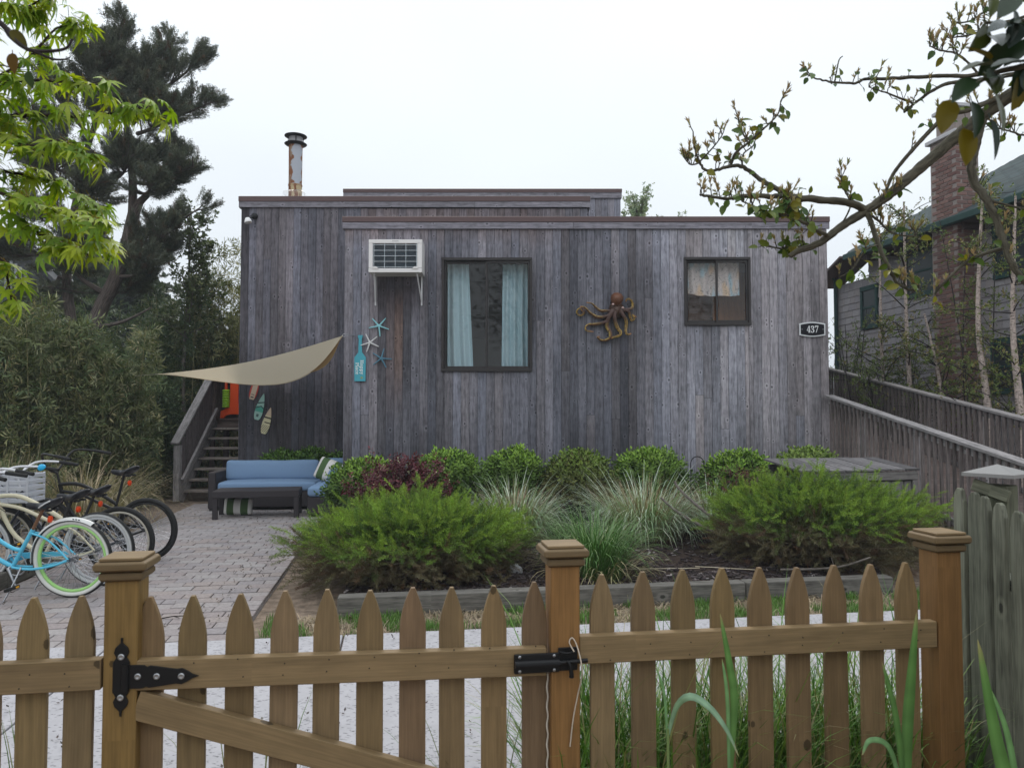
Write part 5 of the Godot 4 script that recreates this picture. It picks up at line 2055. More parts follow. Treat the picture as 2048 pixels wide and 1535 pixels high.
	for s in [-1.0, 1.0]:
		var d: Vector3 = Vector3(cos(ang), sin(ang), 0) * s
		var arm := MB.new()
		arm.tube(PackedVector3Array([Vector3(0, 0, s * 0.035), Vector3(0, 0, s * 0.06), d * 0.165 + Vector3(0, 0, s * 0.07)]), PackedFloat32Array([0.013, 0.012, 0.009]), 8)
		put("crank_arm", arm, M.steel, cr)
		var pd := MB.new()
		pd.col = Color(0.02, 0.02, 0.02)
		pd.box(Transform3D(Basis(Vector3(0, 0, 1), 0.3), d * 0.165 + Vector3(0, 0, s * 0.12)), Vector3(0.09, 0.026, 0.085), 0.006)
		put("pedal", pd, M.tint, cr)
		var pr := MB.new()
		pr.col = Color(0.75, 0.35, 0.02)
		pr.box(Transform3D(Basis(Vector3(0, 0, 1), 0.3), d * 0.165 + Vector3(0.046, 0.013, s * 0.12)), Vector3(0.003, 0.014, 0.04), 0.001)
		put("pedal_reflector", pr, M.tint_gloss, cr)
	var cg := MB.new()
	cg.col = o.guard
	cg.prism(at(Vector3(0, 0, -0.062)), PackedVector2Array([Vector2(-0.60, 0.26), Vector2(-0.56, 0.35), Vector2(-0.46, 0.365), Vector2(-0.10, 0.375), Vector2(-0.06, 0.35), Vector2(-0.12, 0.335), Vector2(-0.42, 0.315), Vector2(-0.52, 0.28)]), 0.008, 0.002)
	put("chain_guard", cg, M.tint_gloss, root)
	tubes("kickstand", root, [[[Vector3(-0.40, 0.265, 0.04), Vector3(-0.43, 0.13, 0.11), Vector3(-0.475, 0.0, 0.17)], 0.0075]], Color(0.6, 0.6, 0.62), M.chrome)
	if o.fender:
		for wx in [0.0, -1.10]:
			var fd := MB.new()
			fd.col = Color(0.62, 0.62, 0.60)
			var a0 := 1.02 if wx == 0.0 else 0.9
			var a1 := 3.25 if wx == 0.0 else 2.6
			fd.sheet(36, 8, func(u: float, v: float) -> Vector3:
				var a := lerpf(a0, a1, u)
				var b := (v - 0.5) * 2.0
				var q := r + 0.016 - 0.022 * b * b
				return Vector3(wx + cos(a) * q, r + sin(a) * q, b * 0.038))
			put("fender", fd, M.tint_gloss, root)
		var pt := MB.new()
		pt.col = Color(0.05, 0.06, 0.08)
		for k in 3:
			var a := 1.35 + k * 0.07
			pt.box(Transform3D(Basis(Vector3(0, 0, 1), a - PI / 2), Vector3(cos(a) * (r + 0.006), r + sin(a) * (r + 0.006), 0.036)), Vector3(0.015, 0.008, 0.004), 0.001)
		put("fender_print", pt, M.tint, root)
	return root


func bicycles() -> void:
	var none := Color(0, 0, 0, 0)
	bicycle("sky blue step-through cruiser bicycle with lime green rims and white mudguard", W(-3.695, 0, 6.37), 0.03, 0.05,
		{"frame": Color(0.11, 0.50, 0.70), "fork": Color(0.11, 0.50, 0.70), "wall": Color(0.66, 0.66, 0.62), "rim": Color(0.36, 0.66, 0.22), "step": true, "rise": -0.02, "chrome": true, "seat": 0.775, "post": Color(0.17, 0.09, 0.05), "trim": true, "crank": -1.15, "guard": Color(0.11, 0.50, 0.70), "fender": true})
	var b2 := bicycle("cream cruiser bicycle with white-walled tyres behind the blue one", W(-3.715, 0, 6.80), -0.02, 0.04,
		{"frame": Color(0.60, 0.55, 0.40), "fork": Color(0.60, 0.55, 0.40), "wall": Color(0.60, 0.60, 0.60), "rim": Color(0.5, 0.5, 0.52), "step": false, "rise": 0.0, "chrome": true, "seat": 0.80, "post": Color(0.03, 0.03, 0.03), "trim": false, "crank": 0.4, "guard": Color(0.02, 0.02, 0.02), "fender": false})
	bicycle("black cruiser bicycle with cream rims, third from the fence", W(-3.74, 0, 7.22), 0.02, 0.05,
		{"frame": Color(0.03, 0.035, 0.045), "fork": Color(0.03, 0.035, 0.045), "wall": none, "rim": Color(0.50, 0.47, 0.40), "step": true, "rise": 0.02, "chrome": true, "seat": 0.80, "post": Color(0.03, 0.03, 0.03), "trim": false, "crank": -0.6, "guard": Color(0.5, 0.46, 0.36), "fender": false})
	bicycle("all-black bicycle farthest from the fence, its saddle raised", W(-3.83, 0, 7.92), -0.03, 0.03,
		{"frame": Color(0.012, 0.012, 0.014), "fork": Color(0.012, 0.012, 0.014), "wall": none, "rim": Color(0.02, 0.02, 0.022), "step": false, "rise": 0.10, "chrome": false, "seat": 0.93, "post": Color(0.02, 0.02, 0.02), "trim": false, "crank": 0.9, "guard": Color(0.02, 0.02, 0.02), "fender": false})
	# crate on the cream bicycle's bars
	var cr := thing("crate", "pale grey plastic crate strapped to the cream bicycle's handlebar", "crate", W(-4.66, 0.72, 7.08), 0.12)
	var g := Color(0.50, 0.51, 0.55)
	for s in [-1.0, 1.0]:
		for k in 5:
			var sl := MB.new()
			sl.col = g
			sl.box(at(Vector3(0, 0.02 + k * 0.055, s * 0.15)), Vector3(0.36, 0.036, 0.012), 0.003)
			put("side_slat", sl, M.tint, cr)
			sl = MB.new()
			sl.col = g
			sl.box(at(Vector3(s * 0.18, 0.02 + k * 0.055, 0)), Vector3(0.012, 0.036, 0.288), 0.003)
			put("end_slat", sl, M.tint, cr)
		for x in [-0.17, 0.0, 0.17]:
			var up := MB.new()
			up.col = g
			up.box(at(Vector3(x, 0.13, s * 0.159)), Vector3(0.02, 0.27, 0.006), 0.002)
			put("upright", up, M.tint, cr)
	var fl := MB.new()
	fl.col = g
	fl.box(at(Vector3(0, 0.0, 0)), Vector3(0.35, 0.012, 0.28), 0.003)
	put("floor", fl, M.tint, cr)
	var bell := thing("bicycle_bell", "small bright blue bell on a silver handlebar", "bell", W(-4.20, 1.06, 6.72))
	var bm := MB.new()
	bm.col = Color(0.02, 0.35, 0.62)
	bm.lathe(Transform3D(Basis(Vector3.RIGHT, 0.9), Vector3.ZERO), PackedVector2Array([Vector2(0.0, 0.03), Vector2(0.022, 0.026), Vector2(0.034, 0.008), Vector2(0.034, 0.0), Vector2(0.0, -0.004)]), 16)
	put("dome", bm, M.tint_gloss, bell)


# ------------------------------------------------------------------ plants
func sliver(mb: MB, p: Vector3, d: Vector3, side: Vector3, l: float, w: float, droop := 0.0) -> void:  # a narrow leaf: two triangles folded along the middle
	var n := d.cross(side).normalized()
	var a := mb.vert(p, n)
	var b := mb.vert(p + d * l * 0.45 + side * w * 0.5 - n * w * 0.12, (n + side * 0.4).normalized())
	var c := mb.vert(p + d * l - n * droop * l, n)
	var e := mb.vert(p + d * l * 0.45 - side * w * 0.5 - n * w * 0.12, (n - side * 0.4).normalized())
	mb.face(a, b, c)
	mb.face(a, c, e)


func plume(sprigs: int, needles: int, wide: float, nl: float, nw: float) -> ArrayMesh:  # a feathery evergreen spray, 1 long, along y
	var mb := MB.new()
	mb.tube(PackedVector3Array([Vector3.ZERO, Vector3(0, 1, 0)]), PackedFloat32Array([0.012, 0.003]), 4, false)
	for i in mb.cc.size():
		mb.cc[i] = Color(0.7, 0.5, 0.35)
	for k in sprigs:
		var t := 0.12 + 0.88 * k / sprigs
		var a := k * 2.4 + rr(-0.4, 0.4)
		var out := Vector3(cos(a), 0, sin(a) * 0.55)
		var d := (Vector3.UP * rr(0.75, 1.1) + out * rr(0.5, 0.9)).normalized()
		var l := wide * (1.05 - 0.65 * t) * rr(0.7, 1.2)
		var base := Vector3(0, t * 0.94, 0)
		for q in needles:
			var f := (q + 0.4) / needles
			var s := Vector3(cos(q * 2.1 + k), rr(-0.2, 0.4), sin(q * 2.1 + k))
			var nd := (d + s * 0.62).normalized()
			var side := nd.cross(rdir()).normalized()
			mb.col = Color(1, 1, 1) * rr(0.75, 1.1)
			mb.col.a = 1
			sliver(mb, base + d * l * f, nd, side, nl * rr(0.7, 1.2), nw)
	return mb.mesh()


func rosette(n: int, l: float, w: float, rise: float) -> ArrayMesh:  # a small whorl of leaves about y
	var mb := MB.new()
	for k in n:
		var a := k * 2.4
		var up := rise + 0.75 * float(k) / n + rr(-0.15, 0.15)
		var out := Vector3(cos(a), 0, sin(a))
		var d := (out + Vector3.UP * up).normalized()
		mb.col = Color(1, 1, 1) * rr(0.8, 1.1)
		mb.col.a = 1
		sliver(mb, Vector3(0, 0.012 * k, 0), d, d.cross(Vector3.UP).normalized(), l * rr(0.8, 1.15), w, 0.12)
	return mb.mesh()


func stems(called: String, root: Node3D, tips: Array, foot: float, r: float, m: Material, c := Color.WHITE) -> void:
	var mb := MB.new()
	mb.col = c
	for t in tips:
		var a := rr(0, TAU)
		var p := Vector3(cos(a), 0, sin(a)) * rr(0, foot)
		mb.tube(spline([p, p * 0.6 + Vector3(t.x * 0.35, t.y * 0.55, t.z * 0.35), t], 8), taper(r, r * 0.3, 8), 5, false)
	put(called, mb, m, root)


func shrubs() -> void:
	var spray := [plume(30, 4, 0.32, 0.085, 0.024), plume(26, 4, 0.27, 0.09, 0.022)]
	# two spreading junipers
	for j in 2:
		var mid: Vector3 = W(-0.93, 0.05, 7.15) if j == 0 else W(3.12, 0.08, 7.75)
		var size: Vector3 = Vector3(1.00, 0.50, 0.88) if j == 0 else Vector3(1.02, 0.62, 0.86)
		var root := thing("juniper_shrub", "broad feathery juniper shrub in front of the maroon barberry" if j == 0 else "broad feathery juniper shrub in front of the grey wooden box", "shrub", mid)
		var lobes := noise_of(300 + j, 1.5, 2)
		var sets := [[], []]
		var tips := []
		var all: Array[Transform3D] = []
		var cols := PackedColorArray()
		var all2: Array[Transform3D] = []
		var cols2 := PackedColorArray()
		for k in 7000:
			var d := rdir()
			if d.y < -0.25:
				d.y = -d.y
			d = d.normalized()
			var bump := 1.0 + 0.34 * lobes.get_noise_3d(d.x * 1.3, d.y * 1.3, d.z * 1.3) + 0.34 * lobes.get_noise_3d(d.x * 3.6 + 5.0, d.y * 4.0, d.z * 4.0)
			var f := pow(rr(0.10, 1.0), 0.38)
			var flare := 1.0 + 0.10 * sin(d.y * PI)  # widest part above the ground
			var p := Vector3(d.x * size.x * flare, d.y * size.y, d.z * size.z * flare) * bump * f
			p.y += 0.13
			p.y = maxf(p.y, 0.02)
			var out := (Vector3(d.x, d.y * 0.55 + 0.10, d.z) + rdir() * 0.62).normalized()
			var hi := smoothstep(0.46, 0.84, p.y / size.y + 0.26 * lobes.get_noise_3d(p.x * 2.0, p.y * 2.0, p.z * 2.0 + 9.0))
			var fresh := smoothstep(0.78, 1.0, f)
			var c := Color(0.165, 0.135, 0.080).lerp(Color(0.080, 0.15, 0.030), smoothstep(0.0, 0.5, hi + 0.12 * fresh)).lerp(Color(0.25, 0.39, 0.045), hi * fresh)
			if rng.randf() < 0.10 * (1.0 - hi):
				c = Color(0.17, 0.10, 0.06)
			if rng.randf() < 0.5:
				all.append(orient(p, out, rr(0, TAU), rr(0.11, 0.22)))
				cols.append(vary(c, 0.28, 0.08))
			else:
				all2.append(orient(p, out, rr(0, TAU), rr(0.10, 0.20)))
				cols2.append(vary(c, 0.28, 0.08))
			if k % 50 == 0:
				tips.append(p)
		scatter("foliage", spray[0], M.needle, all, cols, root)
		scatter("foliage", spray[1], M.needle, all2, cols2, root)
		stems("stems", root, tips, 0.25, 0.014, M.twig_tan)

	# clipped inkberry mounds along the wall
	var ros := rosette(9, 0.036, 0.017, 0.15)
	var spots := [[-2.02, 10.5, 0.42, 0.86, "round green shrub by the wall, half behind the maroon barberry"], [-0.86, 10.55, 0.44, 1.04, "round bright green shrub below the large window's left side"], [-0.02, 10.6, 0.43, 1.05, "round bright green shrub below the large window's right side"], [0.87, 10.45, 0.42, 0.95, "bronze-flecked rounded shrub between the big window and the octopus"], [1.88, 10.6, 0.42, 1.05, "round bright green shrub below the octopus"], [3.05, 10.3, 0.44, 0.97, "round green shrub below the small window beside the black hook"], [4.22, 10.9, 0.45, 1.02, "pale green shrub behind the grey wooden box"], [-3.92, 12.86, 0.36, 0.80, "low green shrub behind the sofa's long back cushion, nearer the steps"], [-3.42, 12.86, 0.38, 0.82, "low green shrub behind the sofa's long back cushion, nearer the corner"], [-2.88, 12.88, 0.30, 0.82, "low green shrub behind the sofa's striped pillow"]]
	for i in spots.size():
		var s: Array = spots[i]
		var root := thing("rounded_shrub", s[4], "shrub", W(s[0], 0.03, s[1]), 0.0, "rounded shrubs along the house wall")
		var ns := noise_of(400 + i, 2.6, 2)
		var where: Array[Transform3D] = []
		var tint := PackedColorArray()
		var tips := []
		var bronze := i == 3
		var uneven := Vector3(rr(0.8, 1.15), rr(0.80, 0.93), rr(0.85, 1.1))
		var skew := Vector3(rr(-0.18, 0.18), 0, rr(-0.1, 0.1))
		for k in 2000:
			var d := rdir()
			d.y = absf(d.y) * 1.25 - 0.22
			d = d.normalized()
			var f := pow(rr(0.2, 1.0), 0.30) * (1.0 + 0.34 * ns.get_noise_3d(d.x, d.y, d.z) + 0.30 * ns.get_noise_3d(d.x * 2.6, d.y * 2.6, d.z * 2.6))
			var p := Vector3(d.x * s[2], s[3] * 0.5 + d.y * s[3] * 0.5, d.z * minf(s[2], 0.13 if i > 6 else 9.0)) * Vector3(f, 0.80 + 0.20 * f, f)
			p = p * uneven + skew * p.y * (1.0 if i < 7 else 0.2)
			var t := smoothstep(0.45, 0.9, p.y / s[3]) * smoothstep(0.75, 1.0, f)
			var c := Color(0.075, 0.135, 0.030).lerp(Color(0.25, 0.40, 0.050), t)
			if bronze:
				c = Color(0.105, 0.105, 0.035).lerp(Color(0.17, 0.26, 0.04), t)
			if i == 6:
				c = c.lerp(Color(0.24, 0.30, 0.09), 0.6)
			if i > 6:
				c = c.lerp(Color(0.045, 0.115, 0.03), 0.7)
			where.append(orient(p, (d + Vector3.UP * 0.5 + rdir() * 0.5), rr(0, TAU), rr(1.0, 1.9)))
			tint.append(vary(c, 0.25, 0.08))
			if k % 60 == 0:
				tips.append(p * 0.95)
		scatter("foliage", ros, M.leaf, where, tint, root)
		stems("stems", root, tips, 0.10, 0.008, M.bark_dark)

	# maroon barberry with small cream flowers
	var bar := thing("barberry_shrub", "maroon barberry shrub with tiny cream flowers behind the left juniper", "shrub", W(-1.22, 0.05, 8.45))
	var bw: Array[Transform3D] = []
	var bt := PackedColorArray()
	var fw: Array[Transform3D] = []
	var ft := PackedColorArray()
	var tips2 := []
	var bros := rosette(7, 0.038, 0.019, 0.1)
	for k in 60:
		var d := rdir()
		d.y = absf(d.y) * 0.9 + 0.45
		var tip := Vector3(d.x * 0.62, 0.22 + d.y * 0.62, d.z * 0.5) * rr(0.75, 1.08)
		tip.y = minf(tip.y, 1.02)
		tips2.append(tip)
		for q in 44:
			var f := rr(0.35, 1.0)
			var p := Vector3(tip.x * f, tip.y * (0.2 + 0.8 * f), tip.z * f) + rdir() * 0.05
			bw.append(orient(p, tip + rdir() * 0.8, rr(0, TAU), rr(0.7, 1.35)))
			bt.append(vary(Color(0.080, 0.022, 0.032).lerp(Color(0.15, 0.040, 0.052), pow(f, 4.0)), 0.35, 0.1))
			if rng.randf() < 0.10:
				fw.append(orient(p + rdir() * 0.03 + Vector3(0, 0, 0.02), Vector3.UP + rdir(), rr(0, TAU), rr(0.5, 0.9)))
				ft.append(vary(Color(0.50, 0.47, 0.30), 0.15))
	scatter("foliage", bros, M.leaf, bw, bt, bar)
	scatter("blossoms", rosette(6, 0.024, 0.016, 0.5), M.leaf, fw, ft, bar)
	stems("stems", bar, tips2, 0.12, 0.008, M.bark_dark)
	# a pruned, almost bare barberry by the right juniper
	var bare := thing("barberry_shrub", "pruned barberry stubs with few red leaves beside the wooden box", "shrub", W(2.62, 0.06, 8.35))
	var bb := MB.new()
	for k in 26:
		var a := rr(0, TAU)
		var tip := Vector3(cos(a) * rr(0.1, 0.5), rr(0.45, 0.86), sin(a) * rr(0.05, 0.35))
		bb.tube(spline([Vector3(tip.x * 0.2, 0, tip.z * 0.2), Vector3(tip.x * 0.4, tip.y * 0.5, tip.z * 0.5), tip], 6), taper(0.011, 0.006, 6), 5)
	bb.col = Color(1.0, 0.8, 0.7)
	put("stems", bb, M.twig_tan, bare)
	bw = []
	bt = PackedColorArray()
	for k in 130:
		var a := rr(0, TAU)
		bw.append(orient(Vector3(cos(a) * rr(0, 0.5), rr(0.55, 0.85), sin(a) * rr(0, 0.35)), rdir() + Vector3.UP, rr(0, TAU), rr(0.5, 0.9)))
		bt.append(vary(Color(0.10, 0.025, 0.03), 0.4, 0.1))
	scatter("foliage", bros, M.leaf, bw, bt, bare)


var blades := []


func blade_mesh(bend: float, w: float, segs := 6, fold := 0.25) -> ArrayMesh:  # one grass blade, 1 tall, arching towards +z
	var mb := MB.new()
	var p := Vector3.ZERO
	var a := 0.06
	for i in segs + 1:
		var t := float(i) / segs
		var half := w * 0.5 * (0.65 + 0.6 * t - 1.25 * t * t * t) if i < segs else 0.0
		var n := Vector3(0, -sin(a), cos(a)) * -1.0
		mb.vert(p + Vector3(-half, 0, half * fold), (n + Vector3(-0.3, 0, 0)).normalized())
		mb.vert(p + Vector3(half, 0, half * fold), (n + Vector3(0.3, 0, 0)).normalized())
		p += Vector3(0, cos(a), sin(a)) / segs
		a += bend / segs * (0.4 + 1.5 * t)
	for i in segs:
		mb.face4(i * 2, i * 2 + 1, i * 2 + 3, i * 2 + 2)
	return mb.mesh()


func tuft(root: Node3D, called: String, n: int, foot: float, tall: float, spread: float, tone: Array, kinds: Array, m: Material, stuff := false) -> void:
	for kd in kinds:
		var where: Array[Transform3D] = []
		var tint := PackedColorArray()
		for k in int(n / float(kinds.size())):
			var a := rr(0, TAU)
			var r := sqrt(rr(0, 1)) * foot
			var lean := spread * (r / foot) * rr(0.5, 1.2) + rr(-0.08, 0.08)
			var b := Basis(Vector3.UP, PI / 2 - a + rr(-0.7, 0.7)) * Basis(Vector3.RIGHT, lean)
			var l := tall * rr(0.55, 1.1)
			where.append(Transform3D(b * Basis.from_scale(Vector3(1, l, l)), Vector3(cos(a) * r, 0, sin(a) * r)))
			tint.append(vary(tone[rng.randi_range(0, tone.size() - 1)], 0.2, 0.06))
		scatter(called, kd, m, where, tint, root, stuff)


func grasses() -> void:
	var soft := [blade_mesh(2.4, 0.011), blade_mesh(1.5, 0.012), blade_mesh(3.0, 0.010), blade_mesh(0.7, 0.010)]
	var stiff := [blade_mesh(0.3, 0.006, 4), blade_mesh(0.9, 0.006, 5), blade_mesh(1.5, 0.005, 6)]
	blades = [soft, stiff]
	var pale := [Color(0.50, 0.58, 0.45), Color(0.40, 0.50, 0.34), Color(0.60, 0.63, 0.52), Color(0.26, 0.37, 0.20)]
	var straw := [Color(0.40, 0.29, 0.18), Color(0.30, 0.21, 0.13), Color(0.46, 0.36, 0.24), Color(0.22, 0.15, 0.10)]
	for q in [[0.04, 9.0, 0.92, 620, 0.26, "pale striped ornamental grass clump below the large window"], [1.53, 8.75, 1.04, 900, 0.31, "pale striped ornamental grass clump with a tan straw base, largest in the bed"], [2.45, 9.3, 0.85, 260, 0.18, "small pale striped grass clump beside the black shepherd's hook"]]:
		var root := thing("ornamental_grass", q[5], "grass clump", W(q[0], 0.06, q[1]), 0.0, "striped ornamental grass clumps")
		tuft(root, "leaves", q[3], q[4], q[2], 0.75, pale, soft, M.blade)
		tuft(root, "straw", int(q[3] * 1.1), q[4] * 1.2, q[2] * 0.78, 0.5, straw, stiff, M.blade)
		# broken stalks lying at the foot
		var st: Array[Transform3D] = []
		var tn := PackedColorArray()
		for k in int(q[3] * 0.12):
			var a := rr(PI * 0.1, PI * 0.9)
			st.append(Transform3D((Basis(Vector3.UP, rr(0, TAU)) * Basis(Vector3.RIGHT, rr(1.1, 1.6))) * Basis.from_scale(Vector3.ONE * rr(0.2, 0.5)), Vector3(cos(a) * rr(0.1, 0.7), rr(0.01, 0.09), sin(a) * rr(0.1, 0.7))))
			tn.append(vary(straw[2], 0.25, 0.05))
		scatter("fallen_stalks", stiff[0], M.blade, st, tn, root)
	var green := thing("ornamental_grass", "fine green grass clump arching behind the latch post", "grass clump", W(0.76, 0.05, 6.9))
	tuft(green, "leaves", 900, 0.24, 0.80, 0.45, [Color(0.09, 0.19, 0.05), Color(0.13, 0.25, 0.07), Color(0.07, 0.15, 0.04), Color(0.20, 0.28, 0.12)], [stiff[1], stiff[2], soft[0]], M.blade)
	tuft(green, "straw", 260, 0.33, 0.55, 1.1, [Color(0.40, 0.34, 0.20), Color(0.30, 0.28, 0.14)], [soft[0], stiff[2]], M.blade)
	var dry := thing("dry_grass", "tall arching clump of straw-coloured dry grass behind the bicycles", "grass clump", W(-5.9, 0, 10.4))
	tuft(dry, "leaves", 900, 0.55, 1.30, 0.85, [Color(0.38, 0.30, 0.19), Color(0.30, 0.24, 0.15), Color(0.45, 0.37, 0.25), Color(0.24, 0.20, 0.12)], [soft[0], soft[1], soft[2], stiff[1]], M.blade)
	var dry2 := thing("dry_grass", "thin straw-coloured grass with tall stalks at the far left", "grass clump", W(-6.9, 0, 10.2))
	tuft(dry2, "leaves", 500, 0.5, 1.25, 0.5, [Color(0.36, 0.30, 0.19), Color(0.28, 0.24, 0.15)], [stiff[1], stiff[0], soft[1]], M.blade)
	tuft(dry2, "green_leaves", 260, 0.6, 1.15, 0.4, [Color(0.10, 0.19, 0.08), Color(0.08, 0.15, 0.07)], [soft[3], soft[1]], M.blade)
	# lawn strip between walk and bed, and the wild grass along the fence
	var strip_where: Array[Transform3D] = []
	var strip_tint := PackedColorArray()
	var patch := noise_of(71, 1.4, 2)
	for k in 15000:
		var s := rr(-0.95, 4.6)
		var n := rr(5.43, 5.98)
		var v := patch.get_noise_2d(s, n * 1.5) + 0.35 * smoothstep(5.75, 5.45, n)
		var p := street(s, n, -0.03)
		var l := rr(0.03, 0.08) if v > 0.05 else rr(0.04, 0.11)
		var b := Basis(Vector3.UP, rr(0, TAU)) * Basis(Vector3.RIGHT, rr(-0.5, 0.5) if v > 0.05 else rr(0.7, 1.55))
		strip_where.append(Transform3D(b * Basis.from_scale(Vector3(0.9, l, l)), p + Vector3(0, rr(0.0, 0.02), 0)))
		strip_tint.append(vary(Color(0.11, 0.21, 0.045) if v > 0.05 else Color(0.36, 0.28, 0.19), 0.3, 0.08))
	tag(scatter("grass_verge", stiff[1], M.blade, strip_where, strip_tint, self, true), "patchy green and straw grass between the walk and timber", "grass")
	var wild: Array[Transform3D] = []
	var wt := PackedColorArray()
	var wild2: Array[Transform3D] = []
	var wt2 := PackedColorArray()
	for k in 4200:
		var x = rr(0.20, 1.75)
		var n := rr(0.06, 0.62)
		var thick := 0.5 + 0.5 * patch.get_noise_2d(x * 3.0, 4.0)
		if rng.randf() > 0.62 + thick * 0.6:
			continue
		var l := rr(0.35, 0.86) * (0.75 + 0.35 * thick)
		if rng.randf() < 0.05:
			l *= 1.4
		var p := at(W(0, 0, 2.43), A) * Vector3(x, -0.03, -n)
		var b := Basis(Vector3.UP, rr(0, TAU)) * Basis(Vector3.RIGHT, rr(-0.1, 0.4))
		var c: Color = [Color(0.10, 0.22, 0.04), Color(0.14, 0.28, 0.05), Color(0.07, 0.16, 0.03), Color(0.30, 0.27, 0.14), Color(0.20, 0.30, 0.07)][rng.randi_range(0, 4)]
		if rng.randf() < 0.6:
			wild.append(Transform3D(b * Basis.from_scale(Vector3(1.3, l, l)), p))
			wt.append(vary(c, 0.25, 0.08))
		else:
			wild2.append(Transform3D(b * Basis.from_scale(Vector3(1.4, l, l)), p))
			wt2.append(vary(c, 0.25, 0.08))
	var wg := thing("wild_grass", "tall wild green grass growing close behind the right fence panel", "grass")
	wg.set_meta("kind", "stuff")
	scatter("leaves", stiff[1], M.blade, wild, wt, wg, true)
	scatter("leaves", stiff[2], M.blade, wild2, wt2, wg, true)
	# grass and soil on the near side of the left fence and gate: only a few stalks reach into view
	for q in [[-0.84, 2.52, 10, "few thin grass stalks behind the gate's sloping brace"], [-0.06, 2.62, 9, "few thin grass stalks behind the gate beside the latch post"], [-1.55, 2.50, 7, "few thin grass stalks behind the fence at the picture's left edge"]]:
		var g := thing("grass_tuft", q[3], "grass", W(q[0], -0.03, q[1]))
		tuft(g, "leaves", q[2] * 3, 0.10, 0.62, 0.35, [Color(0.12, 0.20, 0.06), Color(0.22, 0.24, 0.12)], stiff, M.blade)
	reeds()


func reed(label: String, x: float, d: float, leaves: Array) -> void:
	var root := thing("reed_plant", label, "reed", W(x, 0, d), 0.0, "broad-leaved reeds in front of the fence")
	var top := 0.0
	for q in leaves:
		var pts := spline(q[0], 18)
		var mb := MB.new()
		mb.col = q[2]
		var w: float = q[1]
		for i in 19:
			var t := i / 18.0
			var half := w * 0.5 * clampf(pow(sin(PI * clampf(t * 0.86 + 0.12, 0, 1)), 0.8), 0.0, 1.0) * (1.0 if t < 0.97 else 0.2)
			var dir := (pts[mini(i + 1, 18)] - pts[maxi(i - 1, 0)]).normalized()
			var side: Vector3 = dir.cross(q[3]).normalized()
			var n := side.cross(dir).normalized()
			mb.col = q[2].lerp(Color(0.34, 0.28, 0.14), smoothstep(0.86, 1.0, t)) * (1.0 + 0.12 * sin(i * 2.1))
			mb.vert(pts[i] - side * half + n * half * 0.35, (n - side * 0.4).normalized())
			mb.col = mb.col * 1.35
			mb.vert(pts[i], n)
			mb.col = mb.col / 1.35
			mb.vert(pts[i] + side * half + n * half * 0.35, (n + side * 0.4).normalized())
		for i in 18:
			for k in 2:
				mb.face4(i * 3 + k, i * 3 + k + 1, i * 3 + k + 4, i * 3 + k + 3)
		put("leaf", mb, M.blade, root)
		top = maxf(top, q[0][0].y)
	var st := MB.new()
	st.col = Color(0.17, 0.24, 0.08)
	st.tube(PackedVector3Array([Vector3.ZERO, Vector3(0.0, top * 0.6, 0.0), Vector3(0.0, top + 0.02, 0)]), taper(0.006, 0.004, 2), 7)
	put("stem", st, M.tint, root)


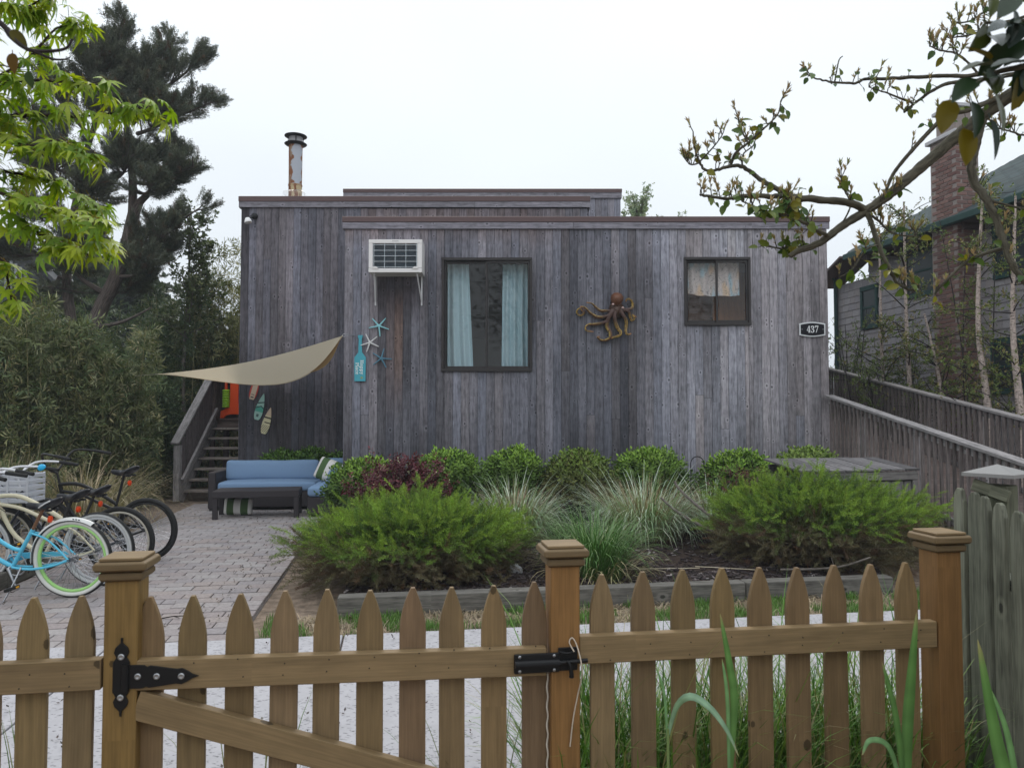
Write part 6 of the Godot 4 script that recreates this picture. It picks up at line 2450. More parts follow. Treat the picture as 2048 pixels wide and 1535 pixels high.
func reeds() -> void:
	var g1 := Color(0.10, 0.20, 0.06)
	var g2 := Color(0.15, 0.28, 0.12)
	var g3 := Color(0.20, 0.31, 0.20)
	var f := Vector3(0, 0, 1)
	reed("thin reed whose wide pale leaf arches over to the right before the middle pickets", 0.46, 2.25, [
		[[Vector3(0.0, 0.60, 0), Vector3(0.025, 0.685, 0.0), Vector3(0.066, 0.716, 0.01), Vector3(0.12, 0.685, 0.02), Vector3(0.165, 0.625, 0.03), Vector3(0.20, 0.550, 0.03)], 0.022, g3, Vector3(0.5, 0.5, 1)],
		[[Vector3(0.0, 0.55, 0), Vector3(-0.01, 0.72, 0), Vector3(-0.035, 0.80, 0.0)], 0.008, g2, f]])
	reed("upright reed with a twin green spike right of the arching one", 0.645, 2.27, [
		[[Vector3(0.0, 0.45, 0), Vector3(0.016, 0.69, 0), Vector3(0.004, 0.80, 0), Vector3(-0.022, 0.95, 0)], 0.024, g1, f],
		[[Vector3(0.0, 0.45, 0), Vector3(-0.006, 0.70, 0.01), Vector3(-0.02, 0.82, 0.01)], 0.012, g2, f]])
	reed("upright reed spike in front of the fence panel's last pickets", 1.215, 2.36, [
		[[Vector3(0, 0.30, 0), Vector3(0.005, 0.55, 0), Vector3(0.02, 0.72, 0), Vector3(0.045, 0.93, 0)], 0.036, g1, f],
		[[Vector3(0, 0.30, 0), Vector3(-0.03, 0.60, 0.01), Vector3(-0.07, 0.78, 0.01)], 0.020, g1, f],
		[[Vector3(0, 0.32, 0), Vector3(-0.06, 0.52, 0.03), Vector3(-0.13, 0.56, 0.05), Vector3(-0.16, 0.52, 0.06)], 0.018, g2, Vector3(0, 0.6, 1)]])
	reed("wide green reed leaning left at the foot of the stockade fence", 1.30, 1.98, [
		[[Vector3(0.03, 0.2, 0), Vector3(0.0, 0.50, 0), Vector3(-0.045, 0.70, 0), Vector3(-0.085, 0.96, 0)], 0.040, g1, f],
		[[Vector3(0.03, 0.2, 0), Vector3(0.02, 0.55, -0.02), Vector3(-0.005, 0.72, -0.02), Vector3(-0.05, 0.84, -0.02)], 0.018, g2, f],
		[[Vector3(0.0, 0.2, 0), Vector3(-0.08, 0.45, 0), Vector3(-0.085, 0.58, 0)], 0.016, g2, f]])
	reed("small curled reed leaf at the bottom of the picture between pickets", 0.80, 2.10, [
		[[Vector3(0.0, 0.30, 0), Vector3(-0.015, 0.42, 0), Vector3(0.03, 0.475, 0.01), Vector3(0.08, 0.46, 0.03)], 0.026, g3, Vector3(0.2, 0.5, 1)],
		[[Vector3(0.01, 0.28, 0), Vector3(-0.24, 0.47, 0.02), Vector3(-0.30, 0.50, 0.03)], 0.009, Color(0.45, 0.40, 0.28), Vector3(0, 1, 0.5)]])


# ------------------------------------------------------------------ things in and round the bed
func bed_things() -> void:
	var tb := thing("landscape_timber", "long weathered grey timber edging the front of the bed", "timber", street(0.0, 6.02, 0.0), A)
	var x := -0.45
	for w in [1.72, 1.62, 1.36]:
		var mb := MB.new()
		mb.uo = Vector2(rr(0, 3), rr(0, 3))
		var t := rr(0.55, 0.85)
		mb.col = Color(t, t, t)
		mb.box(Transform3D(Basis(), Vector3(x + w * 0.5, 0.055, rr(-0.01, 0.01))), Vector3(w - 0.006, 0.16, 0.13), 0.012)
		put("beam", mb, M.old_timber, tb)
		x += w
	var t2 := thing("landscape_timber", "grey timber edging the patio under the bicycles' front wheels", "timber", street(-3.52, 9.4, 0.0), A)
	for k in 2:
		var mb := MB.new()
		mb.uo = Vector2(rr(0, 3), rr(0, 3))
		mb.col = Color(0.6, 0.6, 0.58)
		mb.box(at(Vector3(0, 0.05, 2.9 - k * 1.85)), Vector3(0.13, 0.15, 1.84), 0.012)
		put("beam", mb, M.old_timber, t2)

	# box with a sloping slatted lid
	var bx := thing("wooden_box", "weathered grey wooden storage box with a slatted lid beside the ramp", "storage box", W(3.06, 0, 8.0), 0.21)
	var w2 := 1.44
	var dp := 0.66
	for k in 8:
		var lid := MB.new()
		lid.uo = Vector2(rr(0, 3), rr(0, 3))
		var t := rr(0.40, 0.66)
		lid.col = Color(t, t, t * 1.02)
		lid.bar(Vector3(-0.02 + (k + 0.5) * (w2 + 0.04) / 8, 0.925 + rr(-0.004, 0.004), 0.03), Vector3(-0.02 + (k + 0.5) * (w2 + 0.04) / 8, 1.01 + rr(-0.004, 0.004), -dp - 0.03), (w2 + 0.04) / 8 - 0.014, 0.022, 0.003)
		put("lid_slat", lid, M.grey_rail, bx)
	for k in 9:
		var fb := MB.new()
		fb.uo = Vector2(rr(0, 3), rr(0, 3))
		var t := rr(0.5, 0.8)
		fb.col = Color(t, t, t)
		fb.box(at(Vector3((k + 0.5) * w2 / 9, 0.40, -0.02)), Vector3(w2 / 9 - 0.008, 0.80, 0.02), 0.003)
		put("front_board", fb, M.grey_rail, bx)
	for s in 2:
		for k in 5:
			var sb := MB.new()
			sb.uo = Vector2(rr(0, 3), rr(0, 3))
			var t := rr(0.65, 1.0)
			sb.col = Color(t, t * 0.96, t * 0.9)
			sb.box(at(Vector3(0.01 if s == 0 else w2 - 0.01, 0.10 + k * 0.17, -dp * 0.5)), Vector3(0.02, 0.162, dp - 0.04), 0.003)
			put("side_board", sb, M.grey_rail, bx)
	for q in [[Vector3(w2 * 0.5, 0.86, 0.005), Vector3(w2, 0.09, 0.022)], [Vector3(0.035, 0.42, 0.006), Vector3(0.07, 0.78, 0.02)], [Vector3(w2 - 0.035, 0.42, 0.006), Vector3(0.07, 0.78, 0.02)]]:
		var r := MB.new()
		r.uo = Vector2(rr(0, 3), rr(0, 3))
		r.col = Color(0.7, 0.7, 0.68)
		r.box(at(q[0]), q[1], 0.004)
		put("frame_board", r, M.grey_rail, bx)
	var bkb := MB.new()
	bkb.col = Color(0.5, 0.5, 0.5)
	bkb.box(at(Vector3(w2 * 0.5, 0.48, -dp + 0.015)), Vector3(w2 - 0.04, 0.96, 0.02), 0.003)
	put("back", bkb, M.grey_rail, bx)

	var hk := thing("shepherds_hook", "thin black metal shepherd's hook stuck in the bed", "garden hook", W(2.21, 0.05, 9.3))
	var hm := MB.new()
	var hp := PackedVector3Array([Vector3(0, 0, 0), Vector3(0, 0.84, 0)])
	for k in 13:
		var a := PI - PI * 1.05 * k / 12.0
		hp.append(Vector3(0.082 + 0.082 * cos(a), 0.87 + 0.09 * sin(a), 0))
	hp.append(Vector3(0.175, 0.82, 0))
	hp.append(Vector3(0.20, 0.815, 0))
	hp.append(Vector3(0.205, 0.84, 0))
	hm.tube(hp, PackedFloat32Array([0.006]), 8)
	put("rod", hm, M.black_iron, hk)

	var rk := thing("rock", "pale grey stone lying in the mulch left of the latch post", "rock", W(0.037, 0.10, 6.98))
	var rm := MB.new()
	var rnoise := noise_of(55, 1.2, 2)
	rm.sheet(14, 12, func(u: float, v: float) -> Vector3:
		var a := u * TAU
		var b := (v - 0.5) * PI
		var d := Vector3(cos(b) * cos(a), sin(b), cos(b) * sin(a))
		return d * Vector3(0.065, 0.052, 0.05) * (1.0 + 0.45 * rnoise.get_noise_3d(d.x, d.y, d.z)))
	rm.smooth()
	put("stone", rm, M.stone, rk)

	# cut dead branches leaning over the mulch
	var lean := func(label: String, pts: Array, r0: float, r1: float) -> void:
		var o := thing("dead_branch", label, "branch", pts[0])
		var loc := []
		for p in pts:
			loc.append(p - pts[0])
		var mb := MB.new()
		mb.tube(spline(loc, 14), taper(r0, r1, 14), 8)
		mb.tube(PackedVector3Array([loc[1], loc[1] + Vector3(-0.03, 0.09, 0.01)]), PackedFloat32Array([0.006, 0.003]), 5)
		put("limb", mb, M.bark_grey, o)
	lean.call("bare cut branch leaning left out of the right juniper, the upper one", [W(2.35, 0.28, 7.75), W(2.05, 0.50, 8.0), W(1.84, 0.70, 8.2), W(1.78, 0.80, 8.25)], 0.020, 0.013)
	lean.call("bare cut branch leaning left out of the right juniper, the lower one", [W(2.30, 0.22, 7.7), W(2.0, 0.36, 7.9), W(1.76, 0.50, 8.1), W(1.62, 0.63, 8.2)], 0.020, 0.012)
	lean.call("thin brown stick lying low before the right juniper", [W(2.45, 0.12, 6.9), W(2.9, 0.16, 6.8), W(3.2, 0.26, 6.75)], 0.012, 0.008)
	var stalk := MB.new()
	stalk.col = Color(0.55, 0.48, 0.36)
	for q in [[W(0.92, 0.115, 6.95), W(1.75, 0.105, 7.05)], [W(1.72, 0.11, 7.1), W(2.25, 0.10, 7.0)], [W(1.1, 0.11, 7.3), W(1.4, 0.10, 6.9)]]:
		stalk.tube(PackedVector3Array(q), PackedFloat32Array([0.004]), 5)
	var sk := thing("straw_stalks", "long pale straw stalks lying on the dark mulch", "straw")
	put("stalk", stalk, M.tint_matt, sk)


func litter() -> void:
	# crumbs, catkins and leaves on paving and walk
	var leafm := rosette(3, 0.03, 0.02, 0.05)
	var where: Array[Transform3D] = []
	var tint := PackedColorArray()
	for k in 260:
		var s := rr(-3.3, -1.2)
		var n := rr(5.5, 12.5)
		var edge := rng.randf() < 0.4
		if edge:
			s = -1.25 - absf(rr(-0.3, 0.3))
		where.append(Transform3D(Basis.from_euler(Vector3(rr(-0.3, 0.3), rr(0, TAU), rr(-0.3, 0.3))).scaled(Vector3.ONE * rr(0.3, 0.8)), street(s, n, 0.012)))
		tint.append(vary(Color(0.10, 0.075, 0.055), 0.5, 0.1))
	for k in 260:
		where.append(Transform3D(Basis.from_euler(Vector3(rr(-0.3, 0.3), rr(0, TAU), rr(-0.3, 0.3))).scaled(Vector3.ONE * rr(0.3, 0.8)), street(rr(-3.0, 4.2), rr(2.9, 5.4), 0.012)))
		tint.append(vary(Color(0.13, 0.11, 0.10), 0.5, 0.1))
	tag(scatter("leaf_litter", leafm, M.tint_matt, where, tint, self, true), "small brown leaf crumbs scattered on paving and walk", "leaf litter")
	var dirt: Array[Transform3D] = []
	var dt := PackedColorArray()
	for k in 2600:
		var n := rr(5.5, 8.8)
		var s := rr(-1.08, -0.30)
		dirt.append(Transform3D(Basis.from_euler(Vector3(rr(1.2, 1.6), rr(0, TAU), 0)) * Basis.from_scale(Vector3.ONE * rr(0.04, 0.16)), street(s, n, rr(-0.025, 0.01))))
		dt.append(vary(Color(0.26, 0.18, 0.12), 0.4, 0.1))
	tag(scatter("dry_needles", blades[1][0], M.tint_matt, dirt, dt, self, true), "brown dry needles on the soil beside the patio edge", "leaf litter")
	var tw := thing("twig", "forked brown twig lying on the pavers near the gate", "twig", W(-2.52, 0.015, 5.70))
	var mb := MB.new()
	mb.col = Color(0.35, 0.25, 0.2)
	mb.tube(spline([Vector3(-0.10, 0, 0.03), Vector3(-0.02, 0.008, 0.0), Vector3(0.10, 0.004, -0.03)], 8), taper(0.005, 0.003, 8), 5)
	mb.tube(PackedVector3Array([Vector3(-0.02, 0.006, 0), Vector3(0.03, 0.004, 0.03)]), PackedFloat32Array([0.003]), 5)
	put("stick", mb, M.bark_dark, tw)


# ------------------------------------------------------------------ bamboo, cedar and other trees
func bamboo() -> void:
	var fan := MB.new()
	for k in 7:
		var a := -1.1 + 2.2 * k / 6.0
		var d := Vector3(sin(a), cos(a) * 0.55, 0.25 * sin(k * 1.9)).normalized()
		fan.col = Color(1, 1, 1) * rr(0.75, 1.1)
		fan.col.a = 1
		sliver(fan, Vector3(0.012 * k, 0.03 * (k % 3), 0), d, Vector3(0, 0.25, 1).cross(d).normalized(), rr(0.085, 0.13), 0.019, 0.25)
	var fm := fan.mesh()
	# x, d, radius, height, tone, label
	var clumps := [
		[-8.9, 12.6, 0.95, 3.05, 0, "olive bamboo clump at the picture's left edge"],
		[-7.7, 12.4, 0.90, 3.15, 0, "olive bamboo clump below the cedar's trunks"],
		[-6.75, 12.5, 0.75, 2.75, 0, "olive bamboo clump right of the cedar's trunk foot"],
		[-6.85, 14.2, 0.55, 2.0, 1, "dark green low bamboo clump next to the wooden steps"],
		[-8.3, 16.4, 1.1, 3.8, 1, "dark bamboo clump behind the cedar's trunks"],
		[-7.1, 16.2, 0.95, 4.35, 1, "dark green bamboo clump between cedar and house"],
		[-6.35, 16.6, 0.85, 5.0, 2, "yellowish feathery bamboo clump whose tips stand against the sky"],
		[-5.65, 17.2, 0.8, 4.9, 2, "yellowish feathery bamboo clump touching the house corner"],
		[-6.3, 18.6, 1.0, 5.3, 2, "tall thin bamboo clump behind the others by the house"],
		[-10.6, 13.6, 1.2, 3.4, 1, "dark bamboo clump beyond the left edge"],
		[-10.4, 17.0, 1.4, 4.0, 1, "dark bamboo clump far left behind the cedar"]]
	for i in clumps.size():
		var q: Array = clumps[i]
		var root := thing("bamboo", q[5], "bamboo", W(q[0], 0, q[1]), 0.0, "bamboo clumps along the left side")
		var where: Array[Transform3D] = []
		var tint := PackedColorArray()
		var culm := MB.new()
		culm.col = Color(0.22, 0.20, 0.10)
		var tops := []
		for k in 19:
			var a := rr(0, TAU)
			var r: float = q[2] * sqrt(rr(0, 1))
			var foot := Vector3(cos(a) * r * 0.7, 0, sin(a) * r * 0.7)
			var top := Vector3(cos(a) * r * 1.15, q[3] * rr(0.62, 1.12), sin(a) * r * 1.15)
			tops.append([foot, top])
			culm.tube(spline([foot, foot.lerp(top, 0.5) + Vector3(0, 0.1, 0), top], 8), taper(0.013, 0.004, 8), 6)
		put("culms", culm, M.tint, root)
		var dense := 4200 if q[4] != 2 else 2600
		for k in dense:
			var tp: Array = tops[rng.randi_range(0, tops.size() - 1)]
			var t := pow(rr(0.0, 1.0), 0.8)
			var p: Vector3 = tp[0].lerp(tp[1], t)
			var reach: float = (0.55 if q[4] != 2 else 0.42) * (1.0 - 0.72 * t * t) * q[2]
			var o := rdir()
			p += Vector3(o.x, o.y * 0.4, o.z) * reach
			p.y = maxf(p.y, 0.05)
			var c: Color
			if q[4] == 0:
				c = Color(0.185, 0.205, 0.095) if rng.randf() < 0.6 else (Color(0.12, 0.165, 0.075) if rng.randf() < 0.7 else Color(0.42, 0.39, 0.22))
			elif q[4] == 1:
				c = Color(0.10, 0.15, 0.075) if rng.randf() < 0.7 else Color(0.20, 0.225, 0.11)
			else:
				c = Color(0.28, 0.28, 0.11) if rng.randf() < 0.7 else Color(0.38, 0.35, 0.17)
			where.append(orient(p, Vector3(o.x, rr(-0.5, 0.5), o.z) + rdir() * 0.4, rr(0, TAU), rr(0.75, 1.35)))
			tint.append(vary(c, 0.3, 0.08))
		scatter("leaves", fm, M.leaf, where, tint, root)


func cedar() -> void:
	var root := thing("cedar_tree", "tall ragged dark red cedar with twisted trunk at the left", "tree", W(-8.72, 0, 15.0))
	var org := root.position
	var sprays := [plume(20, 4, 0.40, 0.13, 0.045), plume(16, 4, 0.55, 0.13, 0.05)]
	var wood_runs := [
		[[W(-8.72, -0.1, 15.0), W(-8.70, 1.4, 15.0), W(-8.66, 2.2, 15.0), W(-8.48, 2.90, 15.0), W(-8.28, 3.61, 15.0), W(-7.97, 4.21, 14.95), W(-7.72, 4.92, 14.9), W(-7.59, 5.54, 14.9), W(-7.50, 5.80, 14.9)], 0.19, 0.10],
		[[W(-8.66, 2.1, 15.0), W(-8.86, 2.70, 15.1), W(-8.98, 3.41, 15.2), W(-9.14, 4.21, 15.3), W(-9.13, 5.03, 15.3), W(-8.98, 5.94, 15.3), W(-8.75, 6.87, 15.2), W(-8.37, 7.89, 15.1), W(-7.98, 8.72, 15.0), W(-7.84, 9.3, 15.0)], 0.13, 0.02],
		[[W(-7.62, 5.3, 14.9), W(-7.58, 6.25, 14.8), W(-7.72, 7.07, 14.8), W(-7.66, 7.89, 14.9), W(-7.52, 8.62, 14.9)], 0.09, 0.02],
		[[W(-7.54, 5.70, 14.9), W(-7.39, 5.82, 14.85), W(-7.27, 5.88, 14.8)], 0.085, 0.05],
		[[W(-8.37, 3.26, 15.0), W(-7.67, 3.31, 14.6), W(-7.27, 3.41, 14.4), W(-6.92, 3.56, 14.3)], 0.045, 0.012],
		[[W(-8.1, 3.9, 15.0), W(-8.5, 4.2, 14.7), W(-8.7, 4.6, 14.5)], 0.06, 0.03]]
	for k in wood_runs.size():
		var q: Array = wood_runs[k]
		var mb := MB.new()
		mb.uo = Vector2(rr(0, 3), rr(0, 3))
		var pts := []
		for p in q[0]:
			pts.append(p - org)
		mb.tube(spline(pts, 40), taper(q[1], q[2], 40), 12)
		put("trunk" if k < 2 else "limb", mb, M.bark_cedar, root)
	# limbs with foliage: from, to (metres x, h), how far the foliage spreads
	var limbs := [
		[-8.1, 8.2, -7.84, 9.28, 0.28], [-7.55, 8.2, -7.05, 9.15, 0.28], [-7.6, 7.9, -6.45, 8.78, 0.34], [-7.5, 7.5, -6.39, 8.02, 0.36], [-7.6, 7.2, -6.79, 7.48, 0.36],
		[-7.7, 7.8, -7.30, 8.5, 0.36], [-7.9, 8.0, -7.55, 8.75, 0.34], [-8.3, 7.9, -8.50, 9.05, 0.28], [-8.4, 7.6, -8.69, 8.8, 0.34], [-8.6, 7.2, -9.08, 8.1, 0.40],
		[-8.7, 6.8, -9.5, 7.3, 0.45], [-8.9, 6.2, -9.8, 6.6, 0.50], [-9.0, 5.6, -10.0, 5.7, 0.50], [-9.1, 4.8, -10.2, 4.7, 0.50], [-9.1, 4.3, -9.8, 3.7, 0.45],
		[-7.6, 6.4, -6.31, 6.42, 0.30], [-7.6, 6.2, -6.75, 6.28, 0.30], [-7.6, 6.7, -7.08, 6.9, 0.34], [-7.55, 6.0, -6.95, 5.95, 0.30], [-8.0, 6.3, -7.4, 6.5, 0.40],
		[-7.75, 5.0, -6.05, 5.53, 0.24], [-7.85, 4.7, -6.6, 5.05, 0.34], [-7.9, 4.6, -7.0, 4.75, 0.38], [-8.0, 4.3, -7.0, 4.4, 0.34], [-8.9, 5.9, -8.2, 5.9, 0.50],
		[-8.7, 6.9, -8.0, 6.9, 0.55], [-8.5, 7.4, -7.8, 7.5, 0.50], [-9.1, 5.2, -8.5, 5.0, 0.45], [-9.1, 4.6, -8.6, 4.4, 0.40], [-8.3, 7.9, -7.8, 8.2, 0.45], [-9.0, 6.4, -9.2, 6.6, 0.5],
		[-8.2, 4.0, -7.7, 4.2, 0.3], [-9.0, 3.4, -9.6, 3.1, 0.4], [-8.6, 8.3, -8.1, 8.7, 0.4], [-7.7, 7.4, -7.3, 7.9, 0.42]]
	var lw := MB.new()
	var sets: Array = [[], []]
	var cols: Array = [PackedColorArray(), PackedColorArray()]
	for q in limbs:
		var dz := rr(-0.7, 0.7)
		var a := W(q[0], q[1], 15.0) - org
		var b := W(q[2], q[3], 15.0 + dz) - org
		var m := a.lerp(b, 0.55) + Vector3(0, -0.10, 0)
		var run := spline([a, m, b], 12)
		lw.tube(run, taper(0.045, 0.010, 12), 6)
		for k in int(9 + 22.0 * q[4]):
			# a branchlet that ends in a pointed plume
			var t := 1.0 if k == 0 else pow(rr(0.10, 1.0), 0.8)
			var c: Vector3 = run[int(t * 12.0)]
			var dir := (run[mini(int(t * 12.0) + 1, 12)] - run[maxi(int(t * 12.0) - 1, 0)]).normalized()
			var o := rdir()
			o.y = absf(o.y) * 0.7 - 0.15
			var way := (dir * rr(0.5, 1.2) + o * 0.95 + Vector3.UP * 0.25).normalized()
			var len: float = (0.22 + q[4] * rr(0.4, 1.15)) * (1.0 if k else 0.7) * (1.1 - 0.45 * t)
			var e := c + way * len
			lw.tube(PackedVector3Array([c, c.lerp(e, 0.5) + rdir() * 0.03, e]), PackedFloat32Array([0.018, 0.012, 0.005]), 4, false)
			for w in int(12 + 26 * len):
				var g := pow(rr(0.12, 1.0), 0.8)
				var p := c.lerp(e, g) + rdir() * 0.14 * (1.2 - g)
				var s := w % 2
				sets[s].append(orient(p, way + rdir() * 0.75 * (1.2 - g) + Vector3.UP * 0.2, rr(0, TAU), rr(0.17, 0.31)))
				var c2 := Color(0.085, 0.105, 0.078).lerp(Color(0.165, 0.18, 0.125), rr(0, 1))
				if rng.randf() < 0.06:
					c2 = Color(0.13, 0.085, 0.055)
				cols[s].append(vary(c2, 0.25, 0.06))
	put("branches", lw, M.bark_cedar, root)
	for s in 2:
		var ts: Array[Transform3D] = []
		for t in sets[s]:
			ts.append(t)
		scatter("foliage", sprays[s], M.needle, ts, cols[s], root)
	# leafy young tree by the cedar's right arm
	small_tree("young_tree", "thin young tree with sparse round leaves right of the cedar", W(-6.75, 0, 15.6), 5.95, 0.85, 0.05, Color(0.11, 0.135, 0.055), 900, 5, "")


func small_tree(called: String, label: String, p: Vector3, h: float, wide: float, r: float, c: Color, n: int, sd: int, group: String, start := 0.45) -> void:  # a thin tree with an open crown
	var root := thing(called, label, "tree", p, 0.0, group)
	var wd := MB.new()
	wd.tube(spline([Vector3.ZERO, Vector3(rr(-0.1, 0.1), h * 0.4, 0), Vector3(rr(-0.2, 0.2), h * 0.75, 0), Vector3(rr(-0.1, 0.1), h * 0.97, 0)], 14), taper(r, r * 0.2, 14), 8)
	put("trunk", wd, M.bark_grey, root)
	var where: Array[Transform3D] = []
	var tint := PackedColorArray()
	var tw := MB.new()
	var ros := rosette(5, 0.085, 0.055, 0.2)
	for k in 26:
		var t := rr(start, 0.95)
		var a := rr(0, TAU)
		var l := wide * (1.15 - 0.7 * (t - start) / (1.0 - start)) * rr(0.6, 1.1)
		var e := Vector3(cos(a) * l, h * t + l * rr(0.4, 0.9), sin(a) * l)
		var run := spline([Vector3(0, h * t * 0.96, 0), Vector3(0, h * t * 0.96, 0).lerp(e, 0.5) + Vector3(0, -0.05, 0), e], 8)
		tw.tube(run, taper(r * 0.35, r * 0.07, 8), 5)
		for q in int(n / 26.0):
			var f := rr(0.3, 1.0)
			where.append(orient(run[int(f * 8.0)] + rdir() * rr(0.02, 0.22), rdir() + Vector3.UP, rr(0, TAU), rr(0.6, 1.1)))
			tint.append(vary(c, 0.3, 0.1))
	put("branches", tw, M.bark_grey, root)
	scatter("foliage", ros, M.leaf, where, tint, root)


func birches() -> void:
	# pale-stemmed young trees between ramp and neighbour
	var spots := [
		[6.95, 14.0, 5.0, 0.055, -0.02, "slim pale-barked tree farthest along the shingled wall"],
		[7.05, 13.2, 5.3, 0.062, -0.05, "pale-barked tree in front of the shingled wall, left of the chimney"],
		[7.30, 12.4, 3.2, 0.060, -0.28, "leaning pale stem before the brick chimney's foot"],
		[7.08, 11.2, 4.9, 0.078, 0.02, "thick pale scarred trunk right of the chimney"],
		[7.30, 10.8, 4.7, 0.085, 0.02, "thickest pale scarred trunk at the picture's right edge"]]
	var ros := rosette(6, 0.050, 0.026, 0.5)
	for q in spots:
		var root := thing("birch_tree", q[5], "tree", W(q[0], 0, q[1]), 0.0, "pale-barked young trees beside the shingled house")
		var t := MB.new()
		t.uo = Vector2(rr(0, 3), rr(0, 3))
		var h: float = q[2]
		var run := spline([Vector3.ZERO, Vector3(q[4] * 0.5, h * 0.3, rr(-0.1, 0.1)), Vector3(q[4] * 0.9 + rr(-0.08, 0.08), h * 0.6, rr(-0.1, 0.1)), Vector3(q[4] * 1.6, h, 0)], 30)
		t.tube(run, taper(q[3], 0.014, 30), 10)
		put("trunk", t, M.bark_birch, root)
		var tw := MB.new()
		var where: Array[Transform3D] = []
		var tint := PackedColorArray()
		for k in 46:
			var f := rr(0.35, 0.99)
			var a := rr(0, TAU)
			var l := rr(0.4, 1.15) * (1.15 - 0.6 * f)
			var s: Vector3 = run[int(f * 30)]
			var e := s + Vector3(cos(a) * l, l * rr(0.1, 0.8), sin(a) * l * 0.7)
			var br := spline([s, s.lerp(e, 0.5) + rdir() * 0.08, e], 8)
			tw.tube(br, taper(0.012, 0.0025, 8), 5)
			for m in 16:
				var g := rr(0.25, 1.0)
				where.append(orient(br[int(g * 8)] + rdir() * 0.09, rdir() + Vector3.UP * 0.8, rr(0, TAU), rr(0.4, 1.1)))
				tint.append(vary(Color(0.15, 0.19, 0.055) if rng.randf() < 0.75 else Color(0.24, 0.20, 0.08), 0.3, 0.1))
		put("twigs", tw, M.bark_dark, root)
		scatter("foliage", ros, M.leaf, where, tint, root)
	# dark straight saplings and brush in front of that wall
	for q in [[7.45, 12.0, 4.6, "thin dark sapling crossing the brick chimney"], [6.85, 14.6, 3.6, "thin dark sapling leaning across the shingled wall"], [6.9, 15.6, 3.2, "twiggy green bush by the house's right corner, nearer one"], [6.75, 17.0, 3.9, "twiggy green bush by the house's right corner, farther one"], [7.0, 13.6, 2.6, "low twiggy bush below the pale trees"], [7.2, 19.5, 4.4, "twiggy bush against the sky between the two houses"]]:
		var root := thing("brush", q[3], "bush", W(q[0], 0, q[1]), 0.0, "twiggy bushes beside the shingled house")
		var tw := MB.new()
		var where: Array[Transform3D] = []
		var tint := PackedColorArray()
		var thin: bool = q[2] > 4.5 or q[1] == 14.6
		for k in (3 if thin else 11):
			var a := rr(0, TAU)
			var top := Vector3(cos(a) * rr(0.2, 0.8), q[2] * rr(0.7, 1.05), sin(a) * rr(0.1, 0.5))
			var run := spline([Vector3(cos(a), 0, sin(a)) * 0.08, top * 0.5 + rdir() * 0.12, top], 14)
			tw.tube(run, taper(0.016, 0.005, 14), 6)
			for m in 16:
				var f := rr(0.25, 1.0)
				var s: Vector3 = run[int(f * 14)]
				var e := s + (rdir() + Vector3.UP * 0.3) * rr(0.2, 0.55)
				tw.tube(PackedVector3Array([s, s.lerp(e, 0.5) + rdir() * 0.03, e]), PackedFloat32Array([0.006, 0.004, 0.002]), 4)
				for w in 9:
					where.append(orient(s.lerp(e, rr(0.2, 1.0)) + rdir() * 0.05, rdir() + Vector3.UP, rr(0, TAU), rr(0.4, 0.95)))
					tint.append(vary(Color(0.14, 0.185, 0.06), 0.3, 0.1))
		put("twigs", tw, M.bark_dark, root).set_meta("kind", "stuff")
		scatter("foliage", ros, M.leaf, where, tint, root)


func far_trees() -> void:
	small_tree("pale_tree", "pale green tree top showing above the roof, right of the raised part", W(4.1, 0, 24.0), 8.7, 1.25, 0.10, Color(0.32, 0.38, 0.25), 2000, 3, "", 0.62)
	small_tree("pale_tree", "lower pale green tree tops just above the roof left of the branch", W(5.5, 0, 24.5), 8.2, 1.1, 0.09, Color(0.32, 0.38, 0.25), 1200, 4, "", 0.62)
	# a belt of woods that closes the view where gaps show it
	var ros := rosette(7, 0.30, 0.20, 0.3)
	for q in [[-16.0, 30.0, 8.0, 2.6, "distant dark tree behind the cedar"], [-21.0, 31.0, 7.0, 3.0, "distant dark tree at the far left behind the gable"], [9.0, 42.0, 7.0, 4.0, "distant tree between the two houses"], [-11.0, 36.0, 7.0, 3.5, "distant dark tree behind the bamboo"]]:
		var root := thing("distant_tree", q[4], "tree", W(q[0], 0, q[1]))
		var t := MB.new()
		t.tube(PackedVector3Array([Vector3.ZERO, Vector3(0.1, q[2] * 0.8, 0)]), PackedFloat32Array([0.2, 0.06]), 8)
		put("trunk", t, M.bark_dark, root)
		var ns := noise_of(int(q[1]), 0.6, 2)
		var where: Array[Transform3D] = []
		var tint := PackedColorArray()
		for k in 1600:
			var d := rdir()
			var f := pow(rr(0.1, 1), 0.4) * (1.0 + 0.5 * ns.get_noise_3d(d.x * 2, d.y * 2, d.z * 2))
			where.append(orient(Vector3(d.x * q[3] * f, q[2] * 0.58 + d.y * q[2] * 0.45 * f, d.z * q[3] * f), rdir() + Vector3.UP, rr(0, TAU), rr(0.7, 1.4)))
			tint.append(vary(Color(0.055, 0.075, 0.035), 0.35, 0.1))
		scatter("crown", ros, M.leaf, where, tint, root)


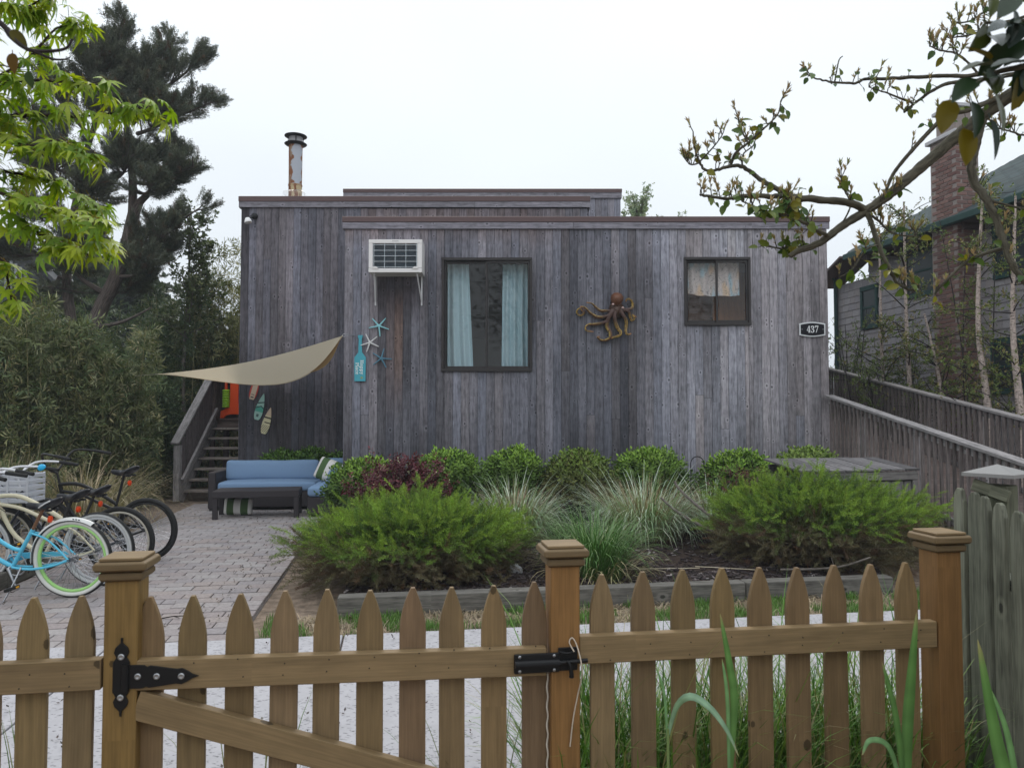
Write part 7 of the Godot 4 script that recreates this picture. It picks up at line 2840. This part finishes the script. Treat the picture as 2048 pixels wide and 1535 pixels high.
# ------------------------------------------------------------------ leafy branches that hang into the picture
func maple_leaf(curl: float, droop: float) -> ArrayMesh:
	var mb := MB.new()
	mb.tube(PackedVector3Array([Vector3(0, -0.030, 0.006), Vector3.ZERO]), PackedFloat32Array([0.0008]), 4, false)
	for i in mb.cc.size():
		mb.cc[i] = Color(0.9, 0.5, 0.4)
	for k in 7:
		var a := (k - 3) * 0.70
		var l := 0.052 * (1.0 - 0.055 * (k - 3) * (k - 3)) * rr(0.92, 1.08)
		var w := 0.0125 * (1.0 - 0.03 * absf(k - 3))
		var dir := Vector3(sin(a), cos(a), 0)
		var side := Vector3(cos(a), -sin(a), 0)
		var z := func(t: float) -> float: return -droop * l * t * t - 0.0
		var base := mb.v.size()
		for q in [[0.0, 0.15], [0.22, 0.62], [0.45, 1.0], [0.7, 0.62], [1.0, 0.0]]:
			var c: Vector3 = dir * l * q[0] + Vector3(0, 0, z.call(q[0]))
			var h: float = w * 0.5 * q[1]
			mb.vert(c - side * h + Vector3(0, 0, curl * h), Vector3(-side.x * curl, -side.y * curl, 1).normalized())
			mb.vert(c, Vector3(0, 0.1, 1).normalized())
			mb.vert(c + side * h + Vector3(0, 0, curl * h), Vector3(side.x * -curl, side.y * -curl, 1).normalized())
		for i in 4:
			for j in 2:
				mb.face4(base + i * 3 + j, base + i * 3 + j + 1, base + i * 3 + j + 4, base + i * 3 + j + 3)
	return mb.mesh()


func hang(kinds: Array, mats: Array, root: Node3D, where: Array, called: String, most: int) -> void:  # the first «most» leaves are parts, the others one mass
	var rest: Array[Transform3D] = []
	var tint := PackedColorArray()
	for i in where.size():
		if i < most:
			var o := put(called, kinds[rng.randi_range(0, kinds.size() - 1)], mats[rng.randi_range(0, mats.size() - 1)], root)
			o.transform = where[i]
		else:
			rest.append(where[i])
			tint.append(vary(mats[rng.randi_range(0, mats.size() - 1)].albedo_color.srgb_to_linear(), 0.1))
	if rest.size():
		scatter(called, kinds[0], M.leaf_thin, rest, tint, root, true)


func face_basis(normal: Vector3, tip: Vector3) -> Basis:  # y towards the leaf's tip, z along its face
	var z := normal.normalized()
	var y := (tip - z * tip.dot(z)).normalized()
	return Basis(y.cross(z), y, z)


func maple() -> void:
	var root := thing("japanese_maple", "bright lime green japanese maple branches hanging in from the left", "tree", W(-2.5, 0, 1.75))
	var org := root.position
	var kinds := [maple_leaf(0.25, 0.45), maple_leaf(0.4, 0.8), maple_leaf(0.15, 0.2), maple_leaf(0.5, 1.1)]
	var mats := []
	for c in [Color(0.33, 0.46, 0.040), Color(0.43, 0.53, 0.055), Color(0.24, 0.38, 0.04), Color(0.38, 0.46, 0.08), Color(0.19, 0.32, 0.045)]:
		mats.append(leafy("maple_%d" % mats.size(), c, Color(1.0, 1.0, 0.34), 0.45))
	var t := MB.new()
	t.tube(spline([Vector3.ZERO, Vector3(0.1, 0.9, 0), Vector3(0.0, 1.8, -0.05), Vector3(0.2, 2.8, -0.1)], 16), taper(0.08, 0.03, 16), 9)
	put("trunk", t, M.bark_dark, root)
	var runs := [
		[W(-1.90, 2.20, 1.80), W(-1.432, 2.321, 1.90), W(-1.316, 2.313, 1.90), W(-1.207, 2.314, 1.90), W(-1.123, 2.310, 1.90), W(-1.021, 2.321, 1.90), W(-0.931, 2.337, 1.90)],
		[W(-1.90, 2.10, 1.85), W(-1.426, 2.119, 1.90), W(-1.292, 2.061, 1.88), W(-1.187, 2.001, 1.85), W(-1.093, 1.959, 1.82), W(-0.997, 1.951, 1.80)],
		[W(-1.90, 2.40, 1.80), W(-1.439, 2.563, 1.90), W(-1.347, 2.607, 1.93), W(-1.307, 2.634, 1.97), W(-1.272, 2.683, 2.00)],
		[W(-1.90, 2.25, 1.80), W(-1.433, 2.354, 1.90), W(-1.345, 2.436, 1.94), W(-1.292, 2.497, 1.97), W(-1.250, 2.595, 2.01), W(-1.218, 2.636, 2.05)],
		[W(-1.90, 2.20, 1.80), W(-1.431, 2.288, 1.90), W(-1.297, 2.253, 1.88), W(-1.204, 2.216, 1.85), W(-1.115, 2.219, 1.82), W(-1.050, 2.182, 1.80)],
		[W(-1.90, 2.15, 1.90), W(-1.429, 2.210, 1.90), W(-1.330, 2.179, 1.92), W(-1.268, 2.172, 1.95), W(-1.203, 2.149, 1.97), W(-1.130, 2.109, 2.00)],
		[W(-1.90, 2.35, 1.80), W(-1.436, 2.445, 1.90), W(-1.319, 2.406, 1.90), W(-1.228, 2.406, 1.90), W(-1.138, 2.399, 1.90), W(-1.060, 2.393, 1.90)],
		[W(-1.90, 1.95, 1.90), W(-1.423, 2.003, 1.90), W(-1.306, 1.939, 1.90), W(-1.286, 1.888, 1.90), W(-1.275, 1.836, 1.90)],
		[W(-1.90, 2.12, 1.85), W(-1.427, 2.158, 1.90), W(-1.285, 2.102, 1.86), W(-1.185, 2.066, 1.82), W(-1.075, 2.025, 1.79), W(-0.985, 2.003, 1.75)]]
	var leaves := []
	var late := []
	var wd := MB.new()
	wd.col = Color(0.8, 0.6, 0.55)
	for r in runs.size():
		var loc := []
		for p in runs[r]:
			loc.append(p - org)
		var run := spline(loc, 40)
		wd.tube(run, taper(0.0075, 0.0012, 40), 6)
		var count := 62 if r in [0, 1, 4, 5, 8] else 40
		if r == 7:
			count = 22
		for k in count:
			var f := pow(rr(0.0, 1.0), 0.8)
			var i := int(8 + 32 * f)
			var dir := (run[mini(i + 1, 40)] - run[i - 1]).normalized()
			var away := (Vector3(rr(-0.6, 1.0), rr(-0.35, 0.25), rr(-0.9, 0.9)) + dir * 0.7).normalized()
			var stem := rr(0.02, 0.085) * (1.15 - 0.5 * f)
			var p: Vector3 = run[i] + away * stem
			wd.tube(PackedVector3Array([run[i], p]), PackedFloat32Array([0.001, 0.0007]), 4, false)
			var tip := (away * Vector3(1, 0.4, 1) + Vector3(0, rr(-1.0, -0.25), 0)).normalized()
			var nrm := (Vector3(0, 1, 0) + rdir() * 0.55 + away * 0.5).normalized()
			var x := Transform3D(face_basis(nrm, tip).scaled(Vector3.ONE * rr(0.62, 0.98)), p)
			if k < 33:
				leaves.append(x)
			else:
				late.append(x)
		for k in 46:
			var i := rng.randi_range(1, 9)
			var away := Vector3(rr(-1, 1), rr(-0.4, 0.3), rr(-1, 1)).normalized()
			var p: Vector3 = run[i] + away * rr(0.02, 0.12)
			wd.tube(PackedVector3Array([run[i], p]), PackedFloat32Array([0.001, 0.0007]), 4, false)
			late.append(Transform3D(face_basis(Vector3.UP + rdir() * 0.55, away + Vector3(0, -0.7, 0)).scaled(Vector3.ONE * rr(0.62, 0.98)), p))
		wd.tube(spline([Vector3(0.05, 2.0 + r * 0.1, -0.05), Vector3(0.3, 2.15 + r * 0.02, -0.06), loc[0]], 8), taper(0.012, 0.0075, 8), 6)
	put("branches", wd, M.bark_dark, root)
	hang(kinds, mats, root, leaves + late, "leaf", 298)

	# darker branch closer to the camera, with an old brown leaf or two
	var dk := thing("dark_branch", "blurred dark bare branch with a few old leaves at the top left", "branch", W(-0.939, 2.243, 1.25))
	var o2 := dk.position
	var db := MB.new()
	for q in [[[W(-1.5, 2.5, 1.2), W(-0.939, 2.243, 1.25), W(-0.870, 2.211, 1.25), W(-0.852, 2.189, 1.25), W(-0.831, 2.171, 1.25), W(-0.814, 2.164, 1.25), W(-0.784, 2.163, 1.25), W(-0.757, 2.168, 1.25), W(-0.747, 2.184, 1.25)], 0.006], [[W(-0.814, 2.164, 1.25), W(-0.796, 2.156, 1.25), W(-0.777, 2.149, 1.25), W(-0.758, 2.149, 1.25), W(-0.750, 2.153, 1.25)], 0.003], [[W(-1.2, 2.15, 1.25), W(-0.919, 2.141, 1.25), W(-0.868, 2.139, 1.25), W(-0.847, 2.134, 1.25), W(-0.827, 2.135, 1.25)], 0.002]]:
		var loc := []
		for p in q[0]:
			loc.append(p - o2)
		db.tube(spline(loc, 30), taper(q[1], q[1] * 0.3, 30), 6)
	put("limb", db, M.bark_dark, dk)
	var ov := oval_leaf(0.05, 0.024, 0.35)
	for q in [[-0.822, 2.128, Vector3(0.35, -1, 0), Color(0.030, 0.055, 0.012), 0.62], [-0.848, 2.160, Vector3(0.2, -1, 0.2), Color(0.10, 0.055, 0.008), 0.75], [-0.852, 2.200, Vector3(0.6, -0.5, 0.3), Color(0.075, 0.065, 0.010), 0.8], [-0.735, 2.158, Vector3(0.2, 0.6, 0.1), Color(0.025, 0.035, 0.015), 0.6]]:
		var mt := leafy("old_leaf_%d" % int(q[0] * -1000), q[3], Color(0.3, 0.25, 0.08), 0.85)
		var o := put("leaf", ov, mt, dk)
		o.transform = Transform3D(face_basis(Vector3(0.2, 0.25, 1), q[2]).scaled(Vector3.ONE * q[4]), W(q[0], q[1], 1.25) - o2)


func oval_leaf(l: float, w: float, curl: float, teeth := 0.0) -> ArrayMesh:  # y to the tip, z to the upper face
	var mb := MB.new()
	var n := 8
	for i in n + 1:
		var t := float(i) / n
		var h := w * 0.5 * pow(sin(PI * pow(t, 0.85)), 0.75) if i > 0 and i < n else 0.0
		if teeth > 0.0 and i % 2 and i < n:
			h *= 1.0 + teeth
		var c := Vector3(0, l * t, -curl * l * t * t * 0.5)
		for s in [-1.0, 0.0, 1.0]:
			mb.vert(c + Vector3(s * h, 0, absf(s) * h * 0.38), Vector3(-s * 0.35, 0.2 * curl, 1).normalized())
	for i in n:
		for k in 2:
			mb.face4(i * 3 + k, i * 3 + k + 1, i * 3 + k + 4, i * 3 + k + 3)
	mb.tube(PackedVector3Array([Vector3(0, -l * 0.15, 0), Vector3.ZERO]), PackedFloat32Array([0.0009]), 4, false)
	return mb.mesh()


func holly() -> void:
	var root := thing("leafy_tree", "tree whose mossy branches with yellowing leaves reach in from the right", "tree", W(2.75, 0, 1.9))
	var org := root.position
	var t := MB.new()
	t.tube(spline([Vector3.ZERO, Vector3(-0.1, 1.2, 0), Vector3(0.05, 2.4, 0), Vector3(-0.1, 3.6, 0)], 16), taper(0.12, 0.06, 16), 10)
	put("trunk", t, M.bark_grey, root)
	var rd := []
	# [points, radius at start, radius at end, leaf count, bud tufts]
	rd.append([[W(2.70, 2.85, 1.95), W(2.1, 2.80, 2.2), W(1.709, 2.626, 2.30), W(1.596, 2.567, 2.30), W(1.456, 2.467, 2.30), W(1.361, 2.389, 2.30), W(1.250, 2.294, 2.30), W(1.171, 2.227, 2.30), W(1.101, 2.177, 2.30), W(1.015, 2.122, 2.30), W(0.952, 2.075, 2.30), W(0.890, 2.052, 2.30), W(0.859, 2.033, 2.30)], 0.0265, 0.008, 0, 0])
	rd.append([[W(1.101, 2.177, 2.30), W(1.016, 2.197, 2.28), W(0.875, 2.203, 2.26), W(0.836, 2.206, 2.25), W(0.788, 2.205, 2.25), W(0.694, 2.206, 2.25), W(0.660, 2.196, 2.24), W(0.595, 2.202, 2.24), W(0.568, 2.208, 2.24)], 0.0125, 0.003, 12, 8])
	rd.append([[W(0.836, 2.206, 2.25), W(0.818, 2.227, 2.26), W(0.780, 2.257, 2.28), W(0.748, 2.290, 2.30), W(0.715, 2.313, 2.30), W(0.677, 2.315, 2.30), W(0.644, 2.310, 2.32), W(0.611, 2.310, 2.33), W(0.596, 2.335, 2.34), W(0.584, 2.365, 2.34), W(0.577, 2.401, 2.35), W(0.575, 2.441, 2.35)], 0.0085, 0.002, 4, 4])
	rd.append([[W(0.680, 2.319, 2.30), W(0.689, 2.349, 2.28), W(0.722, 2.374, 2.26), W(0.755, 2.404, 2.25), W(0.782, 2.428, 2.25), W(0.807, 2.456, 2.24), W(0.815, 2.489, 2.24)], 0.0048, 0.0018, 9, 3])
	rd.append([[W(0.596, 2.345, 2.34), W(0.629, 2.378, 2.30), W(0.648, 2.404, 2.28)], 0.003, 0.0015, 2, 3])
	rd.append([[W(0.590, 2.338, 2.34), W(0.560, 2.326, 2.32), W(0.537, 2.338, 2.30)], 0.003, 0.0015, 0, 4])
	rd.append([[W(0.715, 2.316, 2.30), W(0.725, 2.359, 2.32), W(0.761, 2.392, 2.34), W(0.771, 2.414, 2.34)], 0.003, 0.0015, 3, 1])
	rd.append([[W(0.722, 2.374, 2.26), W(0.704, 2.425, 2.28), W(0.703, 2.472, 2.30)], 0.003, 0.0015, 3, 2])
	rd.append([[W(0.983, 2.094, 2.30), W(0.929, 2.103, 2.26), W(0.883, 2.113, 2.22), W(0.826, 2.130, 2.20), W(0.778, 2.136, 2.19), W(0.729, 2.146, 2.18), W(0.701, 2.160, 2.18), W(0.675, 2.169, 2.18)], 0.0065, 0.002, 24, 8])
	rd.append([[W(0.977, 2.085, 2.30), W(0.921, 2.071, 2.34), W(0.867, 2.074, 2.38), W(0.810, 2.094, 2.42)], 0.0065, 0.002, 16, 4])
	rd.append([[W(0.874, 2.114, 2.22), W(0.829, 2.149, 2.20), W(0.804, 2.178, 2.18)], 0.004, 0.0018, 10, 5])
	rd.append([[W(0.952, 2.099, 2.28), W(0.891, 2.146, 2.30), W(0.876, 2.177, 2.32)], 0.004, 0.0018, 12, 6])
	rd.append([[W(1.462, 2.459, 2.30), W(1.440, 2.379, 2.30), W(1.426, 2.313, 2.30), W(1.437, 2.261, 2.30), W(1.459, 2.203, 2.28), W(1.481, 2.135, 2.27), W(1.494, 2.069, 2.26), W(1.508, 2.010, 2.25), W(1.519, 1.987, 2.25), W(1.551, 1.939, 2.25), W(1.612, 1.912, 2.25)], 0.0145, 0.0075, 5, 4])
	rd.append([[W(1.095, 2.180, 2.30), W(1.106, 2.119, 2.28), W(1.119, 2.061, 2.27), W(1.136, 2.007, 2.26), W(1.161, 1.945, 2.25), W(1.195, 1.923, 2.25), W(1.230, 1.921, 2.25)], 0.0085, 0.003, 10, 5])
	rd.append([[W(1.158, 2.232, 2.30), W(1.185, 2.293, 2.30), W(1.241, 2.367, 2.28), W(1.300, 2.433, 2.26), W(1.331, 2.456, 2.25), W(1.400, 2.475, 2.25), W(1.504, 2.523, 2.28)], 0.005, 0.009, 4, 5])
	rd.append([[W(1.95, 2.64, 2.1), W(1.631, 2.602, 2.25), W(1.459, 2.586, 2.30), W(1.345, 2.570, 2.30), W(1.258, 2.515, 2.30), W(1.220, 2.483, 2.30)], 0.009, 0.003, 6, 2])
	rd.append([[W(1.252, 2.512, 2.30), W(1.166, 2.534, 2.28), W(1.098, 2.550, 2.27)], 0.004, 0.0015, 5, 2])
	rd.append([[W(1.95, 2.65, 2.1), W(1.631, 2.618, 2.25), W(1.444, 2.602, 2.30), W(1.321, 2.599, 2.30), W(1.197, 2.592, 2.30), W(1.105, 2.589, 2.30), W(1.068, 2.576, 2.30), W(1.001, 2.580, 2.30), W(0.957, 2.589, 2.30), W(0.921, 2.602, 2.30)], 0.008, 0.002, 8, 3])
	rd.append([[W(1.007, 2.583, 2.30), W(1.020, 2.646, 2.30), W(1.033, 2.662, 2.30)], 0.0025, 0.0015, 0, 0])
	rd.append([[W(1.9, 2.9, 2.2), W(1.638, 2.873, 2.30), W(1.519, 2.821, 2.30), W(1.477, 2.801, 2.30), W(1.427, 2.772, 2.30), W(1.377, 2.766, 2.30)], 0.005, 0.002, 6, 6])
	rd.append([[W(1.9, 2.85, 2.2), W(1.620, 2.793, 2.30), W(1.510, 2.761, 2.30), W(1.431, 2.729, 2.30), W(1.361, 2.721, 2.30)], 0.005, 0.002, 5, 6])
	rd.append([[W(1.459, 2.602, 2.30), W(1.398, 2.665, 2.30), W(1.336, 2.681, 2.30), W(1.305, 2.694, 2.30)], 0.004, 0.0018, 4, 7])
	rd.append([[W(1.9, 2.45, 2.2), W(1.641, 2.415, 2.30), W(1.548, 2.425, 2.30), W(1.479, 2.444, 2.30)], 0.004, 0.002, 7, 5])
	rd.append([[W(1.646, 2.602, 2.30), W(1.567, 2.554, 2.25), W(1.519, 2.499, 2.22)], 0.004, 0.002, 8, 3])
	rd.append([[W(1.119, 2.061, 2.27), W(1.075, 2.044, 2.26), W(1.028, 1.982, 2.25), W(0.989, 1.959, 2.25)], 0.003, 0.0015, 5, 4])
	rd.append([[W(1.101, 2.169, 2.30), W(1.147, 2.146, 2.32), W(1.200, 2.114, 2.34), W(1.277, 2.107, 2.35)], 0.005, 0.002, 4, 6])
	rd.append([[W(1.499, 2.052, 2.26), W(1.415, 2.021, 2.3), W(1.351, 1.959, 2.32), W(1.320, 1.920, 2.33)], 0.006, 0.003, 6, 3])
	rd.append([[W(1.459, 2.203, 2.28), W(1.511, 2.177, 2.25), W(1.572, 2.146, 2.22), W(1.617, 2.099, 2.2)], 0.004, 0.002, 6, 3])
	rd.append([[W(1.015, 2.122, 2.30), W(1.040, 2.185, 2.28), W(1.020, 2.225, 2.27), W(1.003, 2.262, 2.26)], 0.003, 0.0014, 4, 4])
	rd.append([[W(1.062, 2.150, 2.30), W(1.130, 2.190, 2.28), W(1.190, 2.235, 2.27)], 0.003, 0.0014, 2, 4])
	for e in [[W(2.70, 2.9, 1.92), W(2.3, 2.86, 2.1), W(1.9, 2.88, 2.2)], [W(2.70, 2.6, 1.92), W(2.3, 2.62, 2.0), W(1.95, 2.645, 2.1)], [W(2.72, 2.3, 1.92), W(2.3, 2.42, 2.1), W(1.9, 2.45, 2.2)]]:
		rd.append([e, 0.02, 0.009, 10, 6])
	var mats := []
	for c in [Color(0.070, 0.125, 0.022), Color(0.115, 0.155, 0.022), Color(0.185, 0.175, 0.02), Color(0.050, 0.10, 0.028), Color(0.085, 0.14, 0.025)]:
		mats.append(leafy("holly_%d" % mats.size(), c, Color(0.55, 0.50, 0.10), 0.32))
	var kinds := [oval_leaf(0.046, 0.028, 0.4, 0.10), oval_leaf(0.040, 0.027, 0.7, 0.14), oval_leaf(0.050, 0.026, 0.25, 0.10), oval_leaf(0.036, 0.026, 1.0, 0.12)]
	var where := []
	var buds: Array[Transform3D] = []
	var btint := PackedColorArray()
	var bud := MB.new()
	for k in 5:
		var a := k * TAU / 5.0
		var d := Vector3(cos(a) * 0.30, 1, sin(a) * 0.30).normalized()
		sliver(bud, Vector3(0, 0.002 * k, 0), d, d.cross(Vector3(-sin(a), 0, cos(a))).cross(d).normalized(), 0.021, 0.006, -0.1)
	var bm := bud.mesh()
	var tw := MB.new()
	for q in rd.size():
		var e: Array = rd[q]
		var loc := []
		for p in e[0]:
			loc.append(p - org)
		var n := 14 * loc.size()
		var run := spline(loc, n)
		for i in run.size():
			run[i] += Vector3(0.6, 1.0, 0.5) * minf(0.0014, e[1] * 0.12) * sin(i * 0.53 + q + 2.0 * sin(i * 0.21))  # knobbly
		var rad := taper(e[1], e[2], n)
		for i in rad.size():
			rad[i] *= 1.0 + 0.07 * sin(i * 1.3 + q * 2.0) * sin(i * 0.37)
		if e[1] > 0.008:
			var mb := MB.new()
			mb.uo = Vector2(rr(0, 3), rr(0, 3))
			mb.tube(run, rad, 10)
			put("branch", mb, M.bark_moss, root)
		else:
			tw.tube(run, rad, 7)
		var skip := 0.28 if e[0][0].x > 1.7 else 0.12
		for k in int(e[3] * 2.0):
			var i := int(n * rr(skip + 0.1, 1.0))
			var away := (rdir() + Vector3(0, 0.1, 0.3)).normalized()
			var p: Vector3 = run[i] + away * rr(0.006, 0.03)
			tw.tube(PackedVector3Array([run[i], p]), PackedFloat32Array([0.0014, 0.0010]), 4, false)
			var tip := (away + Vector3(0, rr(-0.7, 0.15), 0) + rdir() * 0.3).normalized()
			where.append(Transform3D(face_basis(Vector3(0, 0.45, 0.9) + rdir() * 0.75, tip).scaled(Vector3.ONE * rr(0.42, 0.82)), p))
		for k in int(e[4] * 2.2):
			var i := int(n * rr(skip + 0.15, 1.0)) if k else n
			var d := (Vector3(rr(-0.5, 0.5), 1.0, rr(-0.4, 0.4))).normalized()
			var l := rr(0.012, 0.045)
			var s: Vector3 = run[i]
			tw.tube(PackedVector3Array([s, s + d * l * 0.5 + rdir() * 0.003, s + d * l]), PackedFloat32Array([0.0018, 0.0016, 0.0013]), 5, false)
			for b in 3:
				var bp := s + d * l * (1.0 - 0.25 * b) + rdir() * 0.002
				buds.append(orient(bp, d + rdir() * 0.35 * b, rr(0, TAU), rr(0.7, 1.25) * (1.0 - 0.15 * b)))
				btint.append(vary(Color(0.36, 0.27, 0.13) if rng.randf() < 0.7 else Color(0.28, 0.28, 0.10), 0.2, 0.08))
	put("twigs", tw, M.bark_moss, root)
	hang(kinds, mats, root, where, "leaf", 298)
	scatter("buds", bm, M.leaf_firm, buds, btint, root)
	# the nearest sprig, large in the corner of the picture
	var near := thing("leafy_sprig", "large close-up sprig of dark and yellow leaves in the top right corner", "branch", W(0.95, 2.15, 0.95))
	var o3 := W(0.915, 2.155, 0.95)
	var big := [oval_leaf(0.066, 0.036, 0.35, 0.07), oval_leaf(0.058, 0.036, 0.6, 0.07), oval_leaf(0.072, 0.034, 0.2, 0.06)]
	var st := MB.new()
	var sp := []
	for p in [W(0.95, 2.15, 0.95), W(0.70, 2.04, 1.00), W(0.635, 2.025, 1.02), W(0.595, 2.000, 1.03)]:
		sp.append(p - o3)
	st.tube(spline(sp, 16), taper(0.006, 0.002, 16), 7)
	sp = []
	for p in [W(0.90, 2.20, 0.95), W(0.70, 2.10, 1.0), W(0.62, 2.095, 1.02)]:
		sp.append(p - o3)
	st.tube(spline(sp, 16), taper(0.005, 0.002, 16), 7)
	put("stem", st, M.bark_moss, near)
	var dark := leafy("sprig_dark", Color(0.020, 0.042, 0.016), Color(0.12, 0.16, 0.03), 0.3)
	var mid := leafy("sprig_mid", Color(0.055, 0.075, 0.012), Color(0.4, 0.38, 0.05), 0.3)
	var yel := leafy("sprig_yellow", Color(0.135, 0.115, 0.010), Color(0.7, 0.6, 0.08), 0.35)
	var blu := leafy("sprig_blue", Color(0.060, 0.085, 0.075), Color(0.10, 0.12, 0.08), 0.18)
	# px-free: x, h, d, tip direction, face direction, which
	for q in [
		[0.606, 1.990, 1.03, Vector3(0.08, -1, 0), Vector3(0.5, 0.2, 1), dark, 0], [0.588, 2.000, 1.05, Vector3(-0.25, -1, 0), Vector3(-0.3, 0.2, 1), yel, 1], [0.632, 1.995, 1.02, Vector3(0.05, -1, 0.1), Vector3(0.9, 0.3, 0.8), mid, 2],
		[0.625, 1.960, 1.02, Vector3(0.25, -1, 0), Vector3(1, 0.2, 0.4), blu, 2], [0.600, 1.955, 1.04, Vector3(0.1, -1, 0), Vector3(0.1, 0.1, 1), yel, 0], [0.672, 2.035, 1.01, Vector3(-1, -0.45, 0), Vector3(0, 1, 0.55), dark, 2],
		[0.690, 2.045, 1.00, Vector3(0.05, -1, 0), Vector3(-0.2, 0.3, 1), dark, 0], [0.675, 2.030, 1.00, Vector3(-0.35, -0.9, 0.1), Vector3(-0.9, 0.2, 0.5), blu, 1], [0.668, 2.020, 1.02, Vector3(-0.15, -1, 0), Vector3(0.3, 0.1, 1), yel, 1],
		[0.655, 2.085, 1.01, Vector3(-0.8, -0.5, 0), Vector3(0.2, 0.8, 0.6), blu, 1], [0.700, 2.110, 1.00, Vector3(-0.9, 0.3, 0), Vector3(0.1, 0.5, 0.9), mid, 0], [0.685, 2.120, 1.01, Vector3(-0.6, 0.75, 0), Vector3(0.2, 0.3, 1), yel, 2],
		[0.715, 2.075, 0.99, Vector3(0.9, 0.1, 0), Vector3(0, 0.9, 0.4), dark, 2], [0.712, 2.050, 1.00, Vector3(0.6, -0.6, 0), Vector3(0.2, 0.3, 1), mid, 1], [0.700, 2.135, 0.99, Vector3(0.5, 0.7, 0), Vector3(0.1, 0.6, 0.8), blu, 0],
		[0.640, 2.040, 1.03, Vector3(-1, -0.15, 0), Vector3(0.1, 0.9, 0.4), mid, 1], [0.615, 2.020, 1.03, Vector3(-0.8, -0.7, 0), Vector3(-0.2, 0.6, 0.8), dark, 1], [0.705, 2.015, 1.01, Vector3(0.4, -0.9, 0), Vector3(0.2, 0.2, 1), yel, 1]]:
		var o := put("leaf", big[q[6]], q[5], near)
		o.transform = Transform3D(face_basis(q[4], q[3]).scaled(Vector3.ONE * 0.80), W(q[0], q[1], q[2]) - o3)


	for k in 20:
		var o := put("leaf", big[k % 3], [dark, mid, dark, blu, mid, yel][k % 6], near)
		o.transform = Transform3D(face_basis(Vector3(0.1, 0.35, 0.8) + rdir() * 0.6, Vector3(-0.4, -0.7, 0) + rdir() * 0.7).scaled(Vector3.ONE * rr(0.55, 0.85)), W(rr(0.615, 0.72), rr(2.0, 2.16), rr(0.98, 1.05)) - o3)


func trees_behind_camera() -> void:  # also what the street side of the yard looks like
	# the yard on this side of the walk, seen only mirrored in the windows
	var ros := rosette(6, 0.08, 0.05, 0.3)
	for q in [[-4.5, -5.0, 7.5, 2.4], [0.8, -7.5, 8.5, 2.8], [5.5, -5.5, 7.0, 2.5]]:
		var root := thing("yard_tree", ["broad tree mirrored in the window, leftmost", "broad tree mirrored in the window, the middle one", "broad tree mirrored in the window, rightmost"][[-4.5, 0.8, 5.5].find(q[0])], "tree", W(q[0], 0, q[1]))
		var wd := MB.new()
		var where: Array[Transform3D] = []
		var tint := PackedColorArray()
		wd.tube(spline([Vector3.ZERO, Vector3(0.1, q[2] * 0.3, 0), Vector3(-0.1, q[2] * 0.7, 0)], 8), taper(0.2, 0.08, 8), 8)
		for k in 40:
			var a := rr(0, TAU)
			var s := Vector3(0, q[2] * rr(0.2, 0.7), 0)
			var e := Vector3(cos(a) * q[3] * rr(0.5, 1), s.y + q[2] * rr(0.05, 0.35), sin(a) * q[3] * rr(0.5, 1))
			var run := spline([s, s.lerp(e, 0.5) + rdir() * 0.3, e], 8)
			wd.tube(run, taper(0.05, 0.012, 8), 5)
			for m in 70:
				where.append(orient(run[rng.randi_range(3, 8)] + rdir() * 0.45, rdir() + Vector3.UP, rr(0, TAU), rr(0.6, 1.3)))
				tint.append(vary(Color(0.05, 0.065, 0.03), 0.3, 0.1))
		put("trunk", wd, M.bark_dark, root)
		scatter("crown", ros, M.leaf, where, tint, root)
